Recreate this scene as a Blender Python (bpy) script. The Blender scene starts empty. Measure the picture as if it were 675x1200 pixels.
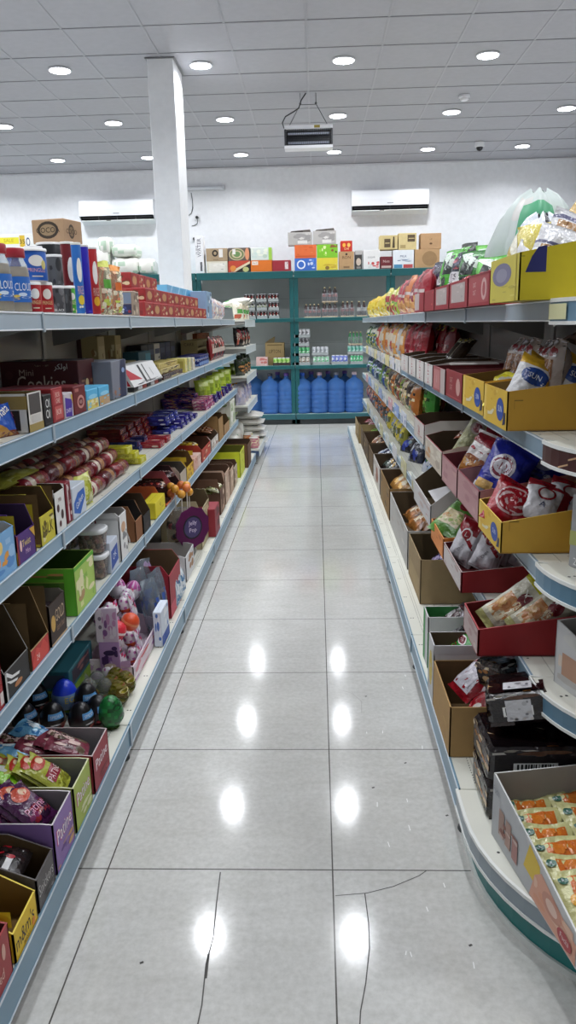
import bpy, math, random
from mathutils import Vector
PI = math.pi
SC = bpy.context.scene
COL = SC.collection
# ---------------------------------------------------------------- camera frame (photo 675x1200)
FPX, PIT, YAW, ROL, EYE = 913.72, 0.2376, -0.0404, 0.0220, 1.4098
CF = Vector((math.sin(YAW)*math.cos(PIT), math.cos(YAW)*math.cos(PIT), -math.sin(PIT)))
_r = Vector((math.cos(YAW), -math.sin(YAW), 0)); _d = CF.cross(_r)
CA = math.cos(ROL)*_r + math.sin(ROL)*_d          # right
CB = -math.sin(ROL)*_r + math.cos(ROL)*_d         # down
def Yat(px, X, Z):
    k = CA*FPX - CF*(px-337.5)
    return -(k.x*X + k.z*(Z-EYE))/k.y
def Zat(py, X, Y):
    k = CB*FPX - CF*(py-600)
    return EYE - (k.x*X + k.y*Y)/k.z
def Xat(px, Y, Z):
    k = CA*FPX - CF*(px-337.5)
    return -(k.y*Y + k.z*(Z-EYE))/k.x
def XZat(px, py, Y):                               # a point of the plane at depth Y
    d = CF + CA*((px-337.5)/FPX) + CB*((py-600)/FPX)
    d *= Y/d.y
    return d.x, d.z+EYE
# ---------------------------------------------------------------- materials
def lin(h):
    h = h.lstrip('#')
    c = [int(h[i:i+2], 16)/255 for i in (0, 2, 4)]
    return tuple([x/12.92 if x <= .04045 else ((x+.055)/1.055)**2.4 for x in c]+[1])
_M = {}
FIN = {'c': (.55, 0), 'f': (.24, 0), 'p': (.3, 0), 'm': (.35, 0), 'w': (.6, 0), 't': (.12, .8), 'g': (.06, .5), 'k': (.75, 0), 'e': (.5, 0), 's': (.42, .45)}
def mat(key):
    """key = 'rrggbb' + finish letter: c card, f film, p plastic, m painted metal, k kraft, t clear film, g bottle, e lamp"""
    if key in _M: return _M[key]
    fin = key[6] if len(key) > 6 else 'c'
    m = bpy.data.materials.new('m_'+key); m.use_nodes = True
    nt = m.node_tree; b = nt.nodes['Principled BSDF']
    col = lin(key[:6]); ro, tr = FIN[fin]
    b.inputs['Roughness'].default_value = ro
    b.inputs['Base Color'].default_value = col
    if fin in 'ckwm':
        n = nt.nodes.new('ShaderNodeTexNoise'); n.inputs['Scale'].default_value = 18 if fin != 'm' else 7
        n.inputs['Detail'].default_value = 4
        tc = nt.nodes.new('ShaderNodeTexCoord'); nt.links.new(tc.outputs['Object'], n.inputs['Vector'])
        mx = nt.nodes.new('ShaderNodeMix'); mx.data_type = 'RGBA'; mx.blend_type = 'MULTIPLY'
        mx.inputs['Factor'].default_value = .25 if fin == 'k' else .14
        mx.inputs['A'].default_value = col
        nt.links.new(n.outputs['Color' if False else 'Fac'], mx.inputs['B']); nt.links.new(mx.outputs['Result'], b.inputs['Base Color'])
        g = 1.12 if fin != 'k' else 1.15
        mx.inputs['A'].default_value = tuple([min(1, c*g) for c in col[:3]]+[1])
    if fin == 'f':
        n = nt.nodes.new('ShaderNodeTexNoise'); n.inputs['Scale'].default_value = 38; n.inputs['Detail'].default_value = 3
        tc = nt.nodes.new('ShaderNodeTexCoord'); nt.links.new(tc.outputs['Object'], n.inputs['Vector'])
        bu = nt.nodes.new('ShaderNodeBump'); bu.inputs['Strength'].default_value = .55; bu.inputs['Distance'].default_value = .012
        nt.links.new(n.outputs['Fac'], bu.inputs['Height']); nt.links.new(bu.outputs['Normal'], b.inputs['Normal'])
        b.inputs['Specular IOR Level'].default_value = .7
    if fin == 'm': b.inputs['Metallic'].default_value = .0
    if tr:
        b.inputs['Transmission Weight'].default_value = tr; b.inputs['IOR'].default_value = 1.2 if fin == 't' else 1.33
    if fin == 'e':
        b.inputs['Emission Color'].default_value = col; b.inputs['Emission Strength'].default_value = 14
    _M[key] = m
    return m
# ---------------------------------------------------------------- text outlines
_TX = {}
def glyphs(s, res=2):
    if s in _TX: return _TX[s]
    c = bpy.data.curves.new('txt', 'FONT'); c.body = s; c.resolution_u = res; c.align_x = 'CENTER'; c.align_y = 'CENTER'
    o = bpy.data.objects.new('txt', c); COL.objects.link(o)
    dg = bpy.context.evaluated_depsgraph_get(); dg.update()
    me = o.evaluated_get(dg).to_mesh()
    vs = [(v.co.x, v.co.y) for v in me.vertices]; fs = [tuple(p.vertices) for p in me.polygons]
    o.evaluated_get(dg).to_mesh_clear()
    bpy.data.objects.remove(o); bpy.data.curves.remove(c)
    x0 = min(v[0] for v in vs); x1 = max(v[0] for v in vs); y0 = min(v[1] for v in vs); y1 = max(v[1] for v in vs)
    vs = [(v[0]-(x0+x1)/2, v[1]-(y0+y1)/2) for v in vs]
    _TX[s] = (vs, fs, x1-x0, y1-y0)
    return _TX[s]
# ---------------------------------------------------------------- mesh builder
class MB:
    def __init__(s): s.v = []; s.f = []; s.c = []; s.sm = []
    def poly(s, pts, col, sm=False):
        n = len(s.v); s.v += [tuple(p) for p in pts]; s.f.append(tuple(range(n, n+len(pts)))); s.c.append(col); s.sm.append(sm)
    def grid(s, P, nu, nv, col, sm=True, wrap=False, flip=False):
        """P(i,j) points, col(i,j) or str"""
        n = len(s.v)
        for j in range(nv+1):
            for i in range(nu if wrap else nu+1): s.v.append(tuple(P(i, j)))
        w = nu if wrap else nu+1
        for j in range(nv):
            for i in range(nu):
                a, b = n+j*w+i, n+j*w+(i+1) % w if wrap else n+j*w+i+1
                q = (a, b, b+w, a+w)
                s.f.append(q[::-1] if flip else q); s.c.append(col(i, j) if callable(col) else col); s.sm.append(sm)
    def box(s, x0, y0, z0, x1, y1, z1, col, c=None, top=None, front=None, near=None):
        """chamfered box"""
        cx, cy, cz = (x0+x1)/2, (y0+y1)/2, (z0+z1)/2; hx, hy, hz = (x1-x0)/2, (y1-y0)/2, (z1-z0)/2
        if c is None: c = min(.0025, hx*.3, hy*.3, hz*.3)
        V = {}
        for a in (-1, 1):
            for b in (-1, 1):
                for d in (-1, 1):
                    V[a, b, d, 0] = (cx+a*hx, cy+b*(hy-c), cz+d*(hz-c))
                    V[a, b, d, 1] = (cx+a*(hx-c), cy+b*hy, cz+d*(hz-c))
                    V[a, b, d, 2] = (cx+a*(hx-c), cy+b*(hy-c), cz+d*hz)
        def P(keys, cl): s.poly([V[k] for k in keys], cl)
        for a in (-1, 1):
            cs = [(-1, -1), (1, -1), (1, 1), (-1, 1)]
            if a < 0: cs = cs[::-1]
            P([(a, p, q, 0) for p, q in cs], near or col)
            P([(q, a, p, 1) for p, q in cs], (front if a < 0 else None) or col)
            P([(p, q, a, 2) for p, q in cs], (top if a > 0 else None) or col)
        for a in (-1, 1):
            for b in (-1, 1):
                g = a*b > 0
                for tri in ((((a, b, -1, 0), (a, b, -1, 1), (a, b, 1, 1), (a, b, 1, 0)), g),
                            (((a, -1, b, 2), (a, -1, b, 0), (a, 1, b, 0), (a, 1, b, 2)), g),
                            (((-1, a, b, 1), (-1, a, b, 2), (1, a, b, 2), (1, a, b, 1)), g)):
                    q, gg = tri; P(q if not gg else q[::-1], col)
                for d in (-1, 1):
                    P([(a, b, d, 0), (a, b, d, 1), (a, b, d, 2)][::(1 if a*b*d > 0 else -1)], col)
    def lathe(s, prof, n=20, cx=0, cy=0, z=0, sm=True):
        """prof: [(r, z, colour of the band that starts here)]"""
        s.grid(lambda i, j: (cx+prof[j][0]*math.cos(2*PI*i/n), cy+prof[j][0]*math.sin(2*PI*i/n), z+prof[j][1]), n, len(prof)-1, lambda i, j: prof[j][2], sm, True)
        for e, fl in ((0, True), (len(prof)-1, False)):
            if prof[e][0] > 1e-4:
                p = [(cx+prof[e][0]*math.cos(2*PI*i/n), cy+prof[e][0]*math.sin(2*PI*i/n), z+prof[e][1]) for i in range(n)]
                s.poly(p[::-1] if fl else p, prof[min(e, len(prof)-2)][2] if e == 0 else prof[e][2])
    def tube(s, pts, r, col, n=6):
        pts = [Vector(p) for p in pts]; rings = []
        for i, p in enumerate(pts):
            t = (pts[min(i+1, len(pts)-1)]-pts[max(i-1, 0)]).normalized()
            a = t.cross(Vector((0, 0, 1)));
            if a.length < .05: a = t.cross(Vector((1, 0, 0)))
            a.normalize(); b = a.cross(t); rings.append([p+a*r*math.cos(2*PI*k/n)+b*r*math.sin(2*PI*k/n) for k in range(n)])
        s.grid(lambda i, j: rings[j][i], n, len(pts)-1, col, True, True)
        s.poly(rings[0], col); s.poly(rings[-1][::-1], col)
    def slab(s, pts, off, cout, cin, cedge):
        """polygon pts (cout side) extruded by vector off (cin side)"""
        off = Vector(off); A = [Vector(p) for p in pts]; B = [p+off for p in A]
        s.poly(A, cout); s.poly(B[::-1], cin)
        for i in range(len(A)):
            k = (i+1) % len(A); s.poly([A[k], A[i], B[i], B[k]], cedge)
    def ball(s, x, y, z, r, col, n=10, m=7, rz=None, paint=None):
        rz = rz or r
        s.grid(lambda i, j: (x+r*math.sin(PI*j/m)*math.cos(2*PI*i/n), y+r*math.sin(PI*j/m)*math.sin(2*PI*i/n), z-rz*math.cos(PI*j/m)), n, m, paint or col, True, True)
    def disc(s, P, a, b, c, d, col, n, m, ph=0):
        """a round or cornered patch that follows the surface"""
        s.grid(lambda i, j: P(a+c*j/m*math.cos(ph+2*PI*i/n), b+d*j/m*math.sin(ph+2*PI*i/n)), n, m, col, True, True)
    def deco(s, S, spec, k0=0, asp=1.0, curv=False):
        """print shapes on a surface S(u,v,offset) with u,v in 0..1; asp = width/height"""
        for k, q in enumerate(spec):
            o = .0004+.00025*(k+k0); t = q[0]; P = lambda u, v: S(u, v, o)
            if t == 'r':
                _, a, b, c, d, col = q
                nx, ny = (8, 6) if curv else (6, 2)
                s.grid(lambda i, j: P(a+(c-a)*i/nx, b+(d-b)*j/ny), nx, ny, col, curv)
            elif t == 'e':
                _, a, b, c, d, col = q
                if curv: s.disc(P, a, b, c, d, col, 20, 4)
                else: s.poly([P(a+c*math.cos(2*PI*i/18), b+d*math.sin(2*PI*i/18)) for i in range(18)], col)
            elif t == 'd':                                    # slanted band across the whole width
                _, v0, v1, k, col = q; cl = lambda v: min(.97, max(.03, v))
                s.grid(lambda i, j: P(.03+.94*i/10, cl(v0+(v1-v0)*j/4-k*(.03+.94*i/10-.5))), 10, 4, col, True)
            elif t == 'p':
                s.poly([P(*p) for p in q[1]], q[2])
            elif t == 't':
                _, a, b, hh, txt, col = q[:6]
                mw = q[6] if len(q) > 6 else .9; rot = q[7] if len(q) > 7 else 0
                vs, fs, w, h = glyphs(txt)
                sv = hh/h; su = sv/asp
                if rot: mw *= 1
                if not rot and w*su > mw: r = mw/(w*su); su *= r
                n = len(s.v); ca, sa = math.cos(rot), math.sin(rot)
                for x, y in vs:
                    if rot: x, y = x*ca-y*sa, x*sa+y*ca
                    s.v.append(tuple(P(a+x*su, b+y*sv)))
                for f in fs: s.f.append(tuple(n+i for i in f)); s.c.append(col); s.sm.append(False)
            elif t == 's':
                _, a, b, c, d, cnt, cols, seed = q
                R = random.Random(seed)
                for i in range(cnt):
                    u, v = R.uniform(a, c), R.uniform(b, d); ru, rv = (c-a)*R.uniform(.06, .2), (d-b)*R.uniform(.06, .22); cl = R.choice(cols)
                    oo = o+.00003*i
                    if curv:
                        Q = lambda u_, v_, S=S, oo=oo: S(min(c, max(a, u_)), min(d, max(b, v_)), oo)
                        s.disc(Q, u, v, ru*1.25, rv*1.25, cl, R.choice((4, 5, 9, 11)), 3, R.uniform(0, 6)); continue
                    N = R.choice((4, 9, 9)); ph = R.uniform(0, 6)
                    s.poly([S(min(c, max(a, u+ru*math.cos(ph+2*PI*j/N))), min(d, max(b, v+rv*math.sin(ph+2*PI*j/N))), oo) for j in range(N)], cl)
            elif t == 'bar':
                _, a, b, c, d = q
                s.poly([P(a, b), P(c, b), P(c, d), P(a, d)], 'f2f2f0c')
                R = random.Random(5); x = .08
                while x < .9:
                    w = R.choice((.02, .035, .05)); o2 = o+.0002
                    s.poly([S(a+(c-a)*x, b+(d-b)*.12, o2), S(a+(c-a)*(x+w), b+(d-b)*.12, o2), S(a+(c-a)*(x+w), b+(d-b)*.9, o2), S(a+(c-a)*x, b+(d-b)*.9, o2)], '141414c'); x += w+R.choice((.02, .04))
    def mesh(s, name):
        me = bpy.data.meshes.new(name); me.from_pydata(s.v, [], s.f)
        keys = []; idx = {}
        for c in s.c:
            if c not in idx: idx[c] = len(keys); keys.append(c)
        for k in keys: me.materials.append(k if not isinstance(k, str) else mat(k))
        me.polygons.foreach_set('material_index', [idx[c] for c in s.c])
        me.polygons.foreach_set('use_smooth', s.sm)
        me.update(); return me
def plane(o, u, v):
    o, u, v = Vector(o), Vector(u), Vector(v); n = u.cross(v).normalized()
    return lambda a, b, off: o+u*a+v*b+n*off
# ---------------------------------------------------------------- objects
def ob(name, me, parent=None):
    o = bpy.data.objects.new(name, me.mesh(name) if isinstance(me, MB) else me); COL.objects.link(o)
    if parent: o.parent = parent
    return o
def tag(o, label, cat, group=None):
    o['label'] = label; o['category'] = cat
    if group: o['group'] = group
    return o
def empty(name, loc=(0, 0, 0), rot=(0, 0, 0)):
    o = bpy.data.objects.new(name, None); COL.objects.link(o); o.location = loc; o.rotation_euler = rot; o.empty_display_size = .05
    return o
def struct(name, mb):
    o = ob(name, mb); o['kind'] = 'structure'; return o
class Proto:
    """a kind of thing: name, category and parts [(part name, MB, part label, [sub-parts])]; one part only -> the thing is that mesh"""
    def __init__(s, name, cat, parts):
        s.name, s.cat = name, cat
        conv = lambda ps: [(p[0], p[1].mesh(p[0]), p[2] if len(p) > 2 else None, conv(p[3]) if len(p) > 3 else []) for p in ps]
        s.parts = conv(parts)
    def put(s, loc, rot, label, group=None):
        if len(s.parts) == 1 and not s.parts[0][3]:
            o = bpy.data.objects.new(s.name, s.parts[0][1]); COL.objects.link(o)
        else:
            o = empty(s.name)
            for n, me, lb, subs in s.parts:
                c = ob(n, me, o)
                if lb: c['label'] = lb
                for n2, me2, lb2, _ in subs:
                    g = ob(n2, me2, c)
                    if lb2: g['label'] = lb2
        o.location = loc; o.rotation_euler = rot
        return tag(o, label, s.cat, group)
ORD = ['nearest', 'second', 'third', 'fourth', 'fifth', 'sixth', 'seventh', 'eighth', 'ninth', 'tenth', 'eleventh', 'twelfth', 'thirteenth', 'fourteenth', 'fifteenth', 'sixteenth', 'seventeenth', 'eighteenth']
# shelf levels: 0 = top ... 4 = base
XF = {-1: [.803]*4+[.637], 1: [.56]*4+[.377]}
ZD = {-1: [1.455, 1.125, .79, .475, .125], 1: [1.45, 1.115, .80, .485, .148]}
ROT = {-1: PI/2, 1: -PI/2}
def sp(s, l, xa, xb, d=.0, z=0):
    """near and far Y of a front spanning photo columns xa..xb"""
    X = s*(XF[s][l]+d); Z = ZD[s][l]+z
    a, b = Yat(xa, X, Z), Yat(xb, X, Z)
    return (a, b) if a < b else (b, a)
def hz(s, l, px, py, d=.0, z=0):
    X = s*(XF[s][l]+d); Y = Yat(px, X, ZD[s][l]+z); return Zat(py, X, Y)-ZD[s][l]-z
def put(pr, s, l, Y, label, d=.0, z=.0005, rx=0, ry=0, rz=0, group=None):
    return pr.put((s*(XF[s][l]+d), Y, ZD[s][l]+z), (rx, ry, ROT[s]+rz), label, group)
# ---------------------------------------------------------------- generic packs
def carton_mb(w, dep, h, col, F=(), N=(), T=(), top=None, near=None, front=None):
    m = MB(); m.box(-w/2, 0, 0, w/2, dep, h, col, top=top, near=near, front=front)
    m.deco(plane((-w/2, 0, 0), (w, 0, 0), (0, 0, h)), F, asp=w/h)
    m.deco(plane((w/2, 0, 0), (0, dep, 0), (0, 0, h)), N, asp=dep/h)
    m.deco(plane((-w/2, dep, 0), (0, -dep, 0), (0, 0, h)), N, asp=dep/h)
    m.deco(plane((-w/2, 0, h), (w, 0, 0), (0, dep, 0)), T, asp=w/dep)
    # lid seam
    m.deco(plane((-w/2, 0, h), (w, 0, 0), (0, dep, 0)), [('r', .04, .495, .96, .505, '3a332cc')], 3)
    return m
def carton(s, l, xa, xb, py, dep, label, col, F=(), N=(), T=(), d=.004, z=0, name='carton', cat='box', group=None, h=None, **k):
    a, b = sp(s, l, xa, xb, d, z)
    if h is None: h = hz(s, l, xa, py, d, z)
    p = Proto(name, cat, [(name, carton_mb(b-a-.003, dep, h, col, F, N, T, **k))])
    put(p, s, l, (a+b)/2, label, d, z+.0005, group=group)
    return (a+b)/2, b-a, h
def tray_mb(w, dep, h, fh, out, inn, F=(), N=(), slope=.35, edge=None, th=.004, B=()):
    m = MB(); e = edge or out
    m.slab([(-w/2, 0, 0), (w/2, 0, 0), (w/2, 0, fh), (-w/2, 0, fh)], (0, th, 0), out, inn, e)
    m.slab([(w/2, dep, 0), (-w/2, dep, 0), (-w/2, dep, h), (w/2, dep, h)], (0, -th, 0), out, inn, e)
    ys = slope*dep
    m.slab([(w/2, 0, 0), (w/2, dep, 0), (w/2, dep, h), (w/2, ys, h), (w/2, 0, fh)], (-th, 0, 0), out, inn, e)
    m.slab([(-w/2, dep, 0), (-w/2, 0, 0), (-w/2, 0, fh), (-w/2, ys, h), (-w/2, dep, h)], (th, 0, 0), out, inn, e)
    m.box(-w/2+th, th, .0005, w/2-th, dep-th, .004, inn)
    m.deco(plane((-w/2, 0, 0), (w, 0, 0), (0, 0, fh)), F, asp=w/fh)
    m.deco(plane((w/2, 0, 0), (0, dep, 0), (0, 0, h)), N, asp=dep/h)
    m.deco(plane((-w/2, dep, 0), (0, -dep, 0), (0, 0, h)), N, asp=dep/h)
    m.deco(plane((w/2, dep-th, 0), (-w, 0, 0), (0, 0, h)), B, asp=w/h) if 0 else m.deco(plane((-w/2, dep-th, 0), (w, 0, 0), (0, 0, h)), B, asp=w/h)
    return m
def tray(s, l, xa, xb, py, pf, dep, label, out, inn, F=(), N=(), slope=.35, d=.004, z=0, group=None, name='display_carton', h=None, fh=None, edge=None, B=(), rz=0, cat='carton'):
    """open display carton: back height from py, front height from pf (both read at the near front corner)"""
    a, b = sp(s, l, xa, xb, d, z)
    nx = xa if s < 0 else xb
    if h is None: h = hz(s, l, nx, py, d, z)
    if fh is None: fh = hz(s, l, nx, pf, d, z)
    p = Proto(name, cat, [(name, tray_mb(b-a-.003, dep, h, fh, out, inn, F, N, slope, edge, B=B))])
    put(p, s, l, (a+b)/2, label, d, z+.0005, rz=rz, group=group)
    return (a+b)/2, b-a, h, fh
def bag_mb(w, h, t, base, spec=(), seed=0, nu=14, nv=18, text=(), crimp=.05, fin='f', belly=.5):
    R = random.Random(seed); a1, a2, a3, a4 = [R.uniform(0, 6) for _ in range(4)]
    def S(u, v, side, off=0):
        x = 2*u-1; y = 2*v-1
        hw = w/2*(1-.07*math.sin(PI*v)+.012*math.sin(31*v+a1))
        core = 1 if crimp < v < 1-crimp else 0
        vv = (v-crimp)/(1-2*crimp); yy = 2*vv-1-(belly-.5)*.6*(1-(2*vv-1)**2) if core else 0
        T = t/2*max(0, 1-abs(x)**2.6)**.6*max(0, 1-abs(yy)**3.2)**.62*core
        pl = math.exp(-min(v-crimp, 1-crimp-v)/.07) if core else 0
        T += pl*.004*math.sin(23*u+a4)*(1-abs(x)**4)*(t > .03)
        T *= 1+.12*math.sin(7*x+a2+5*v)*math.sin(9*v+a3)+.05*math.sin(17*x+a4)*math.sin(19*v)
        T += .0008+.0012*math.sin(60*u)*(1-core)*.5
        z = v*h+.004*math.sin(2.2*x+a3)*(v > .9)
        return Vector((x*hw, t/2+side*(T+off)+.004*math.sin(3*x+a1)*(1-core), z))
    def paint(u, v):
        c = base
        for q in spec:
            if q[0] == 'r' and q[1] <= u <= q[3] and q[2] <= v <= q[4]: c = q[5]
            elif q[0] == 'e' and ((u-q[1])/q[3])**2+((v-q[2])/q[4])**2 <= 1: c = q[5]
            elif q[0] == 'd' and q[1] <= v+q[3]*(u-.5) <= q[2]: c = q[4]
            elif q[0] == 's' and q[1] <= u <= q[3] and q[2] <= v <= q[4]:
                g = random.Random(int(u*7)*31+int(v*11)*7+q[7]); c = g.choice(q[6]) if g.random() < .75 else c
        return c+fin if len(c) == 6 else c
    full = spec
    fine = nu >= 12
    if fine: spec = [q for q in spec if q[0] == 'r' and q[1] <= .001 and q[3] >= .999]
    m = MB()
    m.grid(lambda i, j: S(i/nu, j/nv, -1), nu, nv, lambda i, j: paint((i+.5)/nu, (j+.5)/nv))
    m.grid(lambda i, j: S(i/nu, j/nv, 1), nu, nv, lambda i, j: paint(1-(i+.5)/nu, (j+.5)/nv), flip=True)
    SF = lambda u, v, o: S(min(.985, max(.015, u)), min(.985, max(.015, v)), -1, o+.0009)
    if fine:
        fx = lambda c: c+fin if len(c) == 6 else c
        ds = []
        for q in full:
            if q in spec: continue
            if q[0] == 's': ds.append(('s', q[1], q[2], q[3], q[4], 13, [fx(c) for c in q[6]], q[7]))
            else: ds.append(tuple(q[:-1])+(fx(q[-1]),))
        m.deco(SF, ds, asp=w/h, curv=True)
    for q in text: m.deco(lambda u, v, o: S(min(.98, max(.02, u)), min(.98, max(.02, v)), -1, o+.0009), [q], len(full), asp=w/h)
    return m
def bag(name, cat, *a, **k): return Proto(name, cat, [(name, bag_mb(*a, **k))])
def can_mb(r, h, col, lid=None, spec=(), n=22, bottom='b8b8bcm', lidr=1.04, lidh=.008):
    m = MB(); c = col
    m.lathe([(r*.96, 0, bottom), (r, .003, c), (r, h-lidh-.002, c), (r*.98, h-lidh, c)], n)
    if spec: m.deco(lambda u, v, o: Vector(((r+o)*math.cos(u*2*PI-1.5*PI), (r+o)*math.sin(u*2*PI-1.5*PI), v*h)), spec, asp=2*PI*r/h, curv=True)
    l = MB()
    if lid: l.lathe([(r*lidr, h-lidh, lid), (r*lidr, h-.002, lid), (r*lidr*.96, h, lid), (r*lidr*.9, h-.0015, lid)], n)
    return m, l
def can(name, cat, r, h, col, lid, spec=(), **k):
    b, l = can_mb(r, h, col, lid, spec, **k)
    return Proto(name, cat, [('body', b), ('lid', l)] if lid else [(name, b)])
# ================================================================ the room
HC = 3.545; YB = 11.7; XL, XR, YN = -5.6, 3.66, -3.6
# ---- floor: polished 60 cm porcelain tiles
fm = bpy.data.materials.new('floor_tile'); fm.use_nodes = True
nt = fm.node_tree; bs = nt.nodes['Principled BSDF']; N = nt.nodes.new; Lk = nt.links.new
tc = N('ShaderNodeTexCoord'); sx = N('ShaderNodeSeparateXYZ'); Lk(tc.outputs['Object'], sx.inputs[0])
def mth(op, a, b=None):
    n = N('ShaderNodeMath'); n.operation = op
    for i, q in enumerate((a, b)):
        if q is None: continue
        if isinstance(q, (int, float)): n.inputs[i].default_value = q
        else: Lk(q, n.inputs[i])
    return n.outputs[0]
def seam(out, off):
    f = mth('FRACT', mth('DIVIDE', mth('SUBTRACT', out, off), .6))
    return mth('LESS_THAN', mth('MINIMUM', f, mth('SUBTRACT', 1.0, f)), .0032)
line = mth('MAXIMUM', seam(sx.outputs[0], .025), seam(sx.outputs[1], 1.786-.6*20))
def noise(sc, det, vec=None, ro=.6):
    n = N('ShaderNodeTexNoise'); n.inputs['Scale'].default_value = sc; n.inputs['Detail'].default_value = det; n.inputs['Roughness'].default_value = ro
    Lk(vec or tc.outputs['Object'], n.inputs['Vector']); return n.outputs['Fac']
mp = N('ShaderNodeMapping'); mp.inputs['Scale'].default_value = (3, 9, 1); Lk(tc.outputs['Object'], mp.inputs[0])
vein = noise(2.2, 6, mp.outputs[0]); spk = noise(60, 4); big = noise(1.1, 3)
def ramp(fac, stops):
    r = N('ShaderNodeValToRGB'); e = r.color_ramp.elements
    while len(e) < len(stops): e.new(.5)
    for el, (p, c) in zip(e, stops): el.position = p; el.color = lin(c)
    Lk(fac, r.inputs[0]); return r.outputs[0]
def mixc(bl, fac, a, b):
    m = N('ShaderNodeMix'); m.data_type = 'RGBA'; m.blend_type = bl
    for k, q in (('Factor', fac), ('A', a), ('B', b)):
        if isinstance(q, float): m.inputs[k].default_value = q
        elif isinstance(q, str): m.inputs[k].default_value = lin(q)
        else: Lk(q, m.inputs[k])
    return m.outputs['Result']
c = ramp(vein, [(.3, 'd0d0cc'), (.5, 'd6d6d3'), (.72, 'dbdbd8')])
c = mixc('MULTIPLY', .35, c, ramp(spk, [(.3, 'c4c4c0'), (.65, 'ffffff')]))
c = mixc('MULTIPLY', .5, c, ramp(big, [(.3, 'dcd9d4'), (.7, 'ffffff')]))
c = mixc('MIX', line, c, '55534f')
Lk(c, bs.inputs['Base Color'])
Lk(mth('ADD', mth('MULTIPLY', big, .12), .045), bs.inputs['Roughness'])
bs.inputs['Specular IOR Level'].default_value = .5
_M['floor_tile'] = fm
m = MB(); m.poly([(XL, YN, 0), (XR, YN, 0), (XR, YB, 0), (XL, YB, 0)], 'floor_tile')
def crack(pts, w, col='4a4845c', z=.0004):
    P = [Vector((p[0], p[1], z)) for p in pts]
    for a, b in zip(P, P[1:]):
        n = Vector((-(b-a).y, (b-a).x, 0)).normalized()*w
        m.poly([a-n, a+n, b+n, b-n][::-1], col)
crack([(-.272, 1.775), (-.268, 1.66), (-.262, 1.55), (-.268, 1.47), (-.262, 1.36), (-.268, 1.2)], .0016)
crack([(-.266, 1.5), (-.263, 1.43)], .0025)
crack([(.03, 1.69), (.11, 1.70), (.18, 1.725), (.25, 1.765), (.272, 1.785)], .0012)
crack([(.105, 1.70), (.108, 1.6), (.105, 1.52), (.09, 1.42), (.075, 1.35), (.06, 1.2)], .0014)
crack([(.07, 2.83), (.12, 2.8), (.155, 2.73), (.15, 2.64)], .001, '9a9894c')
R = random.Random(4)
for i in range(14):                                            # pale scuffs and specks of dirt
    x, y = R.uniform(.15, .36), R.uniform(1.3, 3.2); d = R.uniform(.008, .025)
    crack([(x, y), (x+R.uniform(-.003, .003), y+d)], .0012, 'ececeac', .0005)
for x, y in ((.36, 2.02), (.155, 2.16), (.17, 2.77), (.335, 1.53), (-.42, 1.47), (.27, 2.3)): crack([(x, y), (x+.008, y+.004)], .003, '3b3936c', .0006)
struct('floor', m)
# ---- walls
def wall(name, pts):
    w = MB(); w.poly(pts, 'e9eaedw'); return struct(name, w)
wall('wall_back', [(XR, YB, 0), (XL, YB, 0), (XL, YB, HC), (XR, YB, HC)][::-1])
wall('wall_right', [(XR, YN, 0), (XR, YN, HC), (XR, YB, HC), (XR, YB, 0)])
wall('wall_left', [(XL, YN, 0), (XL, YB, 0), (XL, YB, HC), (XL, YN, HC)])
m = MB(); m.box(XL, YB-.012, 0, XR, YB-.0005, .09, 'c9c9c6c'); struct('baseboard_back', m)
# ---- suspended ceiling: panels and T-bars
m = MB(); m.poly([(XL, YN, HC), (XL, YB, HC), (XR, YB, HC), (XR, YN, HC)], 'a9a9afw')
x = -.047-.6*9
while x < XR:
    if x > XL: m.box(x-.0085, YN, HC-.004, x+.0085, YB, HC-.0002, 'a6a6acm', c=.0008)
    x += .6
y = .338-.6*6
while y < YB:
    if y > YN: m.box(XL, y-.0085, HC-.0045, XR, y+.0085, HC-.0003, '8e8e94m', c=.0008)
    y += .6
struct('ceiling', m)
m = MB(); m.box(XL, YB-.022, HC-.03, XR, YB-.0005, HC-.0046, 'dcdce0m', c=.002); struct('trim_1', m)
# ---- downlights
lt = MB(); lt.lathe([(.098, -.010, 'd8d8dcp'), (.100, -.004, 'd8d8dcp'), (.098, 0, 'd8d8dcp')], 24); 
ring = MB(); ring.lathe([(.0865, -.006, 'c4c4c8p'), (.0865, -.011, 'e2e2e6p'), (.096, -.011, 'e2e2e6p'), (.100, -.005, 'e2e2e6p'), (.098, 0, 'e2e2e6p')], 24)
lens = MB(); lens.lathe([(.086, -.0122, 'f4f7ffe'), (.086, -.0060, 'f4f7ffe')], 24)
DL = Proto('downlight', 'ceiling light', [('trim_ring', ring), ('lens', lens)])
COLN = ['first', 'second', 'third', 'fourth', 'fifth', 'sixth', 'seventh']
ld = bpy.data.lights.new('downlight_lamp', 'AREA'); ld.shape = 'DISK'; ld.size = .15; ld.energy = 12.6; ld.spread = 2.55; ld.color = (.93, .96, 1.0)
for j, y in enumerate((10.84, 9.04, 7.24, 5.44, 3.64, 1.84)):
    for i, x in enumerate((-4.54, -3.34, -2.147, -.945, .257, 1.453, 2.65)):
        if j < 3: DL.put((x, y, HC-.0046), (0, 0, 0), 'round recessed LED ceiling light, %s from left, %s row from back wall' % (COLN[i], ('first', 'second', 'third')[j]), 'ceiling downlights')
        elif (j in (3, 4)) : DL.put((x, y, HC-.0046), (0, 0, 0), 'round recessed LED ceiling light, %s from left, %s row from back wall' % (COLN[i], ('fourth', 'fifth')[j-3]), 'ceiling downlights')
        o = bpy.data.objects.new('downlight_lamp', ld); COL.objects.link(o); o.location = (x, y, HC-.02); o['kind'] = 'structure'
# ---- pillar
m = MB(); m.box(-1.36, 7.03, 0, -1.145, 7.47, HC-.005, 'e2e3e5w', c=.004); m.box(-1.375, 7.015, HC-.012, -1.13, 7.485, HC-.005, '77777am', c=.001); o = struct('trim_2', m)
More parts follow.
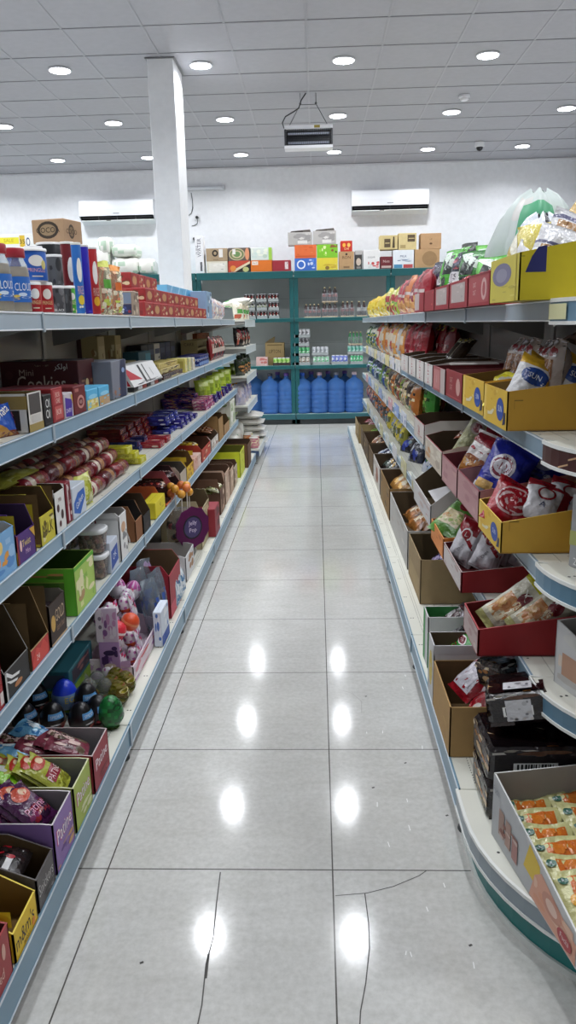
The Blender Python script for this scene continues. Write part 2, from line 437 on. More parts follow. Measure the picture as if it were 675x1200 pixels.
# ---- air conditioners
def ac(x0, x1, z0, z1, label):
    b = MB(); w = x1-x0; h = z1-z0
    pr = [(0, 0), (-.02, 0), (-.15, .05), (-.205, .10), (-.21, h*.6), (-.19, h-.02), (-.16, h), (0, h)]
    n = len(pr)
    for i in range(n-1):
        (a, b0), (a1, b1) = pr[i], pr[i+1]
        if i == 2: continue
        b.poly([(x0, YB+a, z0+b0), (x1, YB+a, z0+b0), (x1, YB+a1, z0+b1), (x0, YB+a1, z0+b1)][::-1], 'eef0f4p')
    for x, fl in ((x0, 1), (x1, -1)): b.poly([(x, YB+a, z0+q) for a, q in pr][::fl], 'e4e6eap')
    b.deco(plane((x0, YB-.2075, z0+.11), (w, 0, 0), (0, 0, h-.15)), [('t', .5, .14, .05, 'Carrier', '8a8c90p'), ('t', .94, .9, .05, 'inverter', '9a9ca0p')], asp=w/(h-.15)) if 0 else None
    v = MB(); v.poly([(x0+.01, YB-.13, z0+.055), (x1-.01, YB-.13, z0+.055), (x1-.01, YB-.185, z0+.102), (x0+.01, YB-.185, z0+.102)][::-1], '2a2b2dp')
    v.poly([(x0+.01, YB-.15, z0+.05), (x1-.01, YB-.15, z0+.05), (x1-.01, YB-.13, z0+.055), (x0+.01, YB-.13, z0+.055)][::-1], '2a2b2dp')
    for k in range(1, 4):
        x = x0+w*k/4; v.box(x-.003, YB-.19, z0+.055, x+.003, YB-.15, z0+.095, '55565ap')
    for k in range(2): v.box(x0+.03, YB-.196+.02*k, z0+.07+.012*k, x1-.03, YB-.176+.02*k, z0+.073+.012*k, '4a4b4ep', c=.0005)
    f = MB(); f.box(x0+.02, YB-.2, z0+.035, x1-.02, YB-.135, z0+.043, 'f0f2f5p'); f.box(x0+.36*w, YB-.203, z0+.034, x0+.42*w, YB-.198, z0+.042, '3a3a3cp')
    t = empty('air_conditioner', ((x0+x1)/2, YB, z0)); off = Vector((-(x0+x1)/2, -YB, -z0))
    b.poly([(x0+.46*w, YB-.2125, z0+.125), (x0+.54*w, YB-.2125, z0+.125), (x0+.54*w, YB-.2125, z0+.135), (x0+.46*w, YB-.2125, z0+.135)][::-1], '9fa2a8p')
    for nm, q in (('body', b), ('air_outlet', v), ('louver', f)):
        q.v = [tuple(Vector(p)+off) for p in q.v]; ob(nm, q, t)
    tag(t, label, 'air conditioner', 'wall air conditioners')
ac(-3.30, -2.255, 2.826, 3.14, 'white split air conditioner high on the back wall, left of the pillar')
ac(.51, 1.572, 2.862, 3.172, 'white split air conditioner high on the back wall, right of the hanging insect killer')
# ---- insect killer hanging from the ceiling
t = empty('insect_killer', (-.052, 8.18, 3.04)); tag(t, 'white insect killer with dark grille hanging from the ceiling on two chains', 'insect killer')
b = MB(); w = .232
b.box(-w, -.075, 0, w, .075, .028, 'e6e6eam'); b.box(-w, -.075, .172, w, .075, .207, 'e6e6eam'); b.box(-w, .055, .028, w, .075, .172, 'd0d0d4m')
for x in (-w, w-.016): b.box(x, -.075, .028, x+.016, .075, .172, '3a3c40m')
ob('housing', b, t)
b = MB()
for k in range(25): b.box(-w+.018+k*.0182, -.073, .03, -w+.0205+k*.0182, -.069, .170, '2c2e33m', c=.0003)
for k in range(7): b.box(-w+.016, -.068, .036+k*.021, w-.016, -.065, .0385+k*.021, '2c2e33m', c=.0003)
b.box(-w+.016, .02, .03, w-.016, .024, .170, '1c1e24m', c=.001); ob('grille', b, t)
for z in (.06, .14):
    b = MB(); b.lathe([(.012, -.2, 'cdd3e4p'), (.012, .2, 'cdd3e4p')], 10); b.v = [(p[2], -.02+p[1], z+p[0]) for p in b.v]; ob('tube', b, t)
b = MB(); b.poly([(.055, -.0765, .178), (.11, -.0765, .178), (.11, -.0765, .202), (.055, -.0765, .202)], '9a8a35c'); ob('label', b, t)
for sx_ in (-1, 1):
    b = MB(); b.tube([(sx_*.19, 0, .207), (sx_*.075, 0, .405), (sx_*.075, 0, .5)], .004, '5a5c60m'); b.ball(sx_*.075, 0, .41, .012, '5a5c60m', 8, 6); ob('chain', b, t)
b = MB(); b.tube([(-.075, 0, .4), (.075, 0, .4)], .003, '5a5c60m'); ob('spreader_bar', b, t)
b = MB(); b.tube([(-.235, -.03, .19), (-.25, -.02, .24), (-.22, 0, .3), (-.15, 0, .335), (-.09, 0, .37), (-.065, 0, .44), (-.02, 0, .5)], .006, '2a2b2ep'); ob('power_cable', b, t)
# ---- camera dome, smoke detector, tube fitting, sockets
b = MB(); b.lathe([(.06, 0, 'e4e4e8p'), (.062, -.05, 'e4e4e8p'), (.045, -.058, 'e4e4e8p')][::-1], 20)
d = MB(); d.ball(0, 0, -.062, .042, '1a1a1dp', 16, 10); l = MB(); l.ball(0, -.036, -.075, .012, '3a3c44p', 10, 6)
Proto('dome_camera', 'security camera', [('mount', b), ('dome', d, None, [('lens', l)])]).put((2.055, 10.56, HC-.0048), (0, 0, 0), 'white dome security camera with black eye on the ceiling near the back wall')
b = MB(); b.lathe([(.055, 0, 'dcdce0p'), (.055, -.022, 'dcdce0p')][::-1], 20); d = MB(); d.lathe([(.038, -.022, 'ececf0p'), (.042, -.04, 'ececf0p'), (.03, -.05, 'ececf0p')][::-1], 20)
Proto('smoke_detector', 'smoke detector', [('base', b), ('sensor_head', d)]).put((1.475, 8.43, HC-.0048), (0, 0, 0), 'small white smoke detector on the ceiling between two downlights')
b = MB(); b.box(-.6, -.05, -.03, .245, 0, .03, 'cfd0d4m'); d = MB(); d.box(-.585, -.075, -.02, .235, -.0505, .015, 'dfe2e8p', c=.006); e = MB(); e.box(.215, -.08, -.032, .247, -.0755, .032, 'b9bbc0p')
Proto('tube_light_fitting', 'light fitting', [('base', b), ('tube', d), ('end_cap', e)]).put((-1.5, YB-.0005, 3.275), (0, 0, 0), 'unlit white tube light fitting on the back wall, partly behind the pillar')
x, z = XZat(231, 255, YB); b = MB(); b.box(-.04, -.012, -.04, .04, 0, .04, 'e8e8eap'); d = MB(); d.lathe([(.022, 0, '1f1f21p'), (.02, .03, '1f1f21p'), (.012, .045, '1f1f21p')], 12); d.v = [(p[0], -.012-p[2], p[1]) for p in d.v]
e = MB(); e.tube([(0, -.05, -.005), (.012, -.045, -.05), (0, -.02, -.085), (-.04, -.006, -.105), (-.08, -.006, -.11)], .006, '55575ap')
Proto('wall_socket', 'socket', [('plate', b), ('plug', d, None, [('cable', e)])]).put((x, YB-.0005, z), (0, 0, 0), 'white wall socket with a black plug, right of the pillar')
x, z = XZat(228, 280, YB)
Proto('wall_socket', 'socket', [('plate', b), ('plug', d)]).put((x, YB-.0005, z), (0, 0, 0), 'lower wall socket with a black plug beside the tall white box')
b = MB(); b.tube([(0, 0, 0), (.012, 0, -.1), (.012, 0, -.2), (-.012, 0, -.27), (-.05, 0, -.3)], .006, '6a6c70p'); x, z = XZat(224, 226, YB-.01)
tag(ob('lamp_cable', b), 'thin grey cable dropping from the tube light fitting down the wall', 'cable').location = (x, YB-.007, z)
# ================================================================ gondolas
RAIL = '86a3b8m'; DECK = 'd9d9ceM'[:6]+'m'; BASERAIL = '6f8fa3m'
def rail_mb(L, h, col, s, edge='dfe6eam'):
    """price rail along local x (length L), front at y=0, top at z=0"""
    m = MB(); m.box(-L/2, 0, -h, L/2, .006, 0, col, c=.001)
    for z in (-h, -.004): m.box(-L/2, -.003, z, L/2, .0002, z+.004, edge, c=.0008)
    return m
def holes(m, L, y):
    n = int(L/.012)
    for k in range(n):
        if k % 9 in (0, 1): continue
def deck_mb(L, dep, base=False, under='8f8f8bm'):
    m = MB(); m.box(-L/2, .006, -.02, L/2, dep, -.002, DECK, c=.001)
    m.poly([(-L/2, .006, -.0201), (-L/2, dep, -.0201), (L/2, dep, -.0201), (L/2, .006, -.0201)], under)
    for k in range(5):                                       # pressed ribs of the steel shelf
        y = .06+k*(dep-.1)/5; m.box(-L/2+.01, y, -.0021, L/2-.01, y+.003, -.0012, 'b4b4aam', c=.0003)
    rows = [.02, .03] if base else [.02]
    for y in rows:
        x = -L/2+.1
        while x < L/2-.08:
            m.poly([(x+.0035*math.cos(a*PI/4), y+.0035*math.sin(a*PI/4), -.0016) for a in range(8)], '2e2e2cc'); x += .22 if not base else .27
    if base:
        x = -L/2+.04
        while x < L/2-.03:
            m.poly([(x-.0025, .05, -.0016), (x+.0025, .05, -.0016), (x+.0025, .053, -.0016), (x-.0025, .053, -.0016)], '4a4a46c'); x += .0125
    return m
def gondola(s, joints, label, hidden=True):
    root = empty('shelving_gondola', (s*(1.2 if s < 0 else .9), joints[0], 0)); tag(root, label, 'shelving')
    X0 = root.location.x; Y0 = joints[0]
    def child(n, mb, loc, rz=0, parent=None):
        o = ob(n, mb, parent or root); o.location = loc; o.rotation_euler = (0, 0, rz); return o
    L = joints[-1]-Y0
    b = MB(); b.box(-.012, 0, .04, .012, L, 1.46, '8c8b86m'); 
    k = 0
    for z in (.3, .62, .95, 1.28): b.box(-.0125, 0, z, .0125, L, z+.003, '7c7c78m', c=.0003)
    child('back_panel', b, (0, 0, 0))
    up = MB(); up.box(-.018, -.02, .0, .018, .02, 1.47, '9c9c97m', c=.002); up = up.mesh('upright')
    ft = MB(); ft.lathe([(.028, 0, '4a4c4em'), (.028, .006, '4a4c4em'), (.008, .012, '8a8c8em'), (.008, .055, '8a8c8em')], 12); ft = ft.mesh('foot')
    br = {}
    cache = {}
    for y in joints:
        child('upright', up, (0, y-Y0, 0)); child('foot', ft, (s*(XF[s][4]+.035)-X0, min(max(y-Y0, .03), L-.03), 0))
    for l in range(5):
        dep = abs(X0)-XF[s][l]-.013
        bm = MB(); bm.slab([(0, 0, -.023), (0, dep*.9, -.023), (0, dep*.9, -.12), (0, dep*.75, -.11), (0, 0, -.035)], (.003, 0, 0), '8a8a86m', '8a8a86m', '8a8a86m'); bm = bm.mesh('bracket')
        for i, (ya, yb) in enumerate(zip(joints, joints[1:])):
            key = (l, round(yb-ya, 3))
            h = .05 if l < 4 else .078
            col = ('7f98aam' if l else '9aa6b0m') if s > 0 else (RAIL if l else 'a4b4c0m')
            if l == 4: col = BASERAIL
            if key not in cache:
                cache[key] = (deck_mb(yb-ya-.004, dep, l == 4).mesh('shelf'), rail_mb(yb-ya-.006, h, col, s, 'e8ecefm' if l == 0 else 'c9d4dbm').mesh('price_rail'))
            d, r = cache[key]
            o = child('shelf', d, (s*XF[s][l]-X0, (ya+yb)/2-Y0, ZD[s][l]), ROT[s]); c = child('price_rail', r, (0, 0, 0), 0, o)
        if l < 4:
            for y in joints: child('bracket', bm, (s*XF[s][l]-X0, y-Y0+(.01 if y < joints[-1] else -.012), ZD[s][l]), ROT[s])
        cl = MB(); cl.box(-.008, -.006, -.056 if l < 4 else -.08, .008, .0, .001, 'a7b3bcm', c=.002); cl = cl.mesh('joint_clip')
        for y in joints[1:-1]: child('joint_clip', cl, (s*XF[s][l]-X0, y-Y0, ZD[s][l]), ROT[s])
    if s < 0:                                                # far side of the unit: its top shelf carries goods seen over the top
        o = child('shelf', deck_mb(L-.1, .38, False), (-.393, L/2, 1.455), -PI/2)
        b = MB(); b.box(-.39, 0, .04, -.012, .02, .1, '8a8a86m'); b.box(-.39, L-.02, .04, -.012, L, .1, '8a8a86m'); child('base_frame', b, (0, 0, 0))
    else:
        b = MB(); b.box(.012, 0, 1.43, .4, L, 1.448, DECK); child('shelf', b, (0, 0, 0))
    b = MB(); b.box(0, .0, .02, .02, L, .05, '77807fm'); child('base_rail', b, (s*(XF[s][4]+.08)-X0, 0, 0))
    return root
JL = [1.225, 2.33, 3.43, 4.53, 5.63, 6.73, 7.9]
gl = gondola(-1, JL, 'long grey shelving gondola with five shelves of sweets and biscuits, left of the aisle')
JR = [1.93, 3.03, 4.13, 5.23, 6.33, 7.43, 8.53, 9.75]
gr = gondola(1, JR, 'long grey shelving gondola with five shelves of crisps and snack bags, right of the aisle')
# ---- left far end: deeper end bay with raised shelves
root = empty('end_bay_shelving', (-1.2, 7.92, 0)); tag(root, 'end bay at the far left of the aisle with slightly higher, deeper shelves', 'shelving')
b = MB(); b.box(-.012, 0, .04, .012, 1.25, 1.5, 'a9a9a4m'); ob('back_panel', b, root)
ZE = [1.455, 1.19, .90, .605, .16]; XE = [.70, .70, .70, .70, .60]
for l in range(5):
    o = ob('shelf', deck_mb(1.24, 1.2-XE[l]-.014, l == 4), root); o.location = (1.2-XE[l], .625, ZE[l]); o.rotation_euler = (0, 0, PI/2)
    c = ob('price_rail', rail_mb(1.24, .075, 'c6ced0m', -1), o)
    if l < 4:
        q = MB(); q.slab([(0, 0, -.023), (0, .4, -.023), (0, .4, -.12), (0, 0, -.04)], (.003, 0, 0), '8a8a86m', '8a8a86m', '8a8a86m'); c = ob('bracket', q, root); c.location = (1.2-XE[l], .01, ZE[l]); c.rotation_euler = (0, 0, PI/2)
for y in (.04, 1.2):
    b = MB(); b.lathe([(.028, 0, '4a4c4em'), (.008, .01, '8a8c8em'), (.008, .09, '8a8c8em')], 12); c = ob('foot', b, root); c.location = (.55, y, 0)
# ---- right near end: rounded end-cap shelves
CY = 1.93
def cap_shape(R, yc, x0=.9, n=28):
    """outline of a rounded end: straight to yc then half circle, from aisle side to far side"""
    return [(x0-R, CY-.004)]+[(x0-R*math.cos(PI*k/n), yc-R*math.sin(PI*k/n)) for k in range(n+1)]+[(x0+R, CY-.004)]
root = empty('end_cap_shelving', (.9, CY, 0)); tag(root, 'rounded end-cap shelving unit closing the near end of the right gondola', 'shelving')
OFF = Vector((-.9, -CY, 0))
def cap_child(n, m, parent=None):
    if parent is None: m.v = [tuple(Vector(p)+OFF) for p in m.v]
    else: m.v = [tuple(Vector(p)+OFF) for p in m.v]
    return ob(n, m, parent or root)
def band(m, pts, z0, z1, col, out=0):
    c = Vector((.9, 1.6))
    for a, b in zip(pts, pts[1:]): m.poly([(a[0], a[1], z0), (b[0], b[1], z0), (b[0], b[1], z1), (a[0], a[1], z1)], col)
for l in range(5):
    R, yc = (.34, 1.90) if l < 4 else (.523, 1.80)
    z = ZD[1][l]; P = cap_shape(R, yc)
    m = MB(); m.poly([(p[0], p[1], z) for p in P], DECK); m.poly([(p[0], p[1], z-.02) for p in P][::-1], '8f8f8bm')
    m.poly([(P[-1][0], P[-1][1], z-.02), (P[-1][0], P[-1][1], z), (P[0][0], P[0][1], z), (P[0][0], P[0][1], z-.02)], DECK)
    for k in range(2, 29, 3):                                 # punched holes along the rim
        for rr in (.03, .045):
            x, y = .9-(R-rr)*math.cos(PI*(k+.5)/28), yc-(R-rr)*math.sin(PI*(k+.5)/28)
            m.poly([(x+.004*math.cos(a*PI/4), y+.004*math.sin(a*PI/4), z+.0005) for a in range(8)], '3a3a38c')
    for k in range(16):
        for r_ in (.09, .12): m.poly([(.9-R+r_+q, 1.78+k*.0135+w_, z+.0005) for q, w_ in ((0, 0), (.006, 0), (.006, .003), (0, .003))], '55554fc')
    s_ = cap_child('shelf', m)
    m = MB(); Q = cap_shape(R+.006, yc); rail = {0: '6d8fa6m', 1: '4a2b2am', 2: '5d8096m', 3: '5d8096m', 4: '8b979fm'}[l]
    h = .055
    band(m, Q, z-h, z-.004, rail); Q2 = cap_shape(R+.009, yc)
    for a, b_ in ((-.006, .003), (-h-.002, -h+.006)):
        band(m, Q2, z+a, z+b_, 'e6e8e4m')
        for u, v in zip(Q2, Q2[1:]):
            w_ = [(.9+(p[0]-.9)*.985, p[1]+.003) for p in (u, v)]
            m.poly([(u[0], u[1], z+b_), (v[0], v[1], z+b_), (w_[1][0], w_[1][1], z+b_), (w_[0][0], w_[0][1], z+b_)], 'e6e8e4m')
    if l == 1:                                                # tan scribbles of the printed strip
        R_ = random.Random(2)
        for k in range(3, 24):
            a, b_ = Q[k], Q[k+1]; zz = z-.03+.016*math.sin(k*1.7)
            nrm = Vector((a[0]-.9, a[1]-yc)).normalized()*.001
            m.poly([(a[0]+nrm.x, a[1]+nrm.y, zz-.004), (b_[0]+nrm.x, b_[1]+nrm.y, zz+.008), (b_[0]+nrm.x, b_[1]+nrm.y, zz+.012), (a[0]+nrm.x, a[1]+nrm.y, zz)], 'c9a27cc')
    if l == 0:
        for k in range(0, 3):
            a, b_ = Q2[k], Q2[k+1]; m.poly([(a[0]-.001, a[1], z-.045), (b_[0]-.001, b_[1]-.0005, z-.045), (b_[0]-.001, b_[1]-.0005, z-.01), (a[0]-.001, a[1], z-.01)], 'd8d6a8c')
    cap_child('price_rail', m, s_).location = (0, 0, 0)
    m = MB(); x = .9-R
    if l < 4: m.slab([(x+.004, CY-.006, z-.062), (x+.05, CY-.006, z-.03), (x+.05, CY-.006, z-.003), (x-.006, CY-.006, z+.004)], (0, .006, 0), 'dcdeda'+'m', 'dcdedam', 'dcdedam'); cap_child('bracket', m)
m = MB(); Q = cap_shape(.505, 1.80); band(m, Q, .016, .095, '1f7a78m'); cap_child('kick_panel', m)
m = MB(); Q = cap_shape(.512, 1.80); band(m, Q, .0, .018, 'd9dcd8m'); cap_child('top_trim', (lambda q: (band(q, cap_shape(.512, 1.80), .09, .094, 'd9dcd8m'), q)[1])(MB()))
for u, v in zip(Q, Q[1:]): m.poly([(u[0], u[1], .018), (v[0], v[1], .018), (.9+(v[0]-.9)*.97, v[1]+.01, .018), (.9+(u[0]-.9)*.97, u[1]+.01, .018)], 'd9dcd8m')
cap_child('base_trim', m)
m = MB(); m.box(.885, CY-.03, .15, .915, CY-.005, 1.46, 'a9a9a4m', c=.003); cap_child('upright', m)
# ================================================================ back wall shelving (teal)
TE = '17575am'; YS = 11.12
root = empty('storage_shelving', (-.3, YS, 0)); tag(root, 'teal steel shelving against the back wall with water bottles on its base', 'shelving')
O2 = Vector((.3, -YS, 0))
def wc(n, m, parent=None):
    m.v = [tuple(Vector(p)+O2) for p in m.v]; return ob(n, m, parent or root)
ZW = [2.10, 1.475, .83, .15]
bays = [(-4.9, -3.29), (-3.28, -1.65), (-1.64, -.31), (-.30, 1.02), (1.03, 2.35)]
for x in (-4.9, -3.285, -1.645, -.305, 1.025, 2.35):
    for dx in ((-.06, -.002), (.002, .06)):
        if not (x < -4.8 and dx[0] < 0) and not (x > 2.3 and dx[1] > 0):
            m = MB(); m.box(x+dx[0], YS+.03, 0, x+dx[1], YS+.075, 2.02, TE, c=.003); wc('upright', m)
for i, (xa, xb) in enumerate(bays):
    m = MB(); m.box(xa, YB-.05, .05, xb, YB-.04, 2.06, 'b4b7b5m')
    for z in (.45, 1.12, 1.75): m.box(xa, YB-.0505, z, xb, YB-.0498, z+.004, '7f8583m', c=.0002)
    wc('back_panel', m)
    for l, z in enumerate(ZW):
        dep = .32 if l == 0 else (.4 if l < 3 else .5)
        y0 = YS if l != 3 else YS-.03
        m = MB(); m.box(xa, y0+.012, z-.03, xb, YB-.052, z, '9fb3b0m' if l else '22686am', c=.002); s_ = wc('shelf', m)
        m = MB(); hh = .095 if l == 0 else (.05 if l < 3 else .075); m.box(xa+.002, y0, z-hh, xb-.002, y0+.0118, z+.002, TE if l < 3 else '2a5c64m', c=.002); m.box(xa+.004, y0-.002, z-.006, xb-.004, y0-.0001, z, '47807fm', c=.0005); wc('price_rail', m, s_)
    m = MB(); m.box(xa, YS+.03, .0, xb, YS+.05, .07, '3f4446m'); wc('kick_panel', m)
# ================================================================ LEFT GONDOLA: goods
def mpx(Y): return Y*.985/FPX
def O(i): return ORD[i]
def put_can(px, wpx, hpx, col, lid, spec, label, d=.008, z=.0, l=0, s=-1, name='snack_can', cat='can', group=None, lidh=.008, zpx=0, **k):
    Y0 = Yat(px, s*(XF[s][l]+d+.03), ZD[s][l]+z); r = wpx/2*mpx(Y0); h = hpx*mpx(Y0)
    p = can(name, cat, r, h, col, lid, spec, lidh=lidh, **k)
    Y = Yat(px, s*(XF[s][l]+d+r), ZD[s][l]+z)
    put(p, s, l, Y, label, d+r, z+.0005+zpx*mpx(Y0), group=group); return Y, r, h
PR = lambda c: [('e', .36, .62, .085, .17, 'f2efe8p'), ('t', .36, .34, .12, 'PRINGLES', c, .2), ('r', .3, .14, .42, .17, 'e8e0c8p')]
W = 'f2f2f0p'
# ---- top shelf, near end: jars, crisp cans
def jar(px, label):
    Y = Yat(px, -(.803+.06), 1.455); r = .036
    b = MB(); b.lathe([(r*.95, 0, 'd5dde4t'), (r, .006, 'd5dde4t'), (r, .11, 'd5dde4t'), (r*.9, .13, 'd5dde4t'), (r*.7, .145, 'd5dde4t'), (r*.7, .155, 'd5dde4t')], 22)
    c = MB(); c.lathe([(r*.92, .004, 'b99a6ac'), (r*.92, .1, 'c9ae84c'), (r*.7, .125, 'c9ae84c')], 18)
    lb = MB(); n = 22; lb.grid(lambda i, j: ((r+.001)*math.cos(2*PI*i/n), (r+.001)*math.sin(2*PI*i/n), .028+j*.014), n, 5, '2f6fc4p', True, True)
    lb.deco(lambda u, v, o: Vector(((r+.001+o)*math.cos(u*2*PI-1.5*PI), (r+.001+o)*math.sin(u*2*PI-1.5*PI), .028+.07*v)), [('t', .4, .6, .3, 'CLOUD', 'f4f6f8p', .24), ('s', .2, .05, .6, .4, 9, ['d8e6f6p', '1b3f86p', 'e9c85ap'], 3)])
    ld_ = MB(); ld_.lathe([(r*.8, .15, 'a32633p'), (r*.82, .152, 'a32633p'), (r*.82, .172, 'a32633p'), (r*.76, .176, 'a32633p')], 22)
    put(Proto('candy_jar', 'jar', [('body', b), ('contents', c), ('label', lb), ('lid', ld_)]), -1, 0, Y, label, .05, group='blue label jars')
jar(-3, 'clear jar with blue label and red lid, cut by the left edge'); jar(19, 'clear jar with blue label and red lid beside the red crisp cans')
G = 'crisp cans on the left top shelf'
put_can(40, 20, 34, 'b3222cp', W, PR('f2d9a0p'), 'small red crisp can at the shelf front under the blue tub, nearer one', group=G)
put_can(54, 19, 34, 'b3222cp', W, PR('f2d9a0p'), 'small red crisp can at the shelf front, farther of the red pair', group=G)
put_can(67, 20, 31, '4a4c50p', 'e4e4e4p', [('s', .2, .1, .5, .9, 8, ['2e2f33p', '6a6c70p'], 2), ('t', .36, .12, .1, 'BLACK', 'd8d8d8p', .2)], 'dark grey crisp can beside the small red cans, nearer one', group=G)
put_can(77, 17, 31, '3d3f43p', 'e4e4e4p', [('s', .2, .1, .5, .9, 8, ['232427p', '5a5c60p'], 3)], 'dark grey crisp can beside the slim green can, farther one', d=.012, group=G)
zt = 35*mpx(Yat(45, -.84, 1.455))
put_can(39, 34, 37, '2a62bep', W, PR('eab0b8p')+[('e', .44, .5, .03, .14, 'd3c67ap')], 'blue crisp tub standing on the two small red cans', d=.004, z=zt, group=G, lidr=1.07)
put_can(66, 18, 36, '56585cp', 'e0e0e0p', [('s', .2, .1, .5, .9, 7, ['2e2f33p', '707276p'], 5)], 'grey crisp tub standing on the dark grey cans, behind the blue tub', d=.03, z=zt-.006, group=G)
# stacked tall tubs behind
for px, w, h, col, lb in ((66, 31, 82, '202226p', 'tall black crisp tub behind the grey tubs, under the brown carton'), (46, 20, 76, '26242ep', 'dark crisp tub with white lid behind the blue tub'), (22, 28, 75, '2b2a7ap', 'dark blue tub with white lid behind the jars')):
    put_can(px, w, h, col, 'e2e2e2p', [('s', .25, .2, .5, .8, 6, ['34363ap', '3c3a86p' if 'blue' in lb else '15161ap'], 4)], lb, d=.125, group=G, n=26)
put_can(84, 12, 31, '4fae3ep', W, [('e', .36, .62, .1, .13, 'f2efe8p'), ('t', .36, .4, .12, 'PRINGLES', 'f4e9c0p', .24), ('s', .25, .05, .5, .25, 5, ['8fd06ap', 'e8e2b0p'], 3)], 'slim green crisp can in front of the dark red can', group=G)
put_can(85, 15, 80, '6d1d22p', 'dedcd6p', PR('e8b0b0p')+[('s', .24, .0, .5, .34, 8, ['c8862ep', '2a1414p', 'd8a040p'], 8)], 'tall dark red crisp can with a flame print, behind the slim green can', d=.055, group=G)
put_can(95, 11, 78, '2e6fc0p', 'dedcd6p', PR('f0b8b8p')+[('e', .36, .2, .1, .07, 'e2c23ap'), ('s', .24, 0, .5, .12, 5, ['e8e4d8p', '1d4a90p'], 8)], 'tall blue crisp can, first from the near end of the tall pair', group=G)
put_can(104, 10, 76, '2b22a8p', 'dedcd6p', [('r', .3, .03, .42, .06, '4a44c4p')], 'tall violet-blue can between the tall blue and tall red crisp cans', group=G)
put_can(113, 11, 74, 'b22a2ep', 'dedcd6p', PR('f0c8b8p')+[('e', .36, .2, .1, .07, 'e9b32ep')], 'tall red crisp can beside the clear bags of jelly sweets', group=G)
# jelly bags
for i, (px, h, c1, c2, lb) in enumerate(((124, .205, '5aa33c', 'c9cf5a', 'clear bag of jelly sweets with a green label'), (137, .20, 'd2692c', 'e0913c', 'clear bag of jelly sweets with an orange label'))):
    Y = Yat(px, -.83, 1.455)
    p = bag('candy_bag', 'bag', .075, h, .05, 'd9d3b8t', [('s', .1, .05, .9, .3, 0, ['c8d860p', 'd9a13cp', 'e8e2c8p', 'b5532ep'], 3+i), ('s', .1, .3, .9, .5, 0, ['e6dcc4p', 'd98a6ap', 'efe8d6p'], 5), ('r', .2, .5, .8, .66, c1+'p'), ('s', .15, .67, .9, .88, 0, ['e3d2a8p', 'e6b48cp', 'efe4ccp'], 8), ('r', 0, .9, 1, 1, c2+'p')], seed=i+2, nu=12, nv=18)
    put(p, -1, 0, Y, lb, .01, rz=-.5, group='jelly bags on the left top shelf')
# brown kraft carton on the tall tubs
Y = Yat(66, -.98, 1.64); Z0 = ZD[-1][0]+82*mpx(Yat(66, -.96, 1.455))+.001
p = Proto('kraft_carton', 'box', [('kraft_carton', carton_mb(.125, .135, .085, 'b39373k', [('e', .4, .5, .16, .3, '54463ak'), ('e', .4, .5, .12, .2, '8a7256k'), ('t', .4, .5, .2, 'COCO', '3a3029k')], [('e', .5, .55, .33, .36, '3f352ck'), ('e', .5, .55, .25, .24, '9a8264k'), ('t', .5, .55, .22, 'COCOA', '2f2822k')]))])
p.put((-.905, Y, Z0), (0, 0, PI/2-.25), 'small brown carton with a dark oval stamp on top of the black tub')
# ---- far-side packs seen over the top
def bundle(x, y, z, w, d, h, label, seed, col='e9e8e0p', rz=0):
    m = MB(); R = random.Random(seed); a = [R.uniform(0, 6) for _ in range(4)]
    def P(i, j):
        th = 2*PI*i/24; ph = PI*j/12
        cx, cy, cz = math.sin(ph)*math.cos(th), math.sin(ph)*math.sin(th), -math.cos(ph)
        f = lambda q: math.copysign(abs(q)**.5, q)
        r = 1+.05*math.sin(5*th+a[0])*math.sin(3*ph+a[1])+.03*math.sin(9*th+a[2])
        return (w/2*f(cx)*r, d/2*f(cy)*r, h/2+h/2*f(cz)*r)
    m.grid(P, 24, 12, lambda i, j: 'b9cdb8p' if 3 <= j <= 6 and random.Random(i*7+j+seed).random() < .35 else col, True, True)
    t = Proto('tissue_bundle', 'pack', [('tissue_bundle', m)]).put((x, y, z), (0, 0, rz), label, 'white packs on the far side of the left gondola')
for px0, px1, y0, y1, zb, lb, sd in ((116, 134, 292, 320, 0, 'white wrapped pack on the left back shelf top, nearest the left end', 1), (118, 133, 279, 294, .27, 'white knotted pack lying on the left one of the white wrapped packs', 6), (134, 168, 303, 322, 0, 'white wrapped pack in the bottom layer left of the pillar', 2), (133, 166, 288, 303.5, .24, 'white wrapped pack on top left of the pillar', 3), (164, 184, 304, 322, 0, 'white wrapped pack right beside the pillar', 4)):
    xa, za = XZat(px0, y0, 11.35); xb, zb_ = XZat(px1, y1, 11.35)
    top = za-2.101-zb
    bundle((xa+xb)/2, 11.33, 2.101+zb, xb-xa, .4, top, lb, sd, 'e9e8e0p' if sd != 3 else 'dfe3d8p')
xa, za = XZat(-2, 275, 11.2); xb, zb_ = XZat(36, 275, 11.2)
Proto('tissue_pack', 'pack', [('tissue_pack', carton_mb(xb-xa, .3, za-2.101, 'e8e8e4p', [('r', .0, .78, .62, .93, 'e6dc3cp'), ('t', .3, .86, .08, 'SALE', 'b8a020p'), ('r', .64, .7, .8, .97, 'd6b43ap'), ('t', .72, .83, .1, '35', '3a2f14p'), ('e', .9, .82, .06, .1, '3c4f7ap'), ('e', .9, .82, .04, .065, 'e8e8e4p'), ('s', .05, .1, .95, .7, 8, ['8fb6d8p', 'e2e2dep', 'c8d8e8p'], 2)])) ]).put(((xa+xb)/2, 11.2, 2.101), (0, 0, 0), 'large white tissue pack with yellow print on the left back shelf, above the jars')
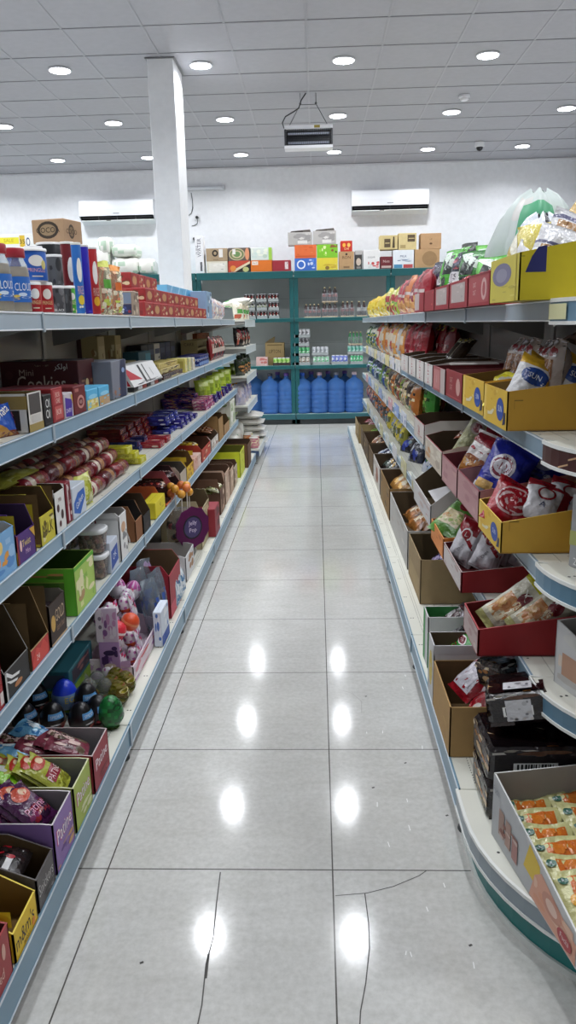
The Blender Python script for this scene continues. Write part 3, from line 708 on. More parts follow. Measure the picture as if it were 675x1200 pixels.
# ---- tea boxes: three stepped layers
TEA = [('s', .05, .08, .95, .92, 12, ['b98a5cc', '8c2b28c', 'd8c19cc', 'a8483ac', '6a3a28c'], 5), ('t', .5, .7, .16, 'TEA', 'f0dcc0c')]
TEB = [('r', .08, .1, .92, .9, '8f2a2cc'), ('s', .1, .1, .9, .9, 5, ['7d2226c', 'a03434c'], 9)]
G = 'red tea boxes on the left top shelf'
carton(-1, 0, 156, 164, 341, .06, 'dark blue tea box standing beside the clear jelly bags', '9a8878c', [('s', .05, .05, .95, .95, 12, ['b5a08cc', '6b5a50c', 'd8c8b0c'], 4)], [('r', .08, .5, .92, .94, '75839cc'), ('r', .08, .06, .92, .48, '22284fc'), ('s', .1, .1, .9, .4, 7, ['3d4a86c', '8a2a3cc', 'c8ccd8c'], 3)], name='tea_box')
tm = {}
def tea(i, Y, w, h, dep, d, z, lb, v=0):
    k = (round(w, 3), round(h, 3), v)
    if k not in tm: tm[k] = Proto('tea_box', 'box', [('tea_box', carton_mb(w-.004, dep, h, '9a2a2cc', TEA if v == 0 else TEB+[('e', .5, .5, .3, .3, 'b98a5cc')], TEB if v == 0 else TEA))])
    put(tm[k], -1, 0, Y, lb, d, z, group=G)
y0, y1 = sp(-1, 0, 172, 243); n = 11; w = (y1-y0)/n; h = .068
for i in range(n): tea(i, y0+w*(i+.5), w, h, .13, .006, .0005, 'red and brown tea box, %s of the front bottom row on the left top shelf' % O(i), i % 2)
y0b = Yat(166, -.85, 1.52); n2 = 9
for i in range(n2): tea(i, y0b+w*(i+.5)-.03, w, h, .13, .02, h+.001, 'red and brown tea box, %s of the middle layer on the left top shelf' % O(i), (i+1) % 2)
y0c = Yat(140, -.95, 1.6)
for i in range(4): tea(i, y0c+.16*(i+.5), .16, .072, .14, .09, 2*h+.003, 'red tea box, %s of the uppermost layer on the left top shelf' % O(i), (i+1) % 2)
y0d = Yat(150, -.95, 1.5)
for i in range(2): tea(i, y0d+.15*(i+.5)-.12, .15, h*2, .12, .155, .0005, 'tall red tea box, %s of the pair hidden behind the stepped tea boxes' % O(i), 1)
# light blue sugar stacks and far packs on the top shelf
G = 'light blue boxes on the left top shelf'
y0, y1 = sp(-1, 0, 206, 247, .1); n = 6; w = (y1-y0)/n
p = Proto('biscuit_box', 'box', [('biscuit_box', carton_mb(w-.006, .16, .21, '5aa6d2c', [('r', 0, .74, 1, 1, '64b2dcc'), ('p', [(.3, .74), (.6, 1), (.75, 1), (.45, .74)], '9ad0ecc'), ('r', .1, .1, .9, .7, 'b84a48c'), ('s', .1, .1, .9, .7, 8, ['d8c8b8c', '7a2430c', '5a86b8c'], 2)], [('r', 0, .75, 1, 1, '6ab4dcc'), ('s', .05, .05, .95, .7, 9, ['c8b8b0c', '8a3038c', '40608cc'], 4)], top='6db6dcc'))])
for i in range(n): put(p, -1, 0, y0+w*(i+.5), 'light blue box behind the tea boxes, %s of its row on the left top shelf' % O(i), .145, group=G)
carton(-1, 0, 243, 249, 341, .12, 'tall light blue box ending the tea boxes on the left top shelf', '7f9cb8c', [('s', .05, .05, .95, .95, 10, ['a8b8c8c', '5a6a80c', 'd8dce0c'], 4)], name='tea_box')
y0, y1 = sp(-1, 0, 250, 266); n = 5; w = (y1-y0)/n
for i in range(n):
    p = bag('flour_bag', 'bag', w*.9, .17-.005*i, .07, ['d8d2cc', 'c8c4d0', 'dcd0c8'][i % 3], [('s', .1, .1, .9, .8, 0, ['d4a8a0', 'b8b4c4', 'e4e0d8'], i)], seed=i, nu=8, nv=12)
    put(p, -1, 0, y0+w*(i+.5), 'pale packet standing before the rice bags, %s of its row on the left top shelf' % O(i), .012, group='pale packets on the left top shelf')
# ---- second shelf -------------------------------------------------------------
l = 1
def pouch(s, l, px, w, h, t, base, spec, label, name='snack_bag', cat='bag', text=(), d=.01, z=.0005, rx=-.12, rz=0, ry=0, seed=1, group=None, nu=12, nv=16, Y=None, **k):
    p = bag(name, cat, w, h, t, base, spec, seed=seed, text=text, nu=nu, nv=nv, **k)
    if Y is None: Y = Yat(px, s*(XF[s][l]+d), ZD[s][l]+z)
    put(p, s, l, Y, label, d, z, rx, ry, rz, group); return p
pouch(-1, 1, 7, .15, .095, .04, '2456b4', [('d', -.2, .34, .9, 'c08a3a'), ('r', 0, 0, 1, .2, '7a3d22'), ('d', .86, 1.4, -.9, 'e2c66a')], 'blue and brown biscuit pouch at the near end of the left second shelf', text=[('t', .45, .66, .26, 'Biscolata', 'f2f0e8p', .8, .35)], rx=-.3, d=.04, rz=-.35)
pouch(-1, 1, 22, .1, .092, .04, '47307a', [('r', .1, .08, .9, .4, '5c3a2a'), ('s', .4, .05, .9, .35, 0, ['8a8a3a', '6a4a86'], 2)], 'purple biscuit pouch leaning in front of the brown display carton', text=[('t', .45, .64, .26, 'Choco', 'c86a8ep', .8, .35)], rx=-.28, d=.035, rz=-.35, seed=4)
tray(-1, 1, 35, 52, 462, 462, .24, 'brown display carton with a white cut-out front on the left second shelf', 'dcd8d0c', '8a7444k', [('r', .12, .45, .88, .97, '4e4a48c'), ('r', .0, 0, 1, .2, 'a08a50c'), ('r', .2, .24, .8, .42, 'c9c6c0c')], [('r', 0, .6, 1, .94, '9a8248k'), ('r', .1, .06, .9, .58, '2a1c14k')], slope=.05)
OT = [('t', .5, .72, .28, 'OI', 'f0f0ecc', .8), ('t', .45, .38, .28, 'OI', 'f0f0ecc', .8), ('r', .1, .04, .9, .1, '3c3c3cc')]
carton(-1, 1, 53, 63, 464, .26, 'black biscuit box with white letters beside the brown display carton', '1b1a1cc', OT, OT, name='biscuit_box', top='3a2f30c')
LT = [('r', .12, .52, .88, .94, 'b4474ac'), ('t', .5, .8, .14, 'BOB', 'f0c8bcc', .7), ('t', .5, .62, .14, 'ORE', 'f0c8bcc', .7), ('r', .12, .08, .88, .47, 'c25a58c'), ('t', .5, .3, .16, 'BOB', 'f2d4c8c', .7)]
carton(-1, 1, 63.5, 76, 456, .28, 'red biscuit box printed with pale blocks of text on the left second shelf', '9c2c30c', LT, LT, name='biscuit_box', top='6a3038c')
carton(-1, 1, 77, 87, 462, .22, 'white and purple chocolate box beside the red biscuit box', 'c8bfc4c', [('p', [(.05, .08), (.8, .02), (.92, .7), (.1, .84)], '4b2c9ac'), ('t', .45, .3, .16, 'DAIRY', 'e8e0f0c', .7), ('p', [(.75, .9), (.95, .9), (.92, .5)], 'd8b44ac')], name='chocolate_box')
carton(-1, 1, 88, 102, 454, .25, 'dark red box with a pale round emblem on the left second shelf', '6e2024c', [('e', .55, .42, .3, .24, 'c98c84c'), ('e', .55, .42, .2, .15, '6e2024c'), ('t', .55, .42, .12, 'KEX', 'e8c8c0c', .4), ('r', .1, .8, .4, .92, 'b06a64c')], name='biscuit_box')
for i, (a, b, py) in enumerate(((103, 116, 458), (117, 129, 454))):
    carton(-1, 1, a, b, py, .1, 'light blue milk biscuit pack at the shelf front, %s one, before the cookie box' % ('nearer', 'farther')[i], '5ab4dec', [('r', 0, 0, 1, .5, ('d8c86a', 'b89a78')[i]+'c'), ('s', .05, .05, .95, .5, 9, ['e6dfb0c', 'c9a050c', '8ac8e0c'], 3+i), ('e', .5, .62, .4, .12, '8fd0eec')], name='biscuit_pack', group='light blue biscuit packs')
# cookie carton, set back
Yf = Yat(131, -.835, 1.125); CK = [('t', .52, .5, .36, 'Cookies', 'cfc6bac', .62), ('t', .34, .75, .14, 'Mini', 'b8a898c', .2), ('t', .78, .86, .16, '\ufeae\ufedc\ufedf\ufeed\ufe8d', 'd8d4ccc', .26), ('r', .55, .2, .72, .24, '9a8a80c'), ('e', .12, .7, .05, .09, '5a2a2cc'), ('s', .85, .05, .98, .5, 6, ['7a5236c', 'a88458c', '2c1412c'], 4)]
p = Proto('cookie_carton', 'box', [('cookie_carton', carton_mb(.22, .30, .165, '4a1719c', [('s', .05, .05, .95, .6, 10, ['7a5236c', 'a8946cc', '281312c'], 6)], CK, top='4a4a50c'))])
put(p, -1, 1, Yf-.12, 'large dark maroon cookie carton with white script on the left second shelf', .09)
carton(-1, 1, 133, 150, 424, .25, 'grey-blue carton with a dark curve right behind the cookie carton', '787c88c', [('p', [(.45, 0), (.9, 0), (.95, 1), (.6, 1), (.5, .5)], '28304ec'), ('s', .0, .0, .5, .3, 5, ['3a3a40c', 'a06a4ac'], 4), ('e', .75, .72, .1, .07, '8aa0c8c')], [('r', .3, .1, .7, .9, '50545ec')], name='carton', d=.012)
# striped box and cream boxes at the back
p = Proto('biscuit_box', 'box', [('biscuit_box', carton_mb(.3, .1, .07, '3c2a22c', N=[('r', i*.14, 0, i*.14+.06, 1, '7a5a3ac') for i in range(7)], F=[('r', i*.14, 0, i*.14+.06, 1, '7a5a3ac') for i in range(7)]))])
put(p, -1, 1, Yat(59, -1.02, 1.125)-.1, 'brown and beige striped box deep on the left second shelf', .29)
for i, px in enumerate((116, 136)):
    p = Proto('biscuit_box', 'box', [('biscuit_box', carton_mb(.13, .11, .24, 'a89868c', [('r', .1, .1, .9, .8, 'b8a878c'), ('s', .15, .2, .85, .7, 8, ['c9a84cc', '8a6a3ac', 'd8d0a8c'], i)], [('r', .0, .0, .25, 1, '4a2c2ac'), ('s', .3, .2, .95, .8, 8, ['c9b060c', '9a7a46c', 'e0d8b0c'], i)]))])
    put(p, -1, 1, Yat(px, -1.1, 1.25), 'cream biscuit box deep behind the cookie carton, %s one' % ('nearer', 'farther')[i], .28, group='cream boxes deep on the left second shelf')
pouch(-1, 1, 0, .15, .05, .035, 'b8b098', [('s', .1, .1, .9, .9, 0, ['c8c0a4', '9a9078'], 2)], 'pale packet lying on top of the cookie carton', Y=Yf-.16, d=.2, z=.1665, rx=-PI/2)
# white slant display
Y0_, Y1_ = sp(-1, 1, 158, 191, .01)
m = MB(); w = Y1_-Y0_; h = .11
m.slab([(-w/2, 0, .02), (-w/2, .16, .02), (-w/2, .12, h), (-w/2, .05, h)], (w, 0, 0), 'd9d9d9c', 'd9d9d9c', 'dededec')
m.deco(plane((-w/2, 0, .02), (w, 0, 0), (0, .05, h-.02)), [('p', [(.0, 1), (.0, .35), (.35, .25)], 'b02030c'), ('r', .4, .05, .46, .95, '2a2a2ec'), ('r', .55, .05, .58, .95, '2a2a2ec'), ('t', .75, .5, .4, '1', '2a2a2ec'), ('s', 0, 0, 1, .14, 8, ['3a3a3ec', 'b8b8b8c'], 3)], asp=w/.11)
m.deco(plane((-w/2, .16, .02), (0, -.16, 0), (0, 0, h-.02)), [('p', [(.1, .05), (.9, .05), (.62, .9)], 'b02030c')])
for i in range(7): m.box(-w/2+.004+i*w/7, .004, .0, -w/2+w/7*(i+1)-.006, .12, .0195, ['1c1c20c', 'b8b8bac', '8a3a30c'][i % 3])
put(Proto('gum_display', 'display', [('gum_display', m)]), -1, 1, (Y0_+Y1_)/2, 'white slanted display box with a red triangle on the left second shelf', .01)
# dark tall boxes at the back
G = 'dark boxes deep on the left second shelf'
ya, yb_ = Yat(163, -1.1, 1.2), Yat(203, -1.1, 1.2); n = 6; w = (yb_-ya)/n
for i in range(n):
    c = ['16171c', '20242e', 'b8b4a8', '1c2440', '232b52', '1a1c24'][i]
    p = Proto('chocolate_box', 'box', [('chocolate_box', carton_mb(w-.006, .09, .17, c+'c', [('r', .1, .6, .9, .8, '3c4460c'), ('s', .1, .1, .9, .5, 5, ['2e3450c', '0f1014c'], i)], [('r', .1, .55, .9, .75, '39405ac')]))])
    put(p, -1, 1, ya+w*(i+.5), 'tall %s box deep on the left second shelf, %s of its row' % (('white' if i == 2 else 'dark'), O(i)), .28, group=G)
carton(-1, 1, 164, 178, 413, .09, 'teal box behind the white slanted display on the left second shelf', '2c5a6cc', [('r', .55, .1, .98, .9, '3f8aa4c'), ('t', .75, .4, .2, 'Life', 'c8e0e4c', .3)], d=.2, name='biscuit_box')
carton(-1, 1, 151, 161, 424, .1, 'small cream box beside the teal box on the left second shelf', '9a9468c', [('r', .1, .5, .9, .9, 'c0b888c')], d=.21, name='biscuit_box')
# long cream wafer packs
G = 'cream wafer packs on the left second shelf'
Y0_, Y1_ = sp(-1, 1, 192, 214, .02)
for j in range(3):
    p = Proto('wafer_pack', 'pack', [('wafer_pack', carton_mb(Y1_-Y0_-.02*j, .15-.02*j, .028, ['3a1c1cf', 'c8b878f', 'd0bc70f'][j], [('s', .05, .1, .95, .9, 8, ['e0d090f', '8a6a30f', '5a2a20f'], j)], [('r', .1, .1, .9, .9, '8a7a4af')]))])
    put(p, -1, 1, (Y0_+Y1_)/2-.015*j, '%s wafer pack %s in the stack past the white slanted display' % (('dark', 'cream', 'cream')[j], ('lowest', 'second from bottom', 'topmost')[j]), .02+.01*j, .001+.0295*j, group=G)
for i in range(3):
    Y = Yat(216+4.5*i, -.83, 1.125)
    p = Proto('biscuit_pack', 'pack', [('biscuit_pack', carton_mb(.075, .12, .085-.004*i, ['d8cc70c', 'cfd0a0c', 'd9d4c8c'][i], [('s', .1, .1, .9, .9, 8, ['e8e080c', 'c8a83cc', 'e8e4dcc'], i)], [('r', .1, .2, .9, .8, 'b8a850c')]))])
    put(p, -1, 1, Y, 'pale yellow biscuit pack, %s of three before the navy tins' % O(i), .012, group='pale yellow packs')
tn = can('biscuit_tin', 'tin', .038, .075, '23428cp', '2a2a60p', [('s', .2, .1, .6, .9, 9, ['c8ccdcp', '1c2460p', '7a96c8p'], 2), ('t', .36, .6, .25, 'MIX', 'e8ecf4p', .2)], n=14)
for i in range(6):
    for j in range(2):
        put(tn, -1, 1, Yat(230, -.85, 1.125)+.08*i, 'blue and white tin, %s in the %s row of the left second shelf' % (O(i), ('front', 'rear')[j]), .05+.085*j, .0005, group='blue tins on the left second shelf')
carton(-1, 1, 232, 249, 399, .14, 'large beige carton behind the blue tins on the left second shelf', 'a89868k', [('r', .05, .62, .95, .68, '6a5a3ak'), ('t', .5, .8, .16, 'CAKE CAKE CAKE', '5a4a30k', .85)], [('t', .5, .8, .16, 'CAKE', '5a4a30k', .6)], d=.19, name='carton')
carton(-1, 1, 232, 246, 391, .1, 'orange box deep on the left second shelf above the beige carton', '8a4a22c', [('s', .05, .1, .95, .9, 8, ['a8622cc', '6a3418c'], 2)], d=.3, z=.0, name='biscuit_box')
# red-black pouches, far
for i in range(8):
    Y = Yat(253, -.83, 1.125)+.105*i
    pouch(-1, 1, 0, .13, .19, .06, ['7a1c24', '2a1214', '8c2430', '1e1216'][i % 4], [('r', .1, .3, .9, .5, 'c8b8ac'), ('s', .1, .5, .9, .9, 0, ['a83038', '2a1012', 'c8a8a0'], i)], 'red and black coffee pouch, %s of the row far along the left second shelf' % O(i), Y=Y, d=.03, rx=-.08, nu=8, nv=10, seed=i, group='red black pouches')
# ---- third shelf --------------------------------------------------------------
pouch(-1, 2, 2, .09, .12, .04, '24489c', [('r', 0, 0, 1, .4, 'e0e4ea'), ('d', .3, .5, .5, 'f0f2f4')], 'blue and white pouch at the near edge of the left third shelf', d=.06, rx=-.2, rz=-.4)
tray(-1, 2, -14, 21, 634, 640, .12, 'light blue display tray of orange and yellow packs on the left third shelf', '7eb0dcc', 'c8d4e0c', [('s', .05, .05, .95, .9, 12, ['9cc4e8c', 'e8a040c', 'f0d080c', '5a90ccc'], 6)], [('s', 0, .1, 1, .9, 9, ['e8a040c', 'f0dc8cc', 'e8ecf0c'], 3)], slope=.2)
for i in range(3): pouch(-1, 2, 0, .085, .1, .025, 'e2a63c', [('s', .05, .1, .95, .9, 0, ['f0d890', 'd88a2c', 'e8c450'], i)], 'orange wafer packet, %s from the front in the light blue tray' % O(i), Y=sp(-1, 2, -14, 21)[0]+.1, d=.02+.032*i, z=.006, rx=-.1, group='orange wafer packets', nu=8, nv=10)
tray(-1, 2, 22, 43, 604, 630, .2, 'purple and yellow chocolate display carton on the left third shelf', '4f2a78c', '3a2448c', [('r', 0, 0, .08, 1, '8a2430c'), ('t', .5, .62, .24, 'Twist', 'e8d080c', .6), ('t', .55, .3, .18, 'Mini', 'd8b0d8c', .4), ('p', [(.7, .98), (.98, .98), (.98, .6)], 'd8a83cc'), ('e', .18, .6, .06, .2, 'f0c8c0c')], [('r', 0, .62, 1, .98, 'c4ae22c'), ('r', .3, .66, .62, .92, '8c2018c'), ('t', .46, .84, .1, 'Dark', 'e8b8a0c', .3), ('t', .5, .73, .1, 'Roast', 'e8b8a0c', .3), ('t', .5, .4, .2, 'gaggu', 'd8cc70c', .8), ('t', .5, .55, .06, 'CHOCOLATE', '9a8ac0c', .6), ('r', 0, .0, 1, .26, 'e0b030c')], slope=.1)
tray(-1, 2, 49, 66, 580, 608, .28, 'open brown carton with a yellow front lip on the left third shelf', 'cfc23ac', '5a4426k', [('s', .05, .1, .95, .9, 8, ['e8dc60c', '6a5a1cc', 'e0d8a0c'], 4), ('t', .5, .5, .4, 'MILK', '4a3a14c', .7)], [('r', 0, .05, 1, 1, '6a5230k')], slope=.12)
tray(-1, 2, 67, 79, 574, 580, .28, 'white display carton with dark spots and the number 36 on it', 'e2e2dec', '4e3c24k', [('e', .3, .6, .12, .1, '4a2a2cc'), ('e', .65, .4, .12, .12, '3a2422c'), ('e', .4, .2, .1, .08, '5a2c30c'), ('t', .5, .8, .1, 'Milk', '6a3a3cc', .6)], [('r', 0, .8, 1, .99, 'e6e6e2c'), ('r', .85, .8, .99, .99, '8c1c24c'), ('t', .92, .9, .12, '36', 'f0e0dcc', .2), ('e', .3, .88, .06, .06, '2a2626c'), ('e', .6, .9, .05, .06, '2a2626c')], slope=.03)
carton(-1, 2, 80, 86, 567, .25, 'narrow maroon box with white stripes between the white and blue packs', '7c1a28c', [('r', .25, .05, .45, .95, 'e8d8d8c'), ('t', .7, .5, .08, 'KIT', 'e8d0c8c', .5), ('s', .1, .1, .9, .9, 6, ['d8c4c0c', '5a1018c'], 3)], name='chocolate_box', d=.01)
carton(-1, 2, 87, 102, 573, .2, 'white box with a blue oval logo on the left third shelf', 'cdd6e0c', [('p', [(.05, .2), (.5, .05), (.95, .5), (.9, .8), (.4, .75), (.08, .5)], '2a62b8c'), ('t', .5, .47, .2, 'Galleta', 'f0f4f8c', .7, .35)], name='biscuit_box', d=.006)
pouch(-1, 2, 107, .12, .115, .045, 'c8cc60', [('s', .1, .1, .9, .9, 0, ['dfe08c', 'b0b43c', 'e6e2b0'], 2)], 'pale yellow-green packet standing next to the blue oval box', d=.01, rx=-.08, rz=-.15)
pouch(-1, 2, 0, .34, .12, .03, 'c4c24c', [('s', .1, .1, .9, .9, 0, ['d8d878', 'a8a838'], 4)], 'yellow-green packet lying across the tops of the cartons', Y=sp(-1, 2, 67, 87)[0]+.12, d=.12, z=.172, rx=-PI/2)
# biscuit rolls: axis along the shelf
def roll_mb(L, r, c, seed):
    m = MB(); k = c
    prof = [(.0, 0, k), (r*.75, .004, k), (r, .012, k), (r, L*.2, 'd8ccb8f' if seed % 3 == 0 else c), (r, L*.38, c), (r, L*.5, '7a5030f' if seed % 2 else '9a6a3cf'), (r, L*.75, c), (r, L-.012, k), (r*.75, L-.004, k), (0, L, k)]
    m.lathe(prof, 14); m.v = [(p[2]-L/2, p[1], p[0]+r) for p in m.v]; return m
RC = ['6e1420f', '7c1a24f', '54101af', '8a2430f']
rp = [Proto('biscuit_roll', 'biscuit roll', [('biscuit_roll', roll_mb(.185, .03, RC[i % 4], i))]) for i in range(4)]
ya, yb_ = Yat(20, -.87, .79), Yat(146, -.85, .79); n = 6; w = .192
G = 'biscuit rolls on the left third shelf'
k = 0
for lay in range(3):
    for col in range(3 if lay else 4):
        for i in range(n if lay < 2 else n-1):
            y = yb_-w*(i+.5)-.03*lay
            if y < 1.95 or (y < 2.42 and col < 2): continue
            dd = .055+.062*col+.031*lay
            k += 1
            put(rp[k % 4], -1, 2, y, 'dark red biscuit roll, %s from far end, %s row from front, %s layer' % (['first']+ORD[1:] and (['first']+ORD[1:])[i], (['first']+ORD[1:])[col], ('bottom', 'middle', 'top')[lay]), dd, .0005+.0525*lay, rz=random.Random(k).uniform(-.06, .06), group=G)
# yellow bars
yp = Proto('biscuit_pack', 'pack', [('biscuit_pack', carton_mb(.10, .13, .03, 'cdc832f', [('r', .1, .2, .5, .8, 'e0dc5cf'), ('s', .1, .1, .9, .9, 5, ['a8a020f', 'e8e470f'], 2)], [('r', .2, .2, .9, .8, 'e4e060f'), ('t', .55, .5, .4, 'LEMON', '7a7410f', .6)], [('s', .1, .1, .9, .9, 6, ['b0aa28f', 'e0dc58f'], 3)]))])
y0 = Yat(160, -.85, .79)
for i, (dy, dd, z) in enumerate(((0, .012, 0), (-.03, .13, 0), (-.05, .03, .031), (-.09, .14, .031), (-.1, .05, .062))):
    put(yp, -1, 2, y0+dy, 'lemon yellow biscuit pack, %s of the stepped pile beside the rolls' % O(i), dd, z+.0005, rz=.04*(i % 3-1), group='yellow packs')
# blue, red and purple chocolate piles
def bars(y0, y1, n, d0, nd, lay, w, dep, h, col, cols, desc, group, l=2, s=-1, txt=None, jit=.02, skip=0):
    sp_ = [('s', .05, .1, .95, .9, 8, cols, 3)]
    p = Proto('chocolate_bar', 'bar', [('chocolate_bar', carton_mb(w, dep, h, col, sp_+([('t', .5, .5, .5, txt, 'f0e8e0f', .7)] if txt else []), sp_, sp_))])
    R = random.Random(n*7+nd)
    for L in range(lay):
        for j in range(nd):
            for i in range(n):
                if R.random() < skip and L: continue
                y = y0+(y1-y0)*(i+.5)/n-.012*L
                put(p, s, l, y, '%s, %s along, %s row, %s layer' % (desc, (['first']+ORD[1:])[i], ('front', 'second', 'third')[j], ('bottom', 'second', 'third', 'fourth', 'fifth')[L]), d0+j*(dep+.004)+.006*L, .0005+(h+.0006)*L, rz=R.uniform(-jit, jit), group=group)
bars(Yat(152, -.9, .79), Yat(178, -.9, .79), 3, .1, 1, 2, .075, .14, .027, '262c5ef', ['3a4486f', '9aa0c0f', '1a1e46f'], 'dark blue biscuit bar before the red pile', 'dark blue bars')
bars(Yat(182, -.84, .79), Yat(197, -.84, .79), 2, .015, 1, 1, .11, .14, .03, '9a2430f', ['b84a4af', 'e0c8b8f', '7a1822f'], 'red biscuit bar at the front of the red pile', 'front red bars')
bars(Yat(140, -1.0, .79), Yat(190, -.95, .79), 5, .165, 1, 4, .13, .17, .03, '6a1a1cf', ['8a2c28f', '5a1416f', 'b0743cf'], 'dark red biscuit bar behind the yellow packs', 'dark red bars')
bars(Yat(192, -.9, .79), Yat(207, -.9, .79), 3, .06, 2, 4, .11, .13, .026, '262c86f', ['3a48b0f', 'd8dcecf', '181c5cf'], 'royal blue chocolate bar past the red pile', 'royal blue bars', skip=.15)
bars(Yat(208, -.86, .79), Yat(228, -.86, .79), 4, .03, 2, 2, .12, .13, .027, '28227cf', ['4a3ca4f', 'c8c4e4f', '1c1658f'], 'violet-blue chocolate bar in the low pile', 'violet blue bars', txt='MILK', skip=.2)
bars(Yat(224, -.95, .79), Yat(243, -.95, .79), 5, .12, 2, 4, .1, .12, .026, '3c2070f', ['b05a78f', 'e0c8d0f', '2a1650f', 'c89a6af'], 'purple and pink chocolate bar in the high pile', 'purple pink bars', skip=.25, jit=.2)
bars(Yat(236, -.86, .79), Yat(246, -.86, .79), 3, .02, 1, 3, .1, .1, .026, 'a8527af', ['d8a0b0f', '5a2a6af', 'e8d8d8f'], 'pink chocolate bar at the front of the high pile', 'pink bars', jit=.15)
bars(Yat(247, -.86, .79), Yat(269, -.86, .79), 5, .02, 2, 2, .13, .12, .032, '3a2472f', ['5a3c9cf', '2a1858f', 'd0c4e0f'], 'flat purple chocolate box near the lime bags', 'flat purple boxes')
for i in range(7):
    pouch(-1, 2, 0, .15, .2, .06, '9ab32a', [('r', 0, 0, 1, .26, 'd08a2c'), ('s', .1, .3, .9, .6, 0, ['b4c840', '7a9420'], i), ('r', .2, .75, .8, .9, 'c8d860')], 'lime green bag with orange foot, %s of the row on the left third shelf' % O(i), Y=Yat(243+6.2*i, -.87, .79), d=.07, rx=-.15, rz=-.85, nu=10, nv=12, seed=i, group='lime bags')
# ---- fourth shelf -------------------------------------------------------------
tray(-1, 3, -12, 6.5, 763, 775, .28, 'red display carton cut by the left edge on the left fourth shelf', '9a1c22c', '4a1418c', [('r', .75, .06, .95, .26, 'e0d0ccc'), ('t', .4, .6, .2, 'CANDY', 'e0b8b0c', .6)], slope=.1)
tray(-1, 3, 8, 36, 736, 792, .3, 'black carton with white swirls and brown inside on the left fourth shelf', '1f1c1cc', '4c3c24k', [('p', [(.05, .9), (.25, .62), (.55, .5), (.6, .58), (.3, .7), (.1, .98)], 'e8e8e8c'), ('p', [(.05, .7), (.2, .48), (.45, .36), (.5, .42), (.25, .55)], 'e4e4e4c'), ('e', .5, .25, .16, .1, 'b87848c'), ('p', [(.02, 0), (.08, 0), (.08, 1), (.02, 1)], 'b8b8b4c')], slope=.18, edge='8a8a86c')
tray(-1, 3, 38, 59, 708, 765, .32, 'deep brown carton with a torn red front on the left fourth shelf', 'b8342cc', '5a4526k', [('p', [(0, 0), (.9, 0), (.9, .5), (.7, .98), (.5, .7), (.3, .9), (.15, .6)], 'd0443ac'), ('t', .35, .4, .3, '24', 'f0d8d0c', .4)], [('r', 0, 0, 1, 1, '6a5432k')], slope=.14, edge='b09468k')
tray(-1, 3, 61, 79, 708, 712, .3, 'brown display carton of thin dark chocolate bars on the left fourth shelf', '33231cc', '8a8478c', [('e', .2, .5, .13, .2, 'c9a050c'), ('t', .62, .62, .3, 'GOLD', 'c8b090c', .55), ('t', .62, .32, .16, 'dark bar', '9a7a60c', .5), ('r', .0, .0, 1, .05, 'c8a880c')], slope=.05, name='display_carton')
Y0_, Y1_ = sp(-1, 3, 61, 79, .02); m_ = carton_mb(.015, .26, .09, '221820f', [('r', 0, 0, 1, .1, 'b8b0b0f')], [('s', .05, .2, .95, .8, 5, ['3a2a30f', '181014f'], 2)], [('r', 0, .4, .35, .6, 'c8c0c0f')], top='3a3036f'); p = Proto('chocolate_bar', 'bar', [('chocolate_bar', m_)])
for i in range(12): put(p, -1, 3, Y0_+.02+i*(Y1_-Y0_-.035)/11.5, 'thin dark chocolate bar standing in the brown display carton, %s from the near end' % O(i), .025, .006, group='thin dark bars')
GN = [('r', 0, .78, 1, 1, '6cc238c'), ('s', .05, .1, .95, .75, 16, ['c8d878c', '8ab848c', 'e0dc9cc', '6a8a30c'], 4)]
tray(-1, 3, 91, 113, 667, 667, .3, 'bright green carton with an open front on the left fourth shelf', 'a8c85cc', '3a5a1cc', [('s', .05, .05, .95, .95, 16, ['d8dc98c', '8ab848c', 'e4e0b0c', 'b09060c'], 4), ('r', .0, .92, 1, 1, '5aa82ac')], [('r', 0, .72, 1, .99, '78c83cc'), ('s', .1, .76, .95, .96, 8, ['d8a060c', '5a8a28c', 'b8d880c'], 3), ('r', 0, .0, .9, .7, '4e7a26c'), ('r', .88, 0, 1, 1, '66bc30c')], slope=.03)
p = Proto('snack_box', 'box', [('snack_box', carton_mb(.2, .3, .07, '5a8a2cc', [], [], [('s', .05, .05, .95, .95, 14, ['9cc858c', 'c8b060c', '3f6a1cc'], 4)]))])
put(p, -1, 3, sp(-1, 3, 91, 113)[0]+.115, 'green box lying inside the bright green carton', .02, .007)
# date tubs
def tub_proto():
    b = MB(); q = [(.042, 0), (.046, .006), (.052, .075), (.053, .082)]
    def P(i, j):
        th = 2*PI*i/24; f = lambda v: math.copysign(abs(v)**.6, v)
        return (q[j][0]*f(math.cos(th)), q[j][0]*f(math.sin(th)), q[j][1])
    b.grid(P, 24, 3, 'd8d2ccct'[:6]+'t', True, True)
    c = MB(); R = random.Random(1)
    for k in range(4):
        for a in range(11):
            th = 2*PI*a/11+k; c.ball(.033*math.copysign(abs(math.cos(th))**.6, math.cos(th)), .033*math.copysign(abs(math.sin(th))**.6, math.sin(th)), .014+k*.017, .0115, ['5a2218p', '7a3424p', '46180fp', 'a8846cp'][R.randrange(4)], 7, 5)
    c.box(-.03, -.03, .005, .03, .03, .066, '4a1c14p')
    ll = MB()
    qq = [(.054, .078), (.056, .08), (.056, .092), (.05, .097), (.044, .094)]
    ll.grid(lambda i, j: (qq[j][0]*math.copysign(abs(math.cos(2*PI*i/24))**.6, math.cos(2*PI*i/24)), qq[j][0]*math.copysign(abs(math.sin(2*PI*i/24))**.6, math.sin(2*PI*i/24)), qq[j][1]), 24, 4, 'e4e6e8p', True, True)
    ll.poly([(.044*math.copysign(abs(math.cos(2*PI*i/24))**.6, math.cos(2*PI*i/24)), .044*math.copysign(abs(math.sin(2*PI*i/24))**.6, math.sin(2*PI*i/24)), .094) for i in range(24)], 'e8eaecp')
    return Proto('date_tub', 'tub', [('tub', b), ('contents', c), ('lid', ll)])
tp = tub_proto(); Yt = Yat(112, -.865, .475)
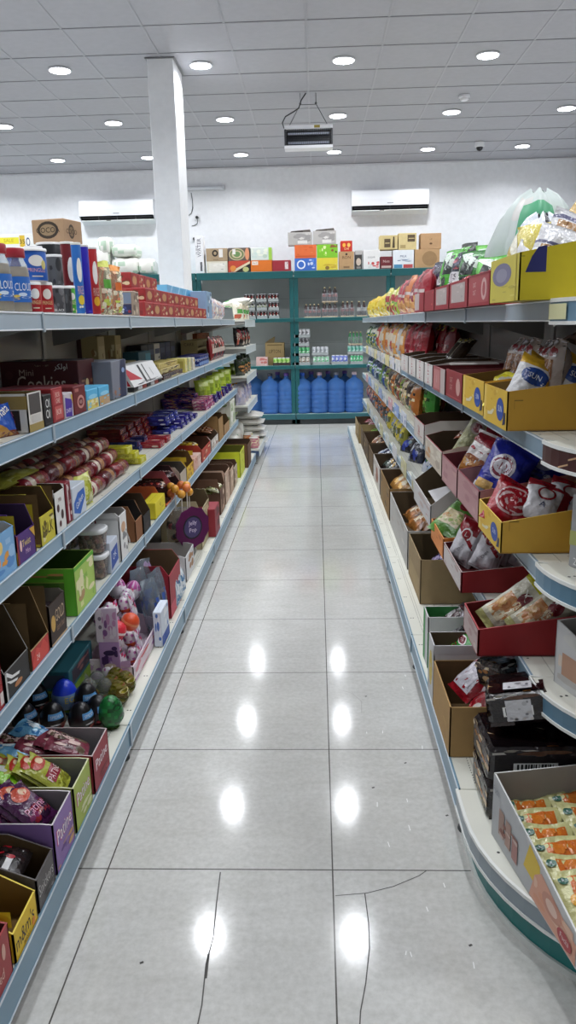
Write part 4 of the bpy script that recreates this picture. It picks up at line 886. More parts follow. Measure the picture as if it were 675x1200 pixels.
for j, (dy, dd) in enumerate(((0, .062), (-.05, .185), (.12, .064), (.07, .19))):
    for k in range(2 if j != 2 else 1):
        put(tp, -1, 3, Yt+dy, 'clear tub of dark dates with white lid, %s of the %s stack' % (('lower', 'upper')[k] if j != 2 else 'only one', ('front near', 'rear near', 'front far', 'rear far')[j]), dd, .0005+.099*k, group='date tubs')
carton(-1, 3, 131, 140, 637, .1, 'blue and white pack between the date tubs and the white carton', 'c4ccd8c', [('p', [(.05, .1), (.95, .25), (.9, .8), (.1, .7)], '2a4ea0c'), ('t', .5, .5, .2, 'OK', 'e8ecf4c', .6, .3)], name='biscuit_pack')
tray(-1, 3, 143, 151, 602, 606, .3, 'white carton printed nilla in maroon on its side, left fourth shelf', 'e4e4e2c', 'b8b4b0c', [('e', .5, .7, .3, .12, 'c8a080c'), ('s', .1, .1, .9, .6, 8, ['3a3a40c', '8a8a8cc', 'c8b8a8c'], 2)], [('t', .62, .74, .24, 'nilla', '7c1c34c', .6), ('r', 0, .85, 1, .9, 'c4c4c2c')], slope=.05, name='display_carton')
for i in range(4): pouch(-1, 3, 0, .1, .09, .04, 'd8d8da', [('s', .1, .1, .9, .9, 0, ['e8e8ea', '5a5a60', 'b8b0a8'], i)], 'white sweet bag heaped past the white nilla carton, %s from the near end' % O(i), Y=Yat(153, -.85, .475)+.085*i, d=.02+.02*(i % 2), rx=-.3, rz=-.2*(i % 2), nu=8, nv=10, seed=i, group='white sweet bags')
tray(-1, 3, 160, 168, 594, 612, .3, 'open brown carton with an orange-brown edge behind the white bags', '8a5a38k', '4a3824k', slope=.1, edge='b0805ak', d=.01)
tray(-1, 3, 169, 177, 586, 606, .26, 'open brown carton with a black front, left fourth shelf', '1f1b1ac', '4a3824k', [('r', .3, .1, .7, .5, '3c3432c')], slope=.15)
carton(-1, 3, 183, 194, 590, .07, 'yellow biscuit box at the shelf edge before the red wafer carton', 'd8c828c', [('t', .5, .6, .25, 'eg', '6a5a10c', .5), ('s', .1, .1, .9, .4, 6, ['e8dc50c', 'a89418c'], 2)], name='biscuit_box')
def bar_tray(xa, xb, py, pf, col, inn, cols, desc, n, spec=(), slope=.2, l=3, s=-1, dep=.3, bcols=('5a1a1c', '8a2a28', '3a1214'), bl=.14, txt=(), d=.004, lean=-1.35):
    Yc, w, h, fh = tray(s, l, xa, xb, py, pf, dep, desc, col, inn, [('s', .05, .08, .95, .92, 10, cols, 3)]+list(spec), slope=slope, d=d)
    return Yc, w, h
def heap(s, l, Yc, w, d0, d1, z, n, desc, base, spec, bw=.075, bh=.12, bt=.03, seed=1, rx=-1.3, text=(), group=None, lift=.012, jit=.25, cross=False, nu=12, nv=14, wheref='from the front'):
    """n packets lying overlapped in a row from front to back inside a carton"""
    p = bag('snack_packet', 'packet', bw, bh, bt, base, spec, seed=seed, text=text, nu=nu, nv=nv); R = random.Random(seed)
    cols_ = max(1, int(w/(bw*1.02)))
    k = 0
    for i in range(n):
        c = i % cols_; r = i//cols_; rows = (n-1)//cols_+1
        y = Yc+((c+.5)/cols_-.5)*(w-.012) if cols_ > 1 else Yc
        dd = d0+(d1-d0)*(r+.15)/max(1, rows)
        put(p, s, l, y, '%s, %s %s' % (desc, ORD[i] if i else 'first', wheref), dd, z+lift*(rows-r)*.35+.004*(i % 2), rx+R.uniform(-.1, .1), 0, R.uniform(-jit, jit), group or desc)
Yc, w, h = bar_tray(195, 204, 570, 592, 'd86a3cc', '4a2a20k', ['e8905cc', 'b8442cc', 'e8d0a8c'], 'wafer display carton with an orange-red front, left fourth shelf', 0)
heap(-1, 3, Yc, w, .02, .28, .07, 8, 'dark red wafer packet in the orange-red carton', '4c1a1c', [('s', .1, .1, .9, .9, 0, ['a83a30', '2a1012', 'd8c0a8'], 2)], bw=.13, bh=.07, seed=3)
Yc, w, h = bar_tray(205, 211.5, 552, 572, 'b05a60c', '3a2022k', ['d8a0a0c', '8a2c38c', 'e8d8d0c'], 'wafer display carton with a pinkish red front, left fourth shelf', 0)
heap(-1, 3, Yc, w, .02, .28, .08, 8, 'near-black wafer packet in the pinkish red carton', '38161a', [('s', .1, .1, .9, .9, 0, ['7a2a30', '180a0c', 'c8a8a0'], 5)], bw=.13, bh=.07, seed=4)
tray(-1, 3, 212, 219, 548, 556, .3, 'grey-beige open carton between the pink and yellow ones', 'b8aa98c', '5a5248k', slope=.1); heap(-1, 3, Yat(213, -.9, .475)+.06, .16, .04, .28, .09, 6, 'brown packet in the grey-beige carton', '5a3a2a', [('s', .1, .1, .9, .9, 0, ['8a5a3a', 'd8c8b0'], 2)], bw=.12, bh=.07, seed=6)
tray(-1, 3, 219.5, 227, 536, 549, .3, 'yellow carton with a brown inside, left fourth shelf', 'dcb428c', '6a4a24k', [('s', .05, .05, .95, .95, 12, ['e8cc4cc', 'b8862cc', '8a5a20c'], 4), ('t', .5, .6, .16, 'WAFER', '8a3018c', .8)], [('r', 0, .8, 1, 1, 'e0bc30c'), ('t', .5, .6, .12, 'WAFER', '8a3018c', .6)], slope=.1)
heap(-1, 3, Yat(223, -.9, .475), .14, .04, .28, .1, 6, 'yellow wafer packet in the yellow carton', 'd0a82c', [('s', .1, .1, .9, .9, 0, ['e8cc50', '8a5a20', 'e8e0b0'], 2)], bw=.12, bh=.07, seed=7)
carton(-1, 3, 228, 232, 538, .26, 'pink-beige box beside the yellow carton, left fourth shelf', 'd0a494c', [('s', .1, .1, .9, .9, 8, ['e0c0b0c', 'b87868c'], 2)], name='biscuit_box')
carton(-1, 3, 232.5, 236, 534, .26, 'pale pink box beside the red carton, left fourth shelf', 'd8b8acc', [('s', .1, .1, .9, .9, 8, ['e8d0c4c', 'b88478c'], 3)], name='biscuit_box')
tray(-1, 3, 237, 247, 522, 528, .28, 'red carton holding brown packets, left fourth shelf', 'b8402cc', '5a3420k', [('s', .1, .1, .9, .9, 10, ['d8583cc', '8a2c20c', 'e8c8a0c'], 4), ('t', .5, .5, .25, 'MOON', 'f0dcc0c', .7)], slope=.1)
heap(-1, 3, Yat(242, -.9, .475), .3, .03, .26, .1, 10, 'brown and cream cake packet in the red carton', '8a5a3c', [('s', .1, .1, .9, .9, 0, ['c8a480', '6a3a24', 'e8dcc8'], 3)], bw=.09, bh=.09, seed=8)
tray(-1, 3, 248, 256, 512, 517, .26, 'white and brown carton of small packets, left fourth shelf', 'c8c0b8c', '5a4632k', [('s', .1, .1, .9, .9, 10, ['e8e4dcc', '8a4a34c', 'a89888c'], 3)], slope=.1)
heap(-1, 3, Yat(252, -.9, .475), .35, .03, .25, .1, 8, 'black and white packet in the white and brown carton', '38302c', [('s', .1, .1, .9, .9, 0, ['d8d4cc', '6a4a3a'], 3)], bw=.1, bh=.09, seed=9)
tray(-1, 3, 257, 262, 488, 492, .28, 'tall kraft carton near the far end, left fourth shelf', 'a07c4ck', '5a4226k', slope=.05)
tray(-1, 3, 263, 269, 491, 499, .26, 'kraft carton with its front torn low, left fourth shelf', 'a8845ak', '604828k', slope=.1)
bars(Yat(262, -.9, .475), Yat(273, -.9, .475), 4, .06, 1, 2, .13, .1, .04, '3a2a5cf', ['6a5a9cf', 'c8c0d8f', '1c1430f'], 'dark purple pack on the far kraft cartons', 'far dark purple packs', l=3) if 0 else None
carton(-1, 3, 271, 276, 471, .2, 'white box with a leafy green print near the far end, left fourth shelf', 'd8d8cac', [('s', .05, .1, .95, .9, 18, ['b8c4a0c', '8aa070c', 'e8e8e0c'], 3)], [('s', .05, .1, .95, .9, 14, ['b8c4a0c', '8aa070c', 'e8e8e0c'], 5)], name='tissue_box')
for i in range(3): pouch(-1, 3, 0, .12, .13, .06, '4a6a2c', [('s', .1, .1, .9, .9, 0, ['8aa840', '2c4418', 'b08a4a', 'c8d890'], i)], 'green leafy packet at the far end, %s of the row, left fourth shelf' % O(i), Y=Yat(277, -.85, .475)+.13*i, d=.03, nu=8, nv=10, seed=i, group='green leafy packets')
# ---- base shelf, left ---------------------------------------------------------
l = 4
def bt(xa, xb, py, pf, dep, *a, **k): return tray(-1, 4, xa, xb, py, pf, dep, *a, **k)
# (front columns are read along the deck edge; Y order near -> far)
bt(-24, 16, 0, 0, .34, 'brick red carton at the near corner of the left base shelf', 'a03c3cc', '5a2020c', [('e', .3, .6, .05, .2, 'd8a090c'), ('e', .55, .45, .04, .14, 'd89888c'), ('e', .8, .65, .05, .16, 'd8a898c'), ('t', .5, .3, .2, 'Roasted', 'e0b8a8c', .5)], slope=.2, h=.13, fh=.115)
heap(-1, 4, sp(-1, 4, -24, 17)[0]+.1, .2, .05, .3, .05, 4, 'crimson packet in the brick red carton', 'a81c34', [('s', .1, .1, .9, .9, 0, ['c83c54', '7a1020'], 2)], bw=.12, bh=.1, seed=2)
Yc, w, h, fh = bt(19, 45, 0, 0, .34, 'yellow chocolate carton printed with large brown letters, left base shelf', 'ddb81cc', '7a5c2ck', [('t', .46, .5, .5, "m&m's", '3a2418c', .78), ('t', .5, .12, .1, 'PEANUT', '6a3c10c', .5), ('e', .8, .2, .07, .14, 'e08a20c'), ('r', 0, .0, 1, .04, 'c8a010c')], [('r', .85, .7, 1, 1, 'e0c020c')], slope=.3, edge='e0c84cc', h=.125, fh=.07)
p = bag('chocolate_packet', 'packet', .1, .11, .035, 'e2c41e', [('r', .1, .1, .9, .2, 'c89a14')], seed=5, text=[('t', .5, .5, .2, "m&m's", '3a2418p', .8)])
for i in range(3): put(p, -1, 4, Yc-.03+.015*i, 'yellow chocolate packet inside the yellow carton, %s from the front' % ['first', 'second', 'third'][i], .03+.07*i, .04+.012*i, -.8, 0, .25, 'yellow chocolate packets')
Yc, w, h, fh = bt(46.5, 65.5, 0, 0, .34, 'dark grey carton with white scribbled lettering, left base shelf', '55504fc', '5a4628k', [('t', .5, .55, .34, 'Snickers', 'b8b4b0c', .85), ('s', .1, .05, .9, .3, 8, ['8a8684c', '35302fc', 'a8a4a0c'], 2)], slope=.3, h=.125, fh=.085)
heap(-1, 4, Yc, w, .04, .3, .06, 7, 'black and red bar in the dark grey carton', '1c1718', [('r', .1, .4, .6, .6, 'e0e0e0'), ('s', .5, .1, .9, .9, 0, ['a8202c', '2a1c1c'], 2)], bw=.13, bh=.08, bt=.03, seed=3)
PT = lambda c: [('t', .52, .62, .3, 'Patine', c, .8), ('t', .52, .62, .27, 'Patine', 'f0e8ecc', .74)]
Yc, w, h, fh = bt(67.5, 88.5, 967, 968, .36, 'purple sweet carton with pink script on its front, left base shelf', '8a6aa8c', '9a9698c', PT('c83a78c')+[('s', .05, .05, .95, .35, 9, ['a884c0c', 'c8b0d0c', '6a4a8cc', 'c89a70c'], 2)], slope=.08, edge='c8c4c4c')
heap(-1, 4, Yc, w, .03, .32, .085, 10, 'purple and red sweet packet in the purple carton', '4a1a48', [('s', .1, .1, .9, .45, 0, ['7a2a5a', '8a2430', '2a0c2c'], 2), ('e', .5, .75, .3, .16, 'c84a30'), ('e', .6, .78, .12, .08, 'e0b490')], bw=.1, bh=.13, bt=.035, seed=4, rx=-.85, text=[('t', .5, .4, .16, 'Patine', 'e0a0c0p', .8)], lift=.005, nu=12, nv=14)
Yc, w, h, fh = bt(90.5, 109, 924, 925, .36, 'lime green sweet carton with pink script on its front, left base shelf', 'a8b850c', '989898c', PT('b83468c')+[('s', .05, .05, .95, .35, 9, ['c8d080c', 'd8dca8c', '8a9a38c'], 2)], slope=.08, edge='d0d4a8c')
heap(-1, 4, Yc, w, .03, .32, .085, 10, 'lime and red sweet packet in the lime green carton', 'a8ac3c', [('s', .1, .05, .9, .3, 0, ['c0c458', '8a8a2c'], 2), ('r', .15, .3, .85, .55, '8c2434'), ('e', .5, .8, .35, .15, 'b83a2c'), ('e', .6, .8, .13, .08, 'e4c49c')], bw=.1, bh=.13, bt=.032, seed=5, rx=-.9, text=[('t', .5, .42, .14, 'PATINE', 'e8c8ccp', .8)], lift=.005, nu=12, nv=14)
p = bag('sweet_packet', 'packet', .1, .12, .03, '8cc820', [('r', .35, .2, .75, .7, 'c8ccc4')], seed=7); put(p, -1, 4, Yc-.03, 'bright lime packet lying across the lime green carton', .16, .158, -1.25, 0, .5)
Yc, w, h, fh = bt(112, 129, 886, 887, .36, 'red sweet carton with white script on its front, left base shelf', '9a2a38c', '9a989ac', PT('d8a0a8c')+[('s', .05, .05, .95, .3, 8, ['b84a54c', '7a1c28c', 'c87a80c'], 2)], slope=.08, edge='b8a8a8c')
heap(-1, 4, Yc, w, .03, .32, .085, 10, 'brown-pink sweet packet in the red carton', '7a3444', [('s', .1, .1, .9, .9, 0, ['a86a70', '4a1c28', 'd8b8b0', '5a4a38'], 2)], bw=.1, bh=.12, bt=.03, seed=6, rx=-1.2, lift=.004)
for i in range(2):
    p = bag('sweet_packet', 'packet', .09, .11, .03, '6aa8d0', [('s', .1, .1, .9, .9, 0, ['8ac4e0', '3a78b0', 'd8e8f0'], i)], seed=8+i); put(p, -1, 4, Yc-.02+.06*i, 'light blue packet lying on the brown-pink ones, %s one' % ('nearer', 'farther')[i], .2-.03*i, .115, -1.3, 0, .6-.9*i, 'light blue packets')
# blue carton behind
p = Proto('display_carton', 'carton', [('display_carton', tray_mb(.3, .2, .17, .14, '3a5a8cc', '6a5a48k', slope=.2))])
bp = bag('sweet_packet', 'packet', .1, .15, .03, '2a6cb4', [('s', .1, .1, .9, .9, 0, ['4a94d0', '1a4a8c', 'b06a4a', 'c8d8e4'], 2)], seed=4)
for i in range(6): put(bp, -1, 4, sp(-1, 4, 80, 107)[0]+.045*i, 'blue sweet packet leaning behind the lime carton, %s from the near end' % O(i), .38, .03+.02*(i % 2), -.35, 0, .4, 'blue packets behind the lime carton')
# black eggs
def egg(name, r, H, paint, lab=None, cat='toy egg', base=None):
    m = MB()
    n, k = 24, 14
    m.grid(lambda i, j: (r*math.sin(PI*j/k)*(1-.13*math.cos(PI*(1-j/k)))*math.cos(2*PI*i/n), r*math.sin(PI*j/k)*(1-.13*math.cos(PI*(1-j/k)))*math.sin(2*PI*i/n), H/2-H/2*math.cos(PI*j/k)), n, k, paint, True, True)
    def S(u, v, o):
        th = u*2*PI-1.5*PI; ph = PI*(.02+.96*v); rr = r*math.sin(ph)*(1-.13*math.cos(PI-ph))+o+.0006
        return Vector((rr*math.cos(th), rr*math.sin(th), H/2-(H/2+o)*math.cos(ph)))
    parts = [(name, m)]
    if lab: m.deco(S, lab, asp=1.6)
    return Proto(name, cat, [('shell', m), ('stand', base)] if base else parts)
EB = egg('surprise_egg', .041, .105, lambda i, j: '16161ap' if j > 4 else ('4a1c20p' if (i*j) % 3 == 0 else '1c1618p'), [('r', .28, .54, .5, .67, '5fa0d8p'), ('t', .39, .6, .06, 'SPIDER', 'd8e8f4p', .18), ('s', .2, .2, .6, .45, 10, ['a83038p', 'c8ccd0p', '2a2c34p', '8a5a50p'], 3)])
G = 'black surprise eggs'
for i, (px, Y, z, lb) in enumerate(((29, 2.285, 0, 'in the front row, farthest from the aisle'), (62, 2.285, 0, 'in the front row, in the middle'), (95, 2.285, 0, 'in the front row, nearest the aisle'), (44, 2.385, .02, 'in the rear row beside the blue egg'), (102, 2.38, .02, 'in the rear row behind the front middle eggs'), (115, 2.335, .0, 'touching the green egg'))):
    d = -Xat(px, Y, .17)-.637
    put(EB, -1, 4, Y, 'shiny black surprise egg with blue label %s' % lb, d, z+.0005, rz=random.Random(i).uniform(-.3, .3), group=G)
EU = egg('surprise_egg', .043, .11, lambda i, j: '1f3fd0p' if j > 7 else '7a9ac4p', [('t', .4, .47, .12, 'EGG', 'd8c84cp', .3), ('s', .25, .1, .6, .35, 8, ['a8c0dcp', '5a80b8p', 'd8e4f0p'], 2)])
for i, (px, Y, z) in enumerate(((76, 2.38, .03), (66, 2.47, .03))): put(EU, -1, 4, Y, 'bright blue surprise egg, %s one, behind the black eggs' % ('nearer the aisle', 'farther from the aisle')[i], -Xat(px, Y, .2)-.637, z+.0005, group='blue surprise eggs')
st = MB(); st.lathe([(.026, 0, '7aa860t'), (.02, .012, '7aa860t'), (.022, .05, '8ab870t')], 18)
e2 = egg('surprise_egg', .042, .11, lambda i, j: ['1f6a34p', '2a8a44p', '164a24p'][(i//2+j) % 3 if (i*j) % 4 == 0 else 0], [('s', .2, .2, .7, .8, 8, ['3aa858p', '12401fp', '6ab87ap'], 2)], base=st)
put(e2, -1, 4, Yat(127, -.697, .2), 'glossy green surprise egg in a clear holder at the shelf edge', .055, .03) if False else put(e2, -1, 4, 2.32, 'glossy green surprise egg in a clear holder at the shelf edge', -Xat(130, 2.32, .17)-.637, .0005)
EG = egg('toy_capsule', .036, .09, lambda i, j: ['b8b04ct', '8a8a2at', 'c8b878t'][(i//3+j) % 3], [('s', .1, .15, .9, .8, 12, ['a89a30p', '6a7a20p', 'd8c890p', '8a4a30p'], 2)])
for i, (px, Y) in enumerate(((139, 2.47), (147, 2.55), (130, 2.52), (136, 2.58))): put(EG, -1, 4, Y, 'clear capsule with a gold-green toy, %s one beside the green egg' % ('front near', 'front far', 'rear near', 'rear far')[i], -Xat(px, Y, .17)-.637, .0005, group='gold-green toy capsules')
EC = egg('toy_capsule', .034, .085, lambda i, j: ['d0d4d0t', 'b8c0b8t', 'a8b4a0p'][(i//4+j) % 3 if j < 8 else 0], [('s', .1, .1, .9, .6, 8, ['9aa848p', 'b8b0a8p', 'd87a50p'], 3)])
for i in range(5): put(EC, -1, 4, 2.50+.06*(i % 2), 'clear toy capsule behind the black eggs, %s from the aisle' % (['nearest']+ORD[1:])[4-i], -Xat(84+10*i, 2.50+.06*(i % 2), .17)-.637, .001, group='clear toy capsules')
# teal toy box
carton(-1, 4, 85, 111, 0, .1, 'teal toy box with a green panel standing behind the capsules, left base shelf', '23606cc', [('r', .12, .62, .85, .92, '3a3240c'), ('s', .15, .64, .82, .9, 8, ['5a4048c', '8a5a5ac', '2a4a58c'], 2), ('r', .12, .06, .9, .56, '7a9a34c'), ('s', .2, .05, .8, .3, 6, ['6a2028c', '4a1418c'], 3), ('t', .5, .52, .08, 'TOYS', '2a3a48c', .4)], [('r', .12, .62, .85, .92, '3a4a5ac'), ('r', .12, .06, .9, .56, '7a9a34c'), ('e', .5, .2, .3, .14, '6a2028c'), ('t', .5, .45, .1, 'TOYS', '24323cc', .5)], name='toy_box', d=.21, h=.16)
# ---- egg display: lilac tray with card back, egg triples
Y0_, Y1_ = 2.625, 3.11; w = Y1_-Y0_
b = tray_mb(w, .17, .10, .07, 'e0d0d8c', 'c8b8c4c', [('s', .02, .05, .98, .95, 18, ['d88a9ac', 'f0e8ecc', 'c84a4ac', 'b888b8c'], 2)], [('s', .05, .05, .95, .95, 14, ['c8a0c8c', 'e8d8e8c', '9a6aa8c'], 3)], slope=.6)
sd = MB(); sd.box(-w/2-.004, .045, 0, -w/2-.0005, .12, .17, 'b890c0c'); sd.deco(plane((-w/2-.0045, .12, 0), (0, -.075, 0), (0, 0, .17)), [('s', .1, .05, .9, .9, 16, ['d0b0d8c', '8a5aa0c', '4a2a60c', 'e8d0d8c'], 4), ('e', .5, .75, .3, .06, '3a2450c'), ('e', .5, .45, .3, .06, 'e0c8b8c')], asp=.5)
cb = MB(); cb.box(-w/2-.004, .045, .1705, -w/2+.0, .125, .30, 'd8c0d4c'); cb.deco(plane((-w/2-.0045, .125, .1705), (0, -.08, 0), (0, 0, .129)), [('p', [(.0, .0), (.0, .9), (.3, 1), (.36, .6), (.3, 0)], 'e8dce4c'), ('s', .3, .1, .95, .9, 14, ['c890b8c', 'e8d8e4c', '8a5a90c'], 3), ('e', .2, .7, .08, .06, '8a7a88c'), ('e', .2, .45, .08, .06, '8a7a88c')], asp=.5)
put(Proto('egg_display', 'display', [('tray', b), ('side_panel', sd), ('header_card', cb)]), -1, 4, (Y0_+Y1_)/2, 'lilac cardboard display holding packs of chocolate eggs, left base shelf', .05)
def egg3():
    m = MB(); n, k = 14, 10
    for q in range(3):
        cx = (q-1)*.05; R = random.Random(q)
        m.grid(lambda i, j: (cx+.027*math.sin(PI*j/k)*math.cos(2*PI*i/n), .027+.027*math.sin(PI*j/k)*math.sin(2*PI*i/n), .036-.036*math.cos(PI*j/k)), n, k, lambda i, j: ('e8e4e8p' if j > 6 else ('c83a9ap' if (i+q) % 4 == 0 and j > 5 else ('e0dce4p' if j > 3 else 'd8562ap'))) if (i*3+j+q) % 5 else 'b86aa8p', True, True)
    m.grid(lambda i, j: (-.077+.154*i/8, .002+.0, .07-.05*j/4), 8, 4, lambda i, j: ['f0ecf0f', 'e4e0e8f', 'd8386cf', 'e8e4e8f', 'd0a0c8f'][(i*2+j*3) % 5], False)
    return Proto('chocolate_egg_pack', 'egg pack', [('chocolate_egg_pack', m)])
E3 = egg3(); G = 'three-egg chocolate packs'
for i in range(4):
    for j in range(2):
        put(E3, -1, 4, (Y0_+Y1_)/2+.03*i-.17*j-.02, 'white, pink and orange three-egg chocolate pack, %s in the %s stack' % (('lowest', 'second from bottom', 'third from bottom', 'topmost')[i], ('far', 'near')[j]), (.065+.014*i+.04*j), .012+.058*i, -.2, 0, .12-.2*j, G)
ES = egg('chocolate_egg', .036, .09, lambda i, j: 'e4dfe6p' if j < 8 else ('c052a0p' if (i % 3) else 'e0b8d8p'), [('s', .1, .2, .9, .7, 12, ['6a5a80p', 'c890b8p', 'f4f0f4p', '3a3a5ap'], 2)])
for i, (px, py, d) in enumerate(((134, 688, .19), (147, 690, .17), (152, 672, .22))):
    Y = Yat(px, -(.637+d), .5); put(ES, -1, 4, Y, 'white and pink chocolate egg on top of the lilac display, %s' % ('nearest the card', 'in the middle', 'highest one')[i], d, Zat(py+14, -(.637+d), Y)-.125, .3*i, .2, 0, 'loose chocolate eggs')
def ballp(c1, c2): 
    m = MB(); m.ball(0, 0, .036, .036, c1, 18, 12, paint=lambda i, j: c2 if 6 <= j <= 6 else c1); return Proto('toy_ball', 'ball', [('toy_ball', m)])
for px, py, d, c1, c2, lb in ((162, 703, .17, '1f3fc8p', '3a60e0p', 'shiny blue ball lying on the lilac display'), (145, 725, .10, 'd8502ap', 'e88a5ap', 'orange ball lying on the egg packs of the lilac display'), (129, 735, .13, 'd83040p', 'f0d8d8p', 'red-orange ball half hidden behind the side of the lilac display')):
    Y = Yat(px, -(.637+d), .42); put(ballp(c1, c2), -1, 4, Y, lb, d, Zat(py+13, -(.637+d), Y)-.125, .5)
for i in range(4):
    pouch(-1, 4, 0, .1, .24, .07, 'b8c4d0', [('s', .1, .1, .9, .9, 0, ['8aa8c8p', 'd8e0e8p', '3a5aa8p', 'e8ecf0p', 'a8b8c4p'], i)][:1] and [('s', .1, .1, .9, .7, 0, ['8aa8c8t', 'd8e0e8t', '3a5aa8p', 'e8ecf0t'], i)], 'clear bag of blue and white toys, %s past the lilac display' % O(i), Y=Yat(180, -.7, .3)+.06*i, d=.035+.06*(i % 2), z=.012+.03*(i % 2), rx=-.1, rz=-.4, fin='t', nu=10, nv=12, seed=i, group='clear bags of blue toys')
carton(-1, 4, 191, 199, 718, .035, 'small blue and white upright box in front of the red carton, left base shelf', 'd0d8e4c', [('r', .0, .0, 1, .3, '2a4ea0c'), ('s', .1, .3, .9, .95, 8, ['4a70b8c', 'e8ecf2c', 'a8b8d0c'], 2)], [('s', .1, .1, .9, .95, 8, ['4a70b8c', 'e8ecf2c'], 3)], name='toy_box', d=.01)
tray(-1, 4, 201, 213, 664, 676, .34, 'large open red carton with a white emblem, left base shelf', 'a02030c', '6a5238k', [('r', .0, .0, 1, .3, 'c8485ac')], [('r', .7, .55, .84, .85, 'd8a0a8c'), ('t', .77, .7, .16, 'KIT', 'a02030c', .12), ('p', [(.3, .88), (.45, 1), (.55, .88)], 'd04050c')], slope=.1, d=.032)
for i in range(3): pouch(-1, 4, 0, .08, .16, .05, 'a8bccc', [('s', .1, .1, .9, .9, 0, ['d8e4ec', '5a84ac', 'e8eef2'], i)], 'pale blue packet at the shelf edge past the red carton, %s one' % ('nearest', 'second', 'farthest')[i], Y=Yat(213, -.65, .125)+.075*i, d=.012, nu=8, nv=10, seed=i, group='pale blue packets')
tray(-1, 4, 219, 228, 640, 652, .3, 'white carton with a brown bear on it and its grey lid open, left base shelf', 'd8d8dac', 'a8a4a0c', [('s', .1, .1, .9, .9, 10, ['e8e8e8c', 'a87a50c', 'b8c0ccc'], 2)], [('e', .45, .5, .12, .22, '9a6a44c'), ('e', .39, .74, .04, .08, '9a6a44c'), ('e', .51, .74, .04, .08, '9a6a44c'), ('r', .08, .6, .2, .85, '6a7288c'), ('s', .6, .2, .95, .8, 8, ['8a6a58c', 'b8c4d0c'], 3)], slope=.1, h=.14, fh=.13, d=.045)
fp = MB(); fp.slab([(-.13, 0, 0), (.13, 0, 0), (.13, .002, .12), (-.13, .002, .12)], (0, .003, 0), 'b8b8bac', 'a8a4a0c', 'b8b8bac')
heap(-1, 4, Yat(205, -.9, .3), .25, .17, .4, .1, 6, 'blue and white sweet packet deep behind the red carton', '5a6a9a', [('s', .1, .1, .9, .9, 0, ['8aa0c8', '2a3a6a', 'd8dce8'], 2)], bw=.1, bh=.1, seed=5)
# lollipop display
Yl = 4.17
b = MB(); b.lathe([(.05, 0, 'b8b4b0t'), (.075, .05, 'c8c4c0t'), (.085, .2, 'c8c4c0t'), (.07, .27, 'c8c4c0t'), (.05, .30, 'c8c4c0t')], 20)
sg = MB(); n = 20
sg.poly([(.11*(1+.08*(i % 2))*math.cos(2*PI*i/n), -.1, .21+.11*(1+.08*(i % 2))*math.sin(2*PI*i/n)) for i in range(n)], '7c2468p')
sg.slab([(.11*(1+.08*(i % 2))*math.cos(2*PI*i/n), -.1, .21+.11*(1+.08*(i % 2))*math.sin(2*PI*i/n)) for i in range(n)], (0, .004, 0), '7c2468p', '5a1a4cp', '5a1a4cp')
sg.deco(plane((-.11, -.1, .1), (.22, 0, 0), (0, 0, .22)), [('e', .5, .5, .3, .3, '1f1820p'), ('e', .5, .5, .26, .26, '4a3c6ap'), ('t', .5, .6, .14, 'Jelly', 'e8d8f0p', .4), ('t', .5, .42, .14, 'Pop', 'e8d8f0p', .4)])
fl = MB(); R = random.Random(3)
for i in range(26):
    a = R.uniform(0, 6.28); r_ = R.uniform(0, .06); fl.ball(r_*math.cos(a), r_*math.sin(a), .03+R.uniform(0, .2), .016, R.choice(['b82430p', '8a1c28p', 'd86a3ap', '4a3a20p', 'c8a890p', '3a2a24p']), 8, 6)
parts = [('bag', b), ('sign', sg), ('filling', fl)]
put(Proto('lollipop_display', 'display', [('bag', b), ('sign', sg), ('filling', fl)]), -1, 4, Yl, 'clear lollipop display bag with a round purple sign, left base shelf', .125, .0005, rz=-.75)
lp = MB(); lp.lathe([(.0025, 0, 'e8e4dcp'), (.0025, .1, 'e8e4dcp')], 6); hd = MB(); hd.ball(0, 0, .122, .024, 'e0a03cp', 12, 8)
hd2 = MB(); hd2.ball(0, 0, .122, .024, 'd87a44p', 12, 8)
for i in range(9):
    pr = Proto('lollipop', 'lollipop', [('stick', lp), ('head', (hd, hd2)[i % 3 == 0])])
    a = 2*PI*i/9; put(pr, -1, 4, Yl+.055*math.cos(a), 'orange-yellow lollipop standing in the clear display, %s around from the near side' % (['first']+ORD[1:])[i], .125+.05*math.sin(a), .301-.03*(i % 2), group='lollipops')
tray(-1, 4, 237, 246.5, 588, 600, .24, 'olive carton full of green packets past the lollipops, left base shelf', 'a89a78c', '5a4a30k', [('s', .05, .05, .95, .95, 16, ['b8ac88c', '8a7a50c', '6a7a3cc', 'c8b890c'], 2)], slope=.1, d=.05)
heap(-1, 4, Yat(246, -.75, .35), .3, .03, .22, .17, 8, 'olive green sweet packet in the olive carton', '6a6a3a', [('s', .1, .1, .9, .9, 0, ['a8a870', '3a3a20', 'd8d0b0'], 2)], bw=.1, bh=.09, seed=6)
carton(-1, 4, 253, 258, 597, .2, 'dark red box between the olive and kraft cartons, left base shelf', '8a2430c', [('s', .05, .05, .95, .95, 10, ['b84a54c', '5a1018c', 'd8a8a0c'], 2)], name='biscuit_box')
for i, (a, b_, py, pf, c) in enumerate(((259, 264, 562, 575, '6a4a38k'), (265, 270, 552, 556, 'c8a890c'), (270.5, 274.5, 548, 552, 'b89a80c'), (275, 278.5, 544, 549, 'c0b098c'))):
    tray(-1, 4, a, b_, py, pf, .34, 'open brown carton, %s of four in a row past the dark red box' % ('first', 'second', 'third', 'fourth')[i], c, '5a3e2ak', [('s', .05, .05, .95, .95, 8, ['a8846ac', 'd8c0a8c', '8a6448c'], i)], slope=.05, d=.04, group='kraft cartons far on the left base shelf')
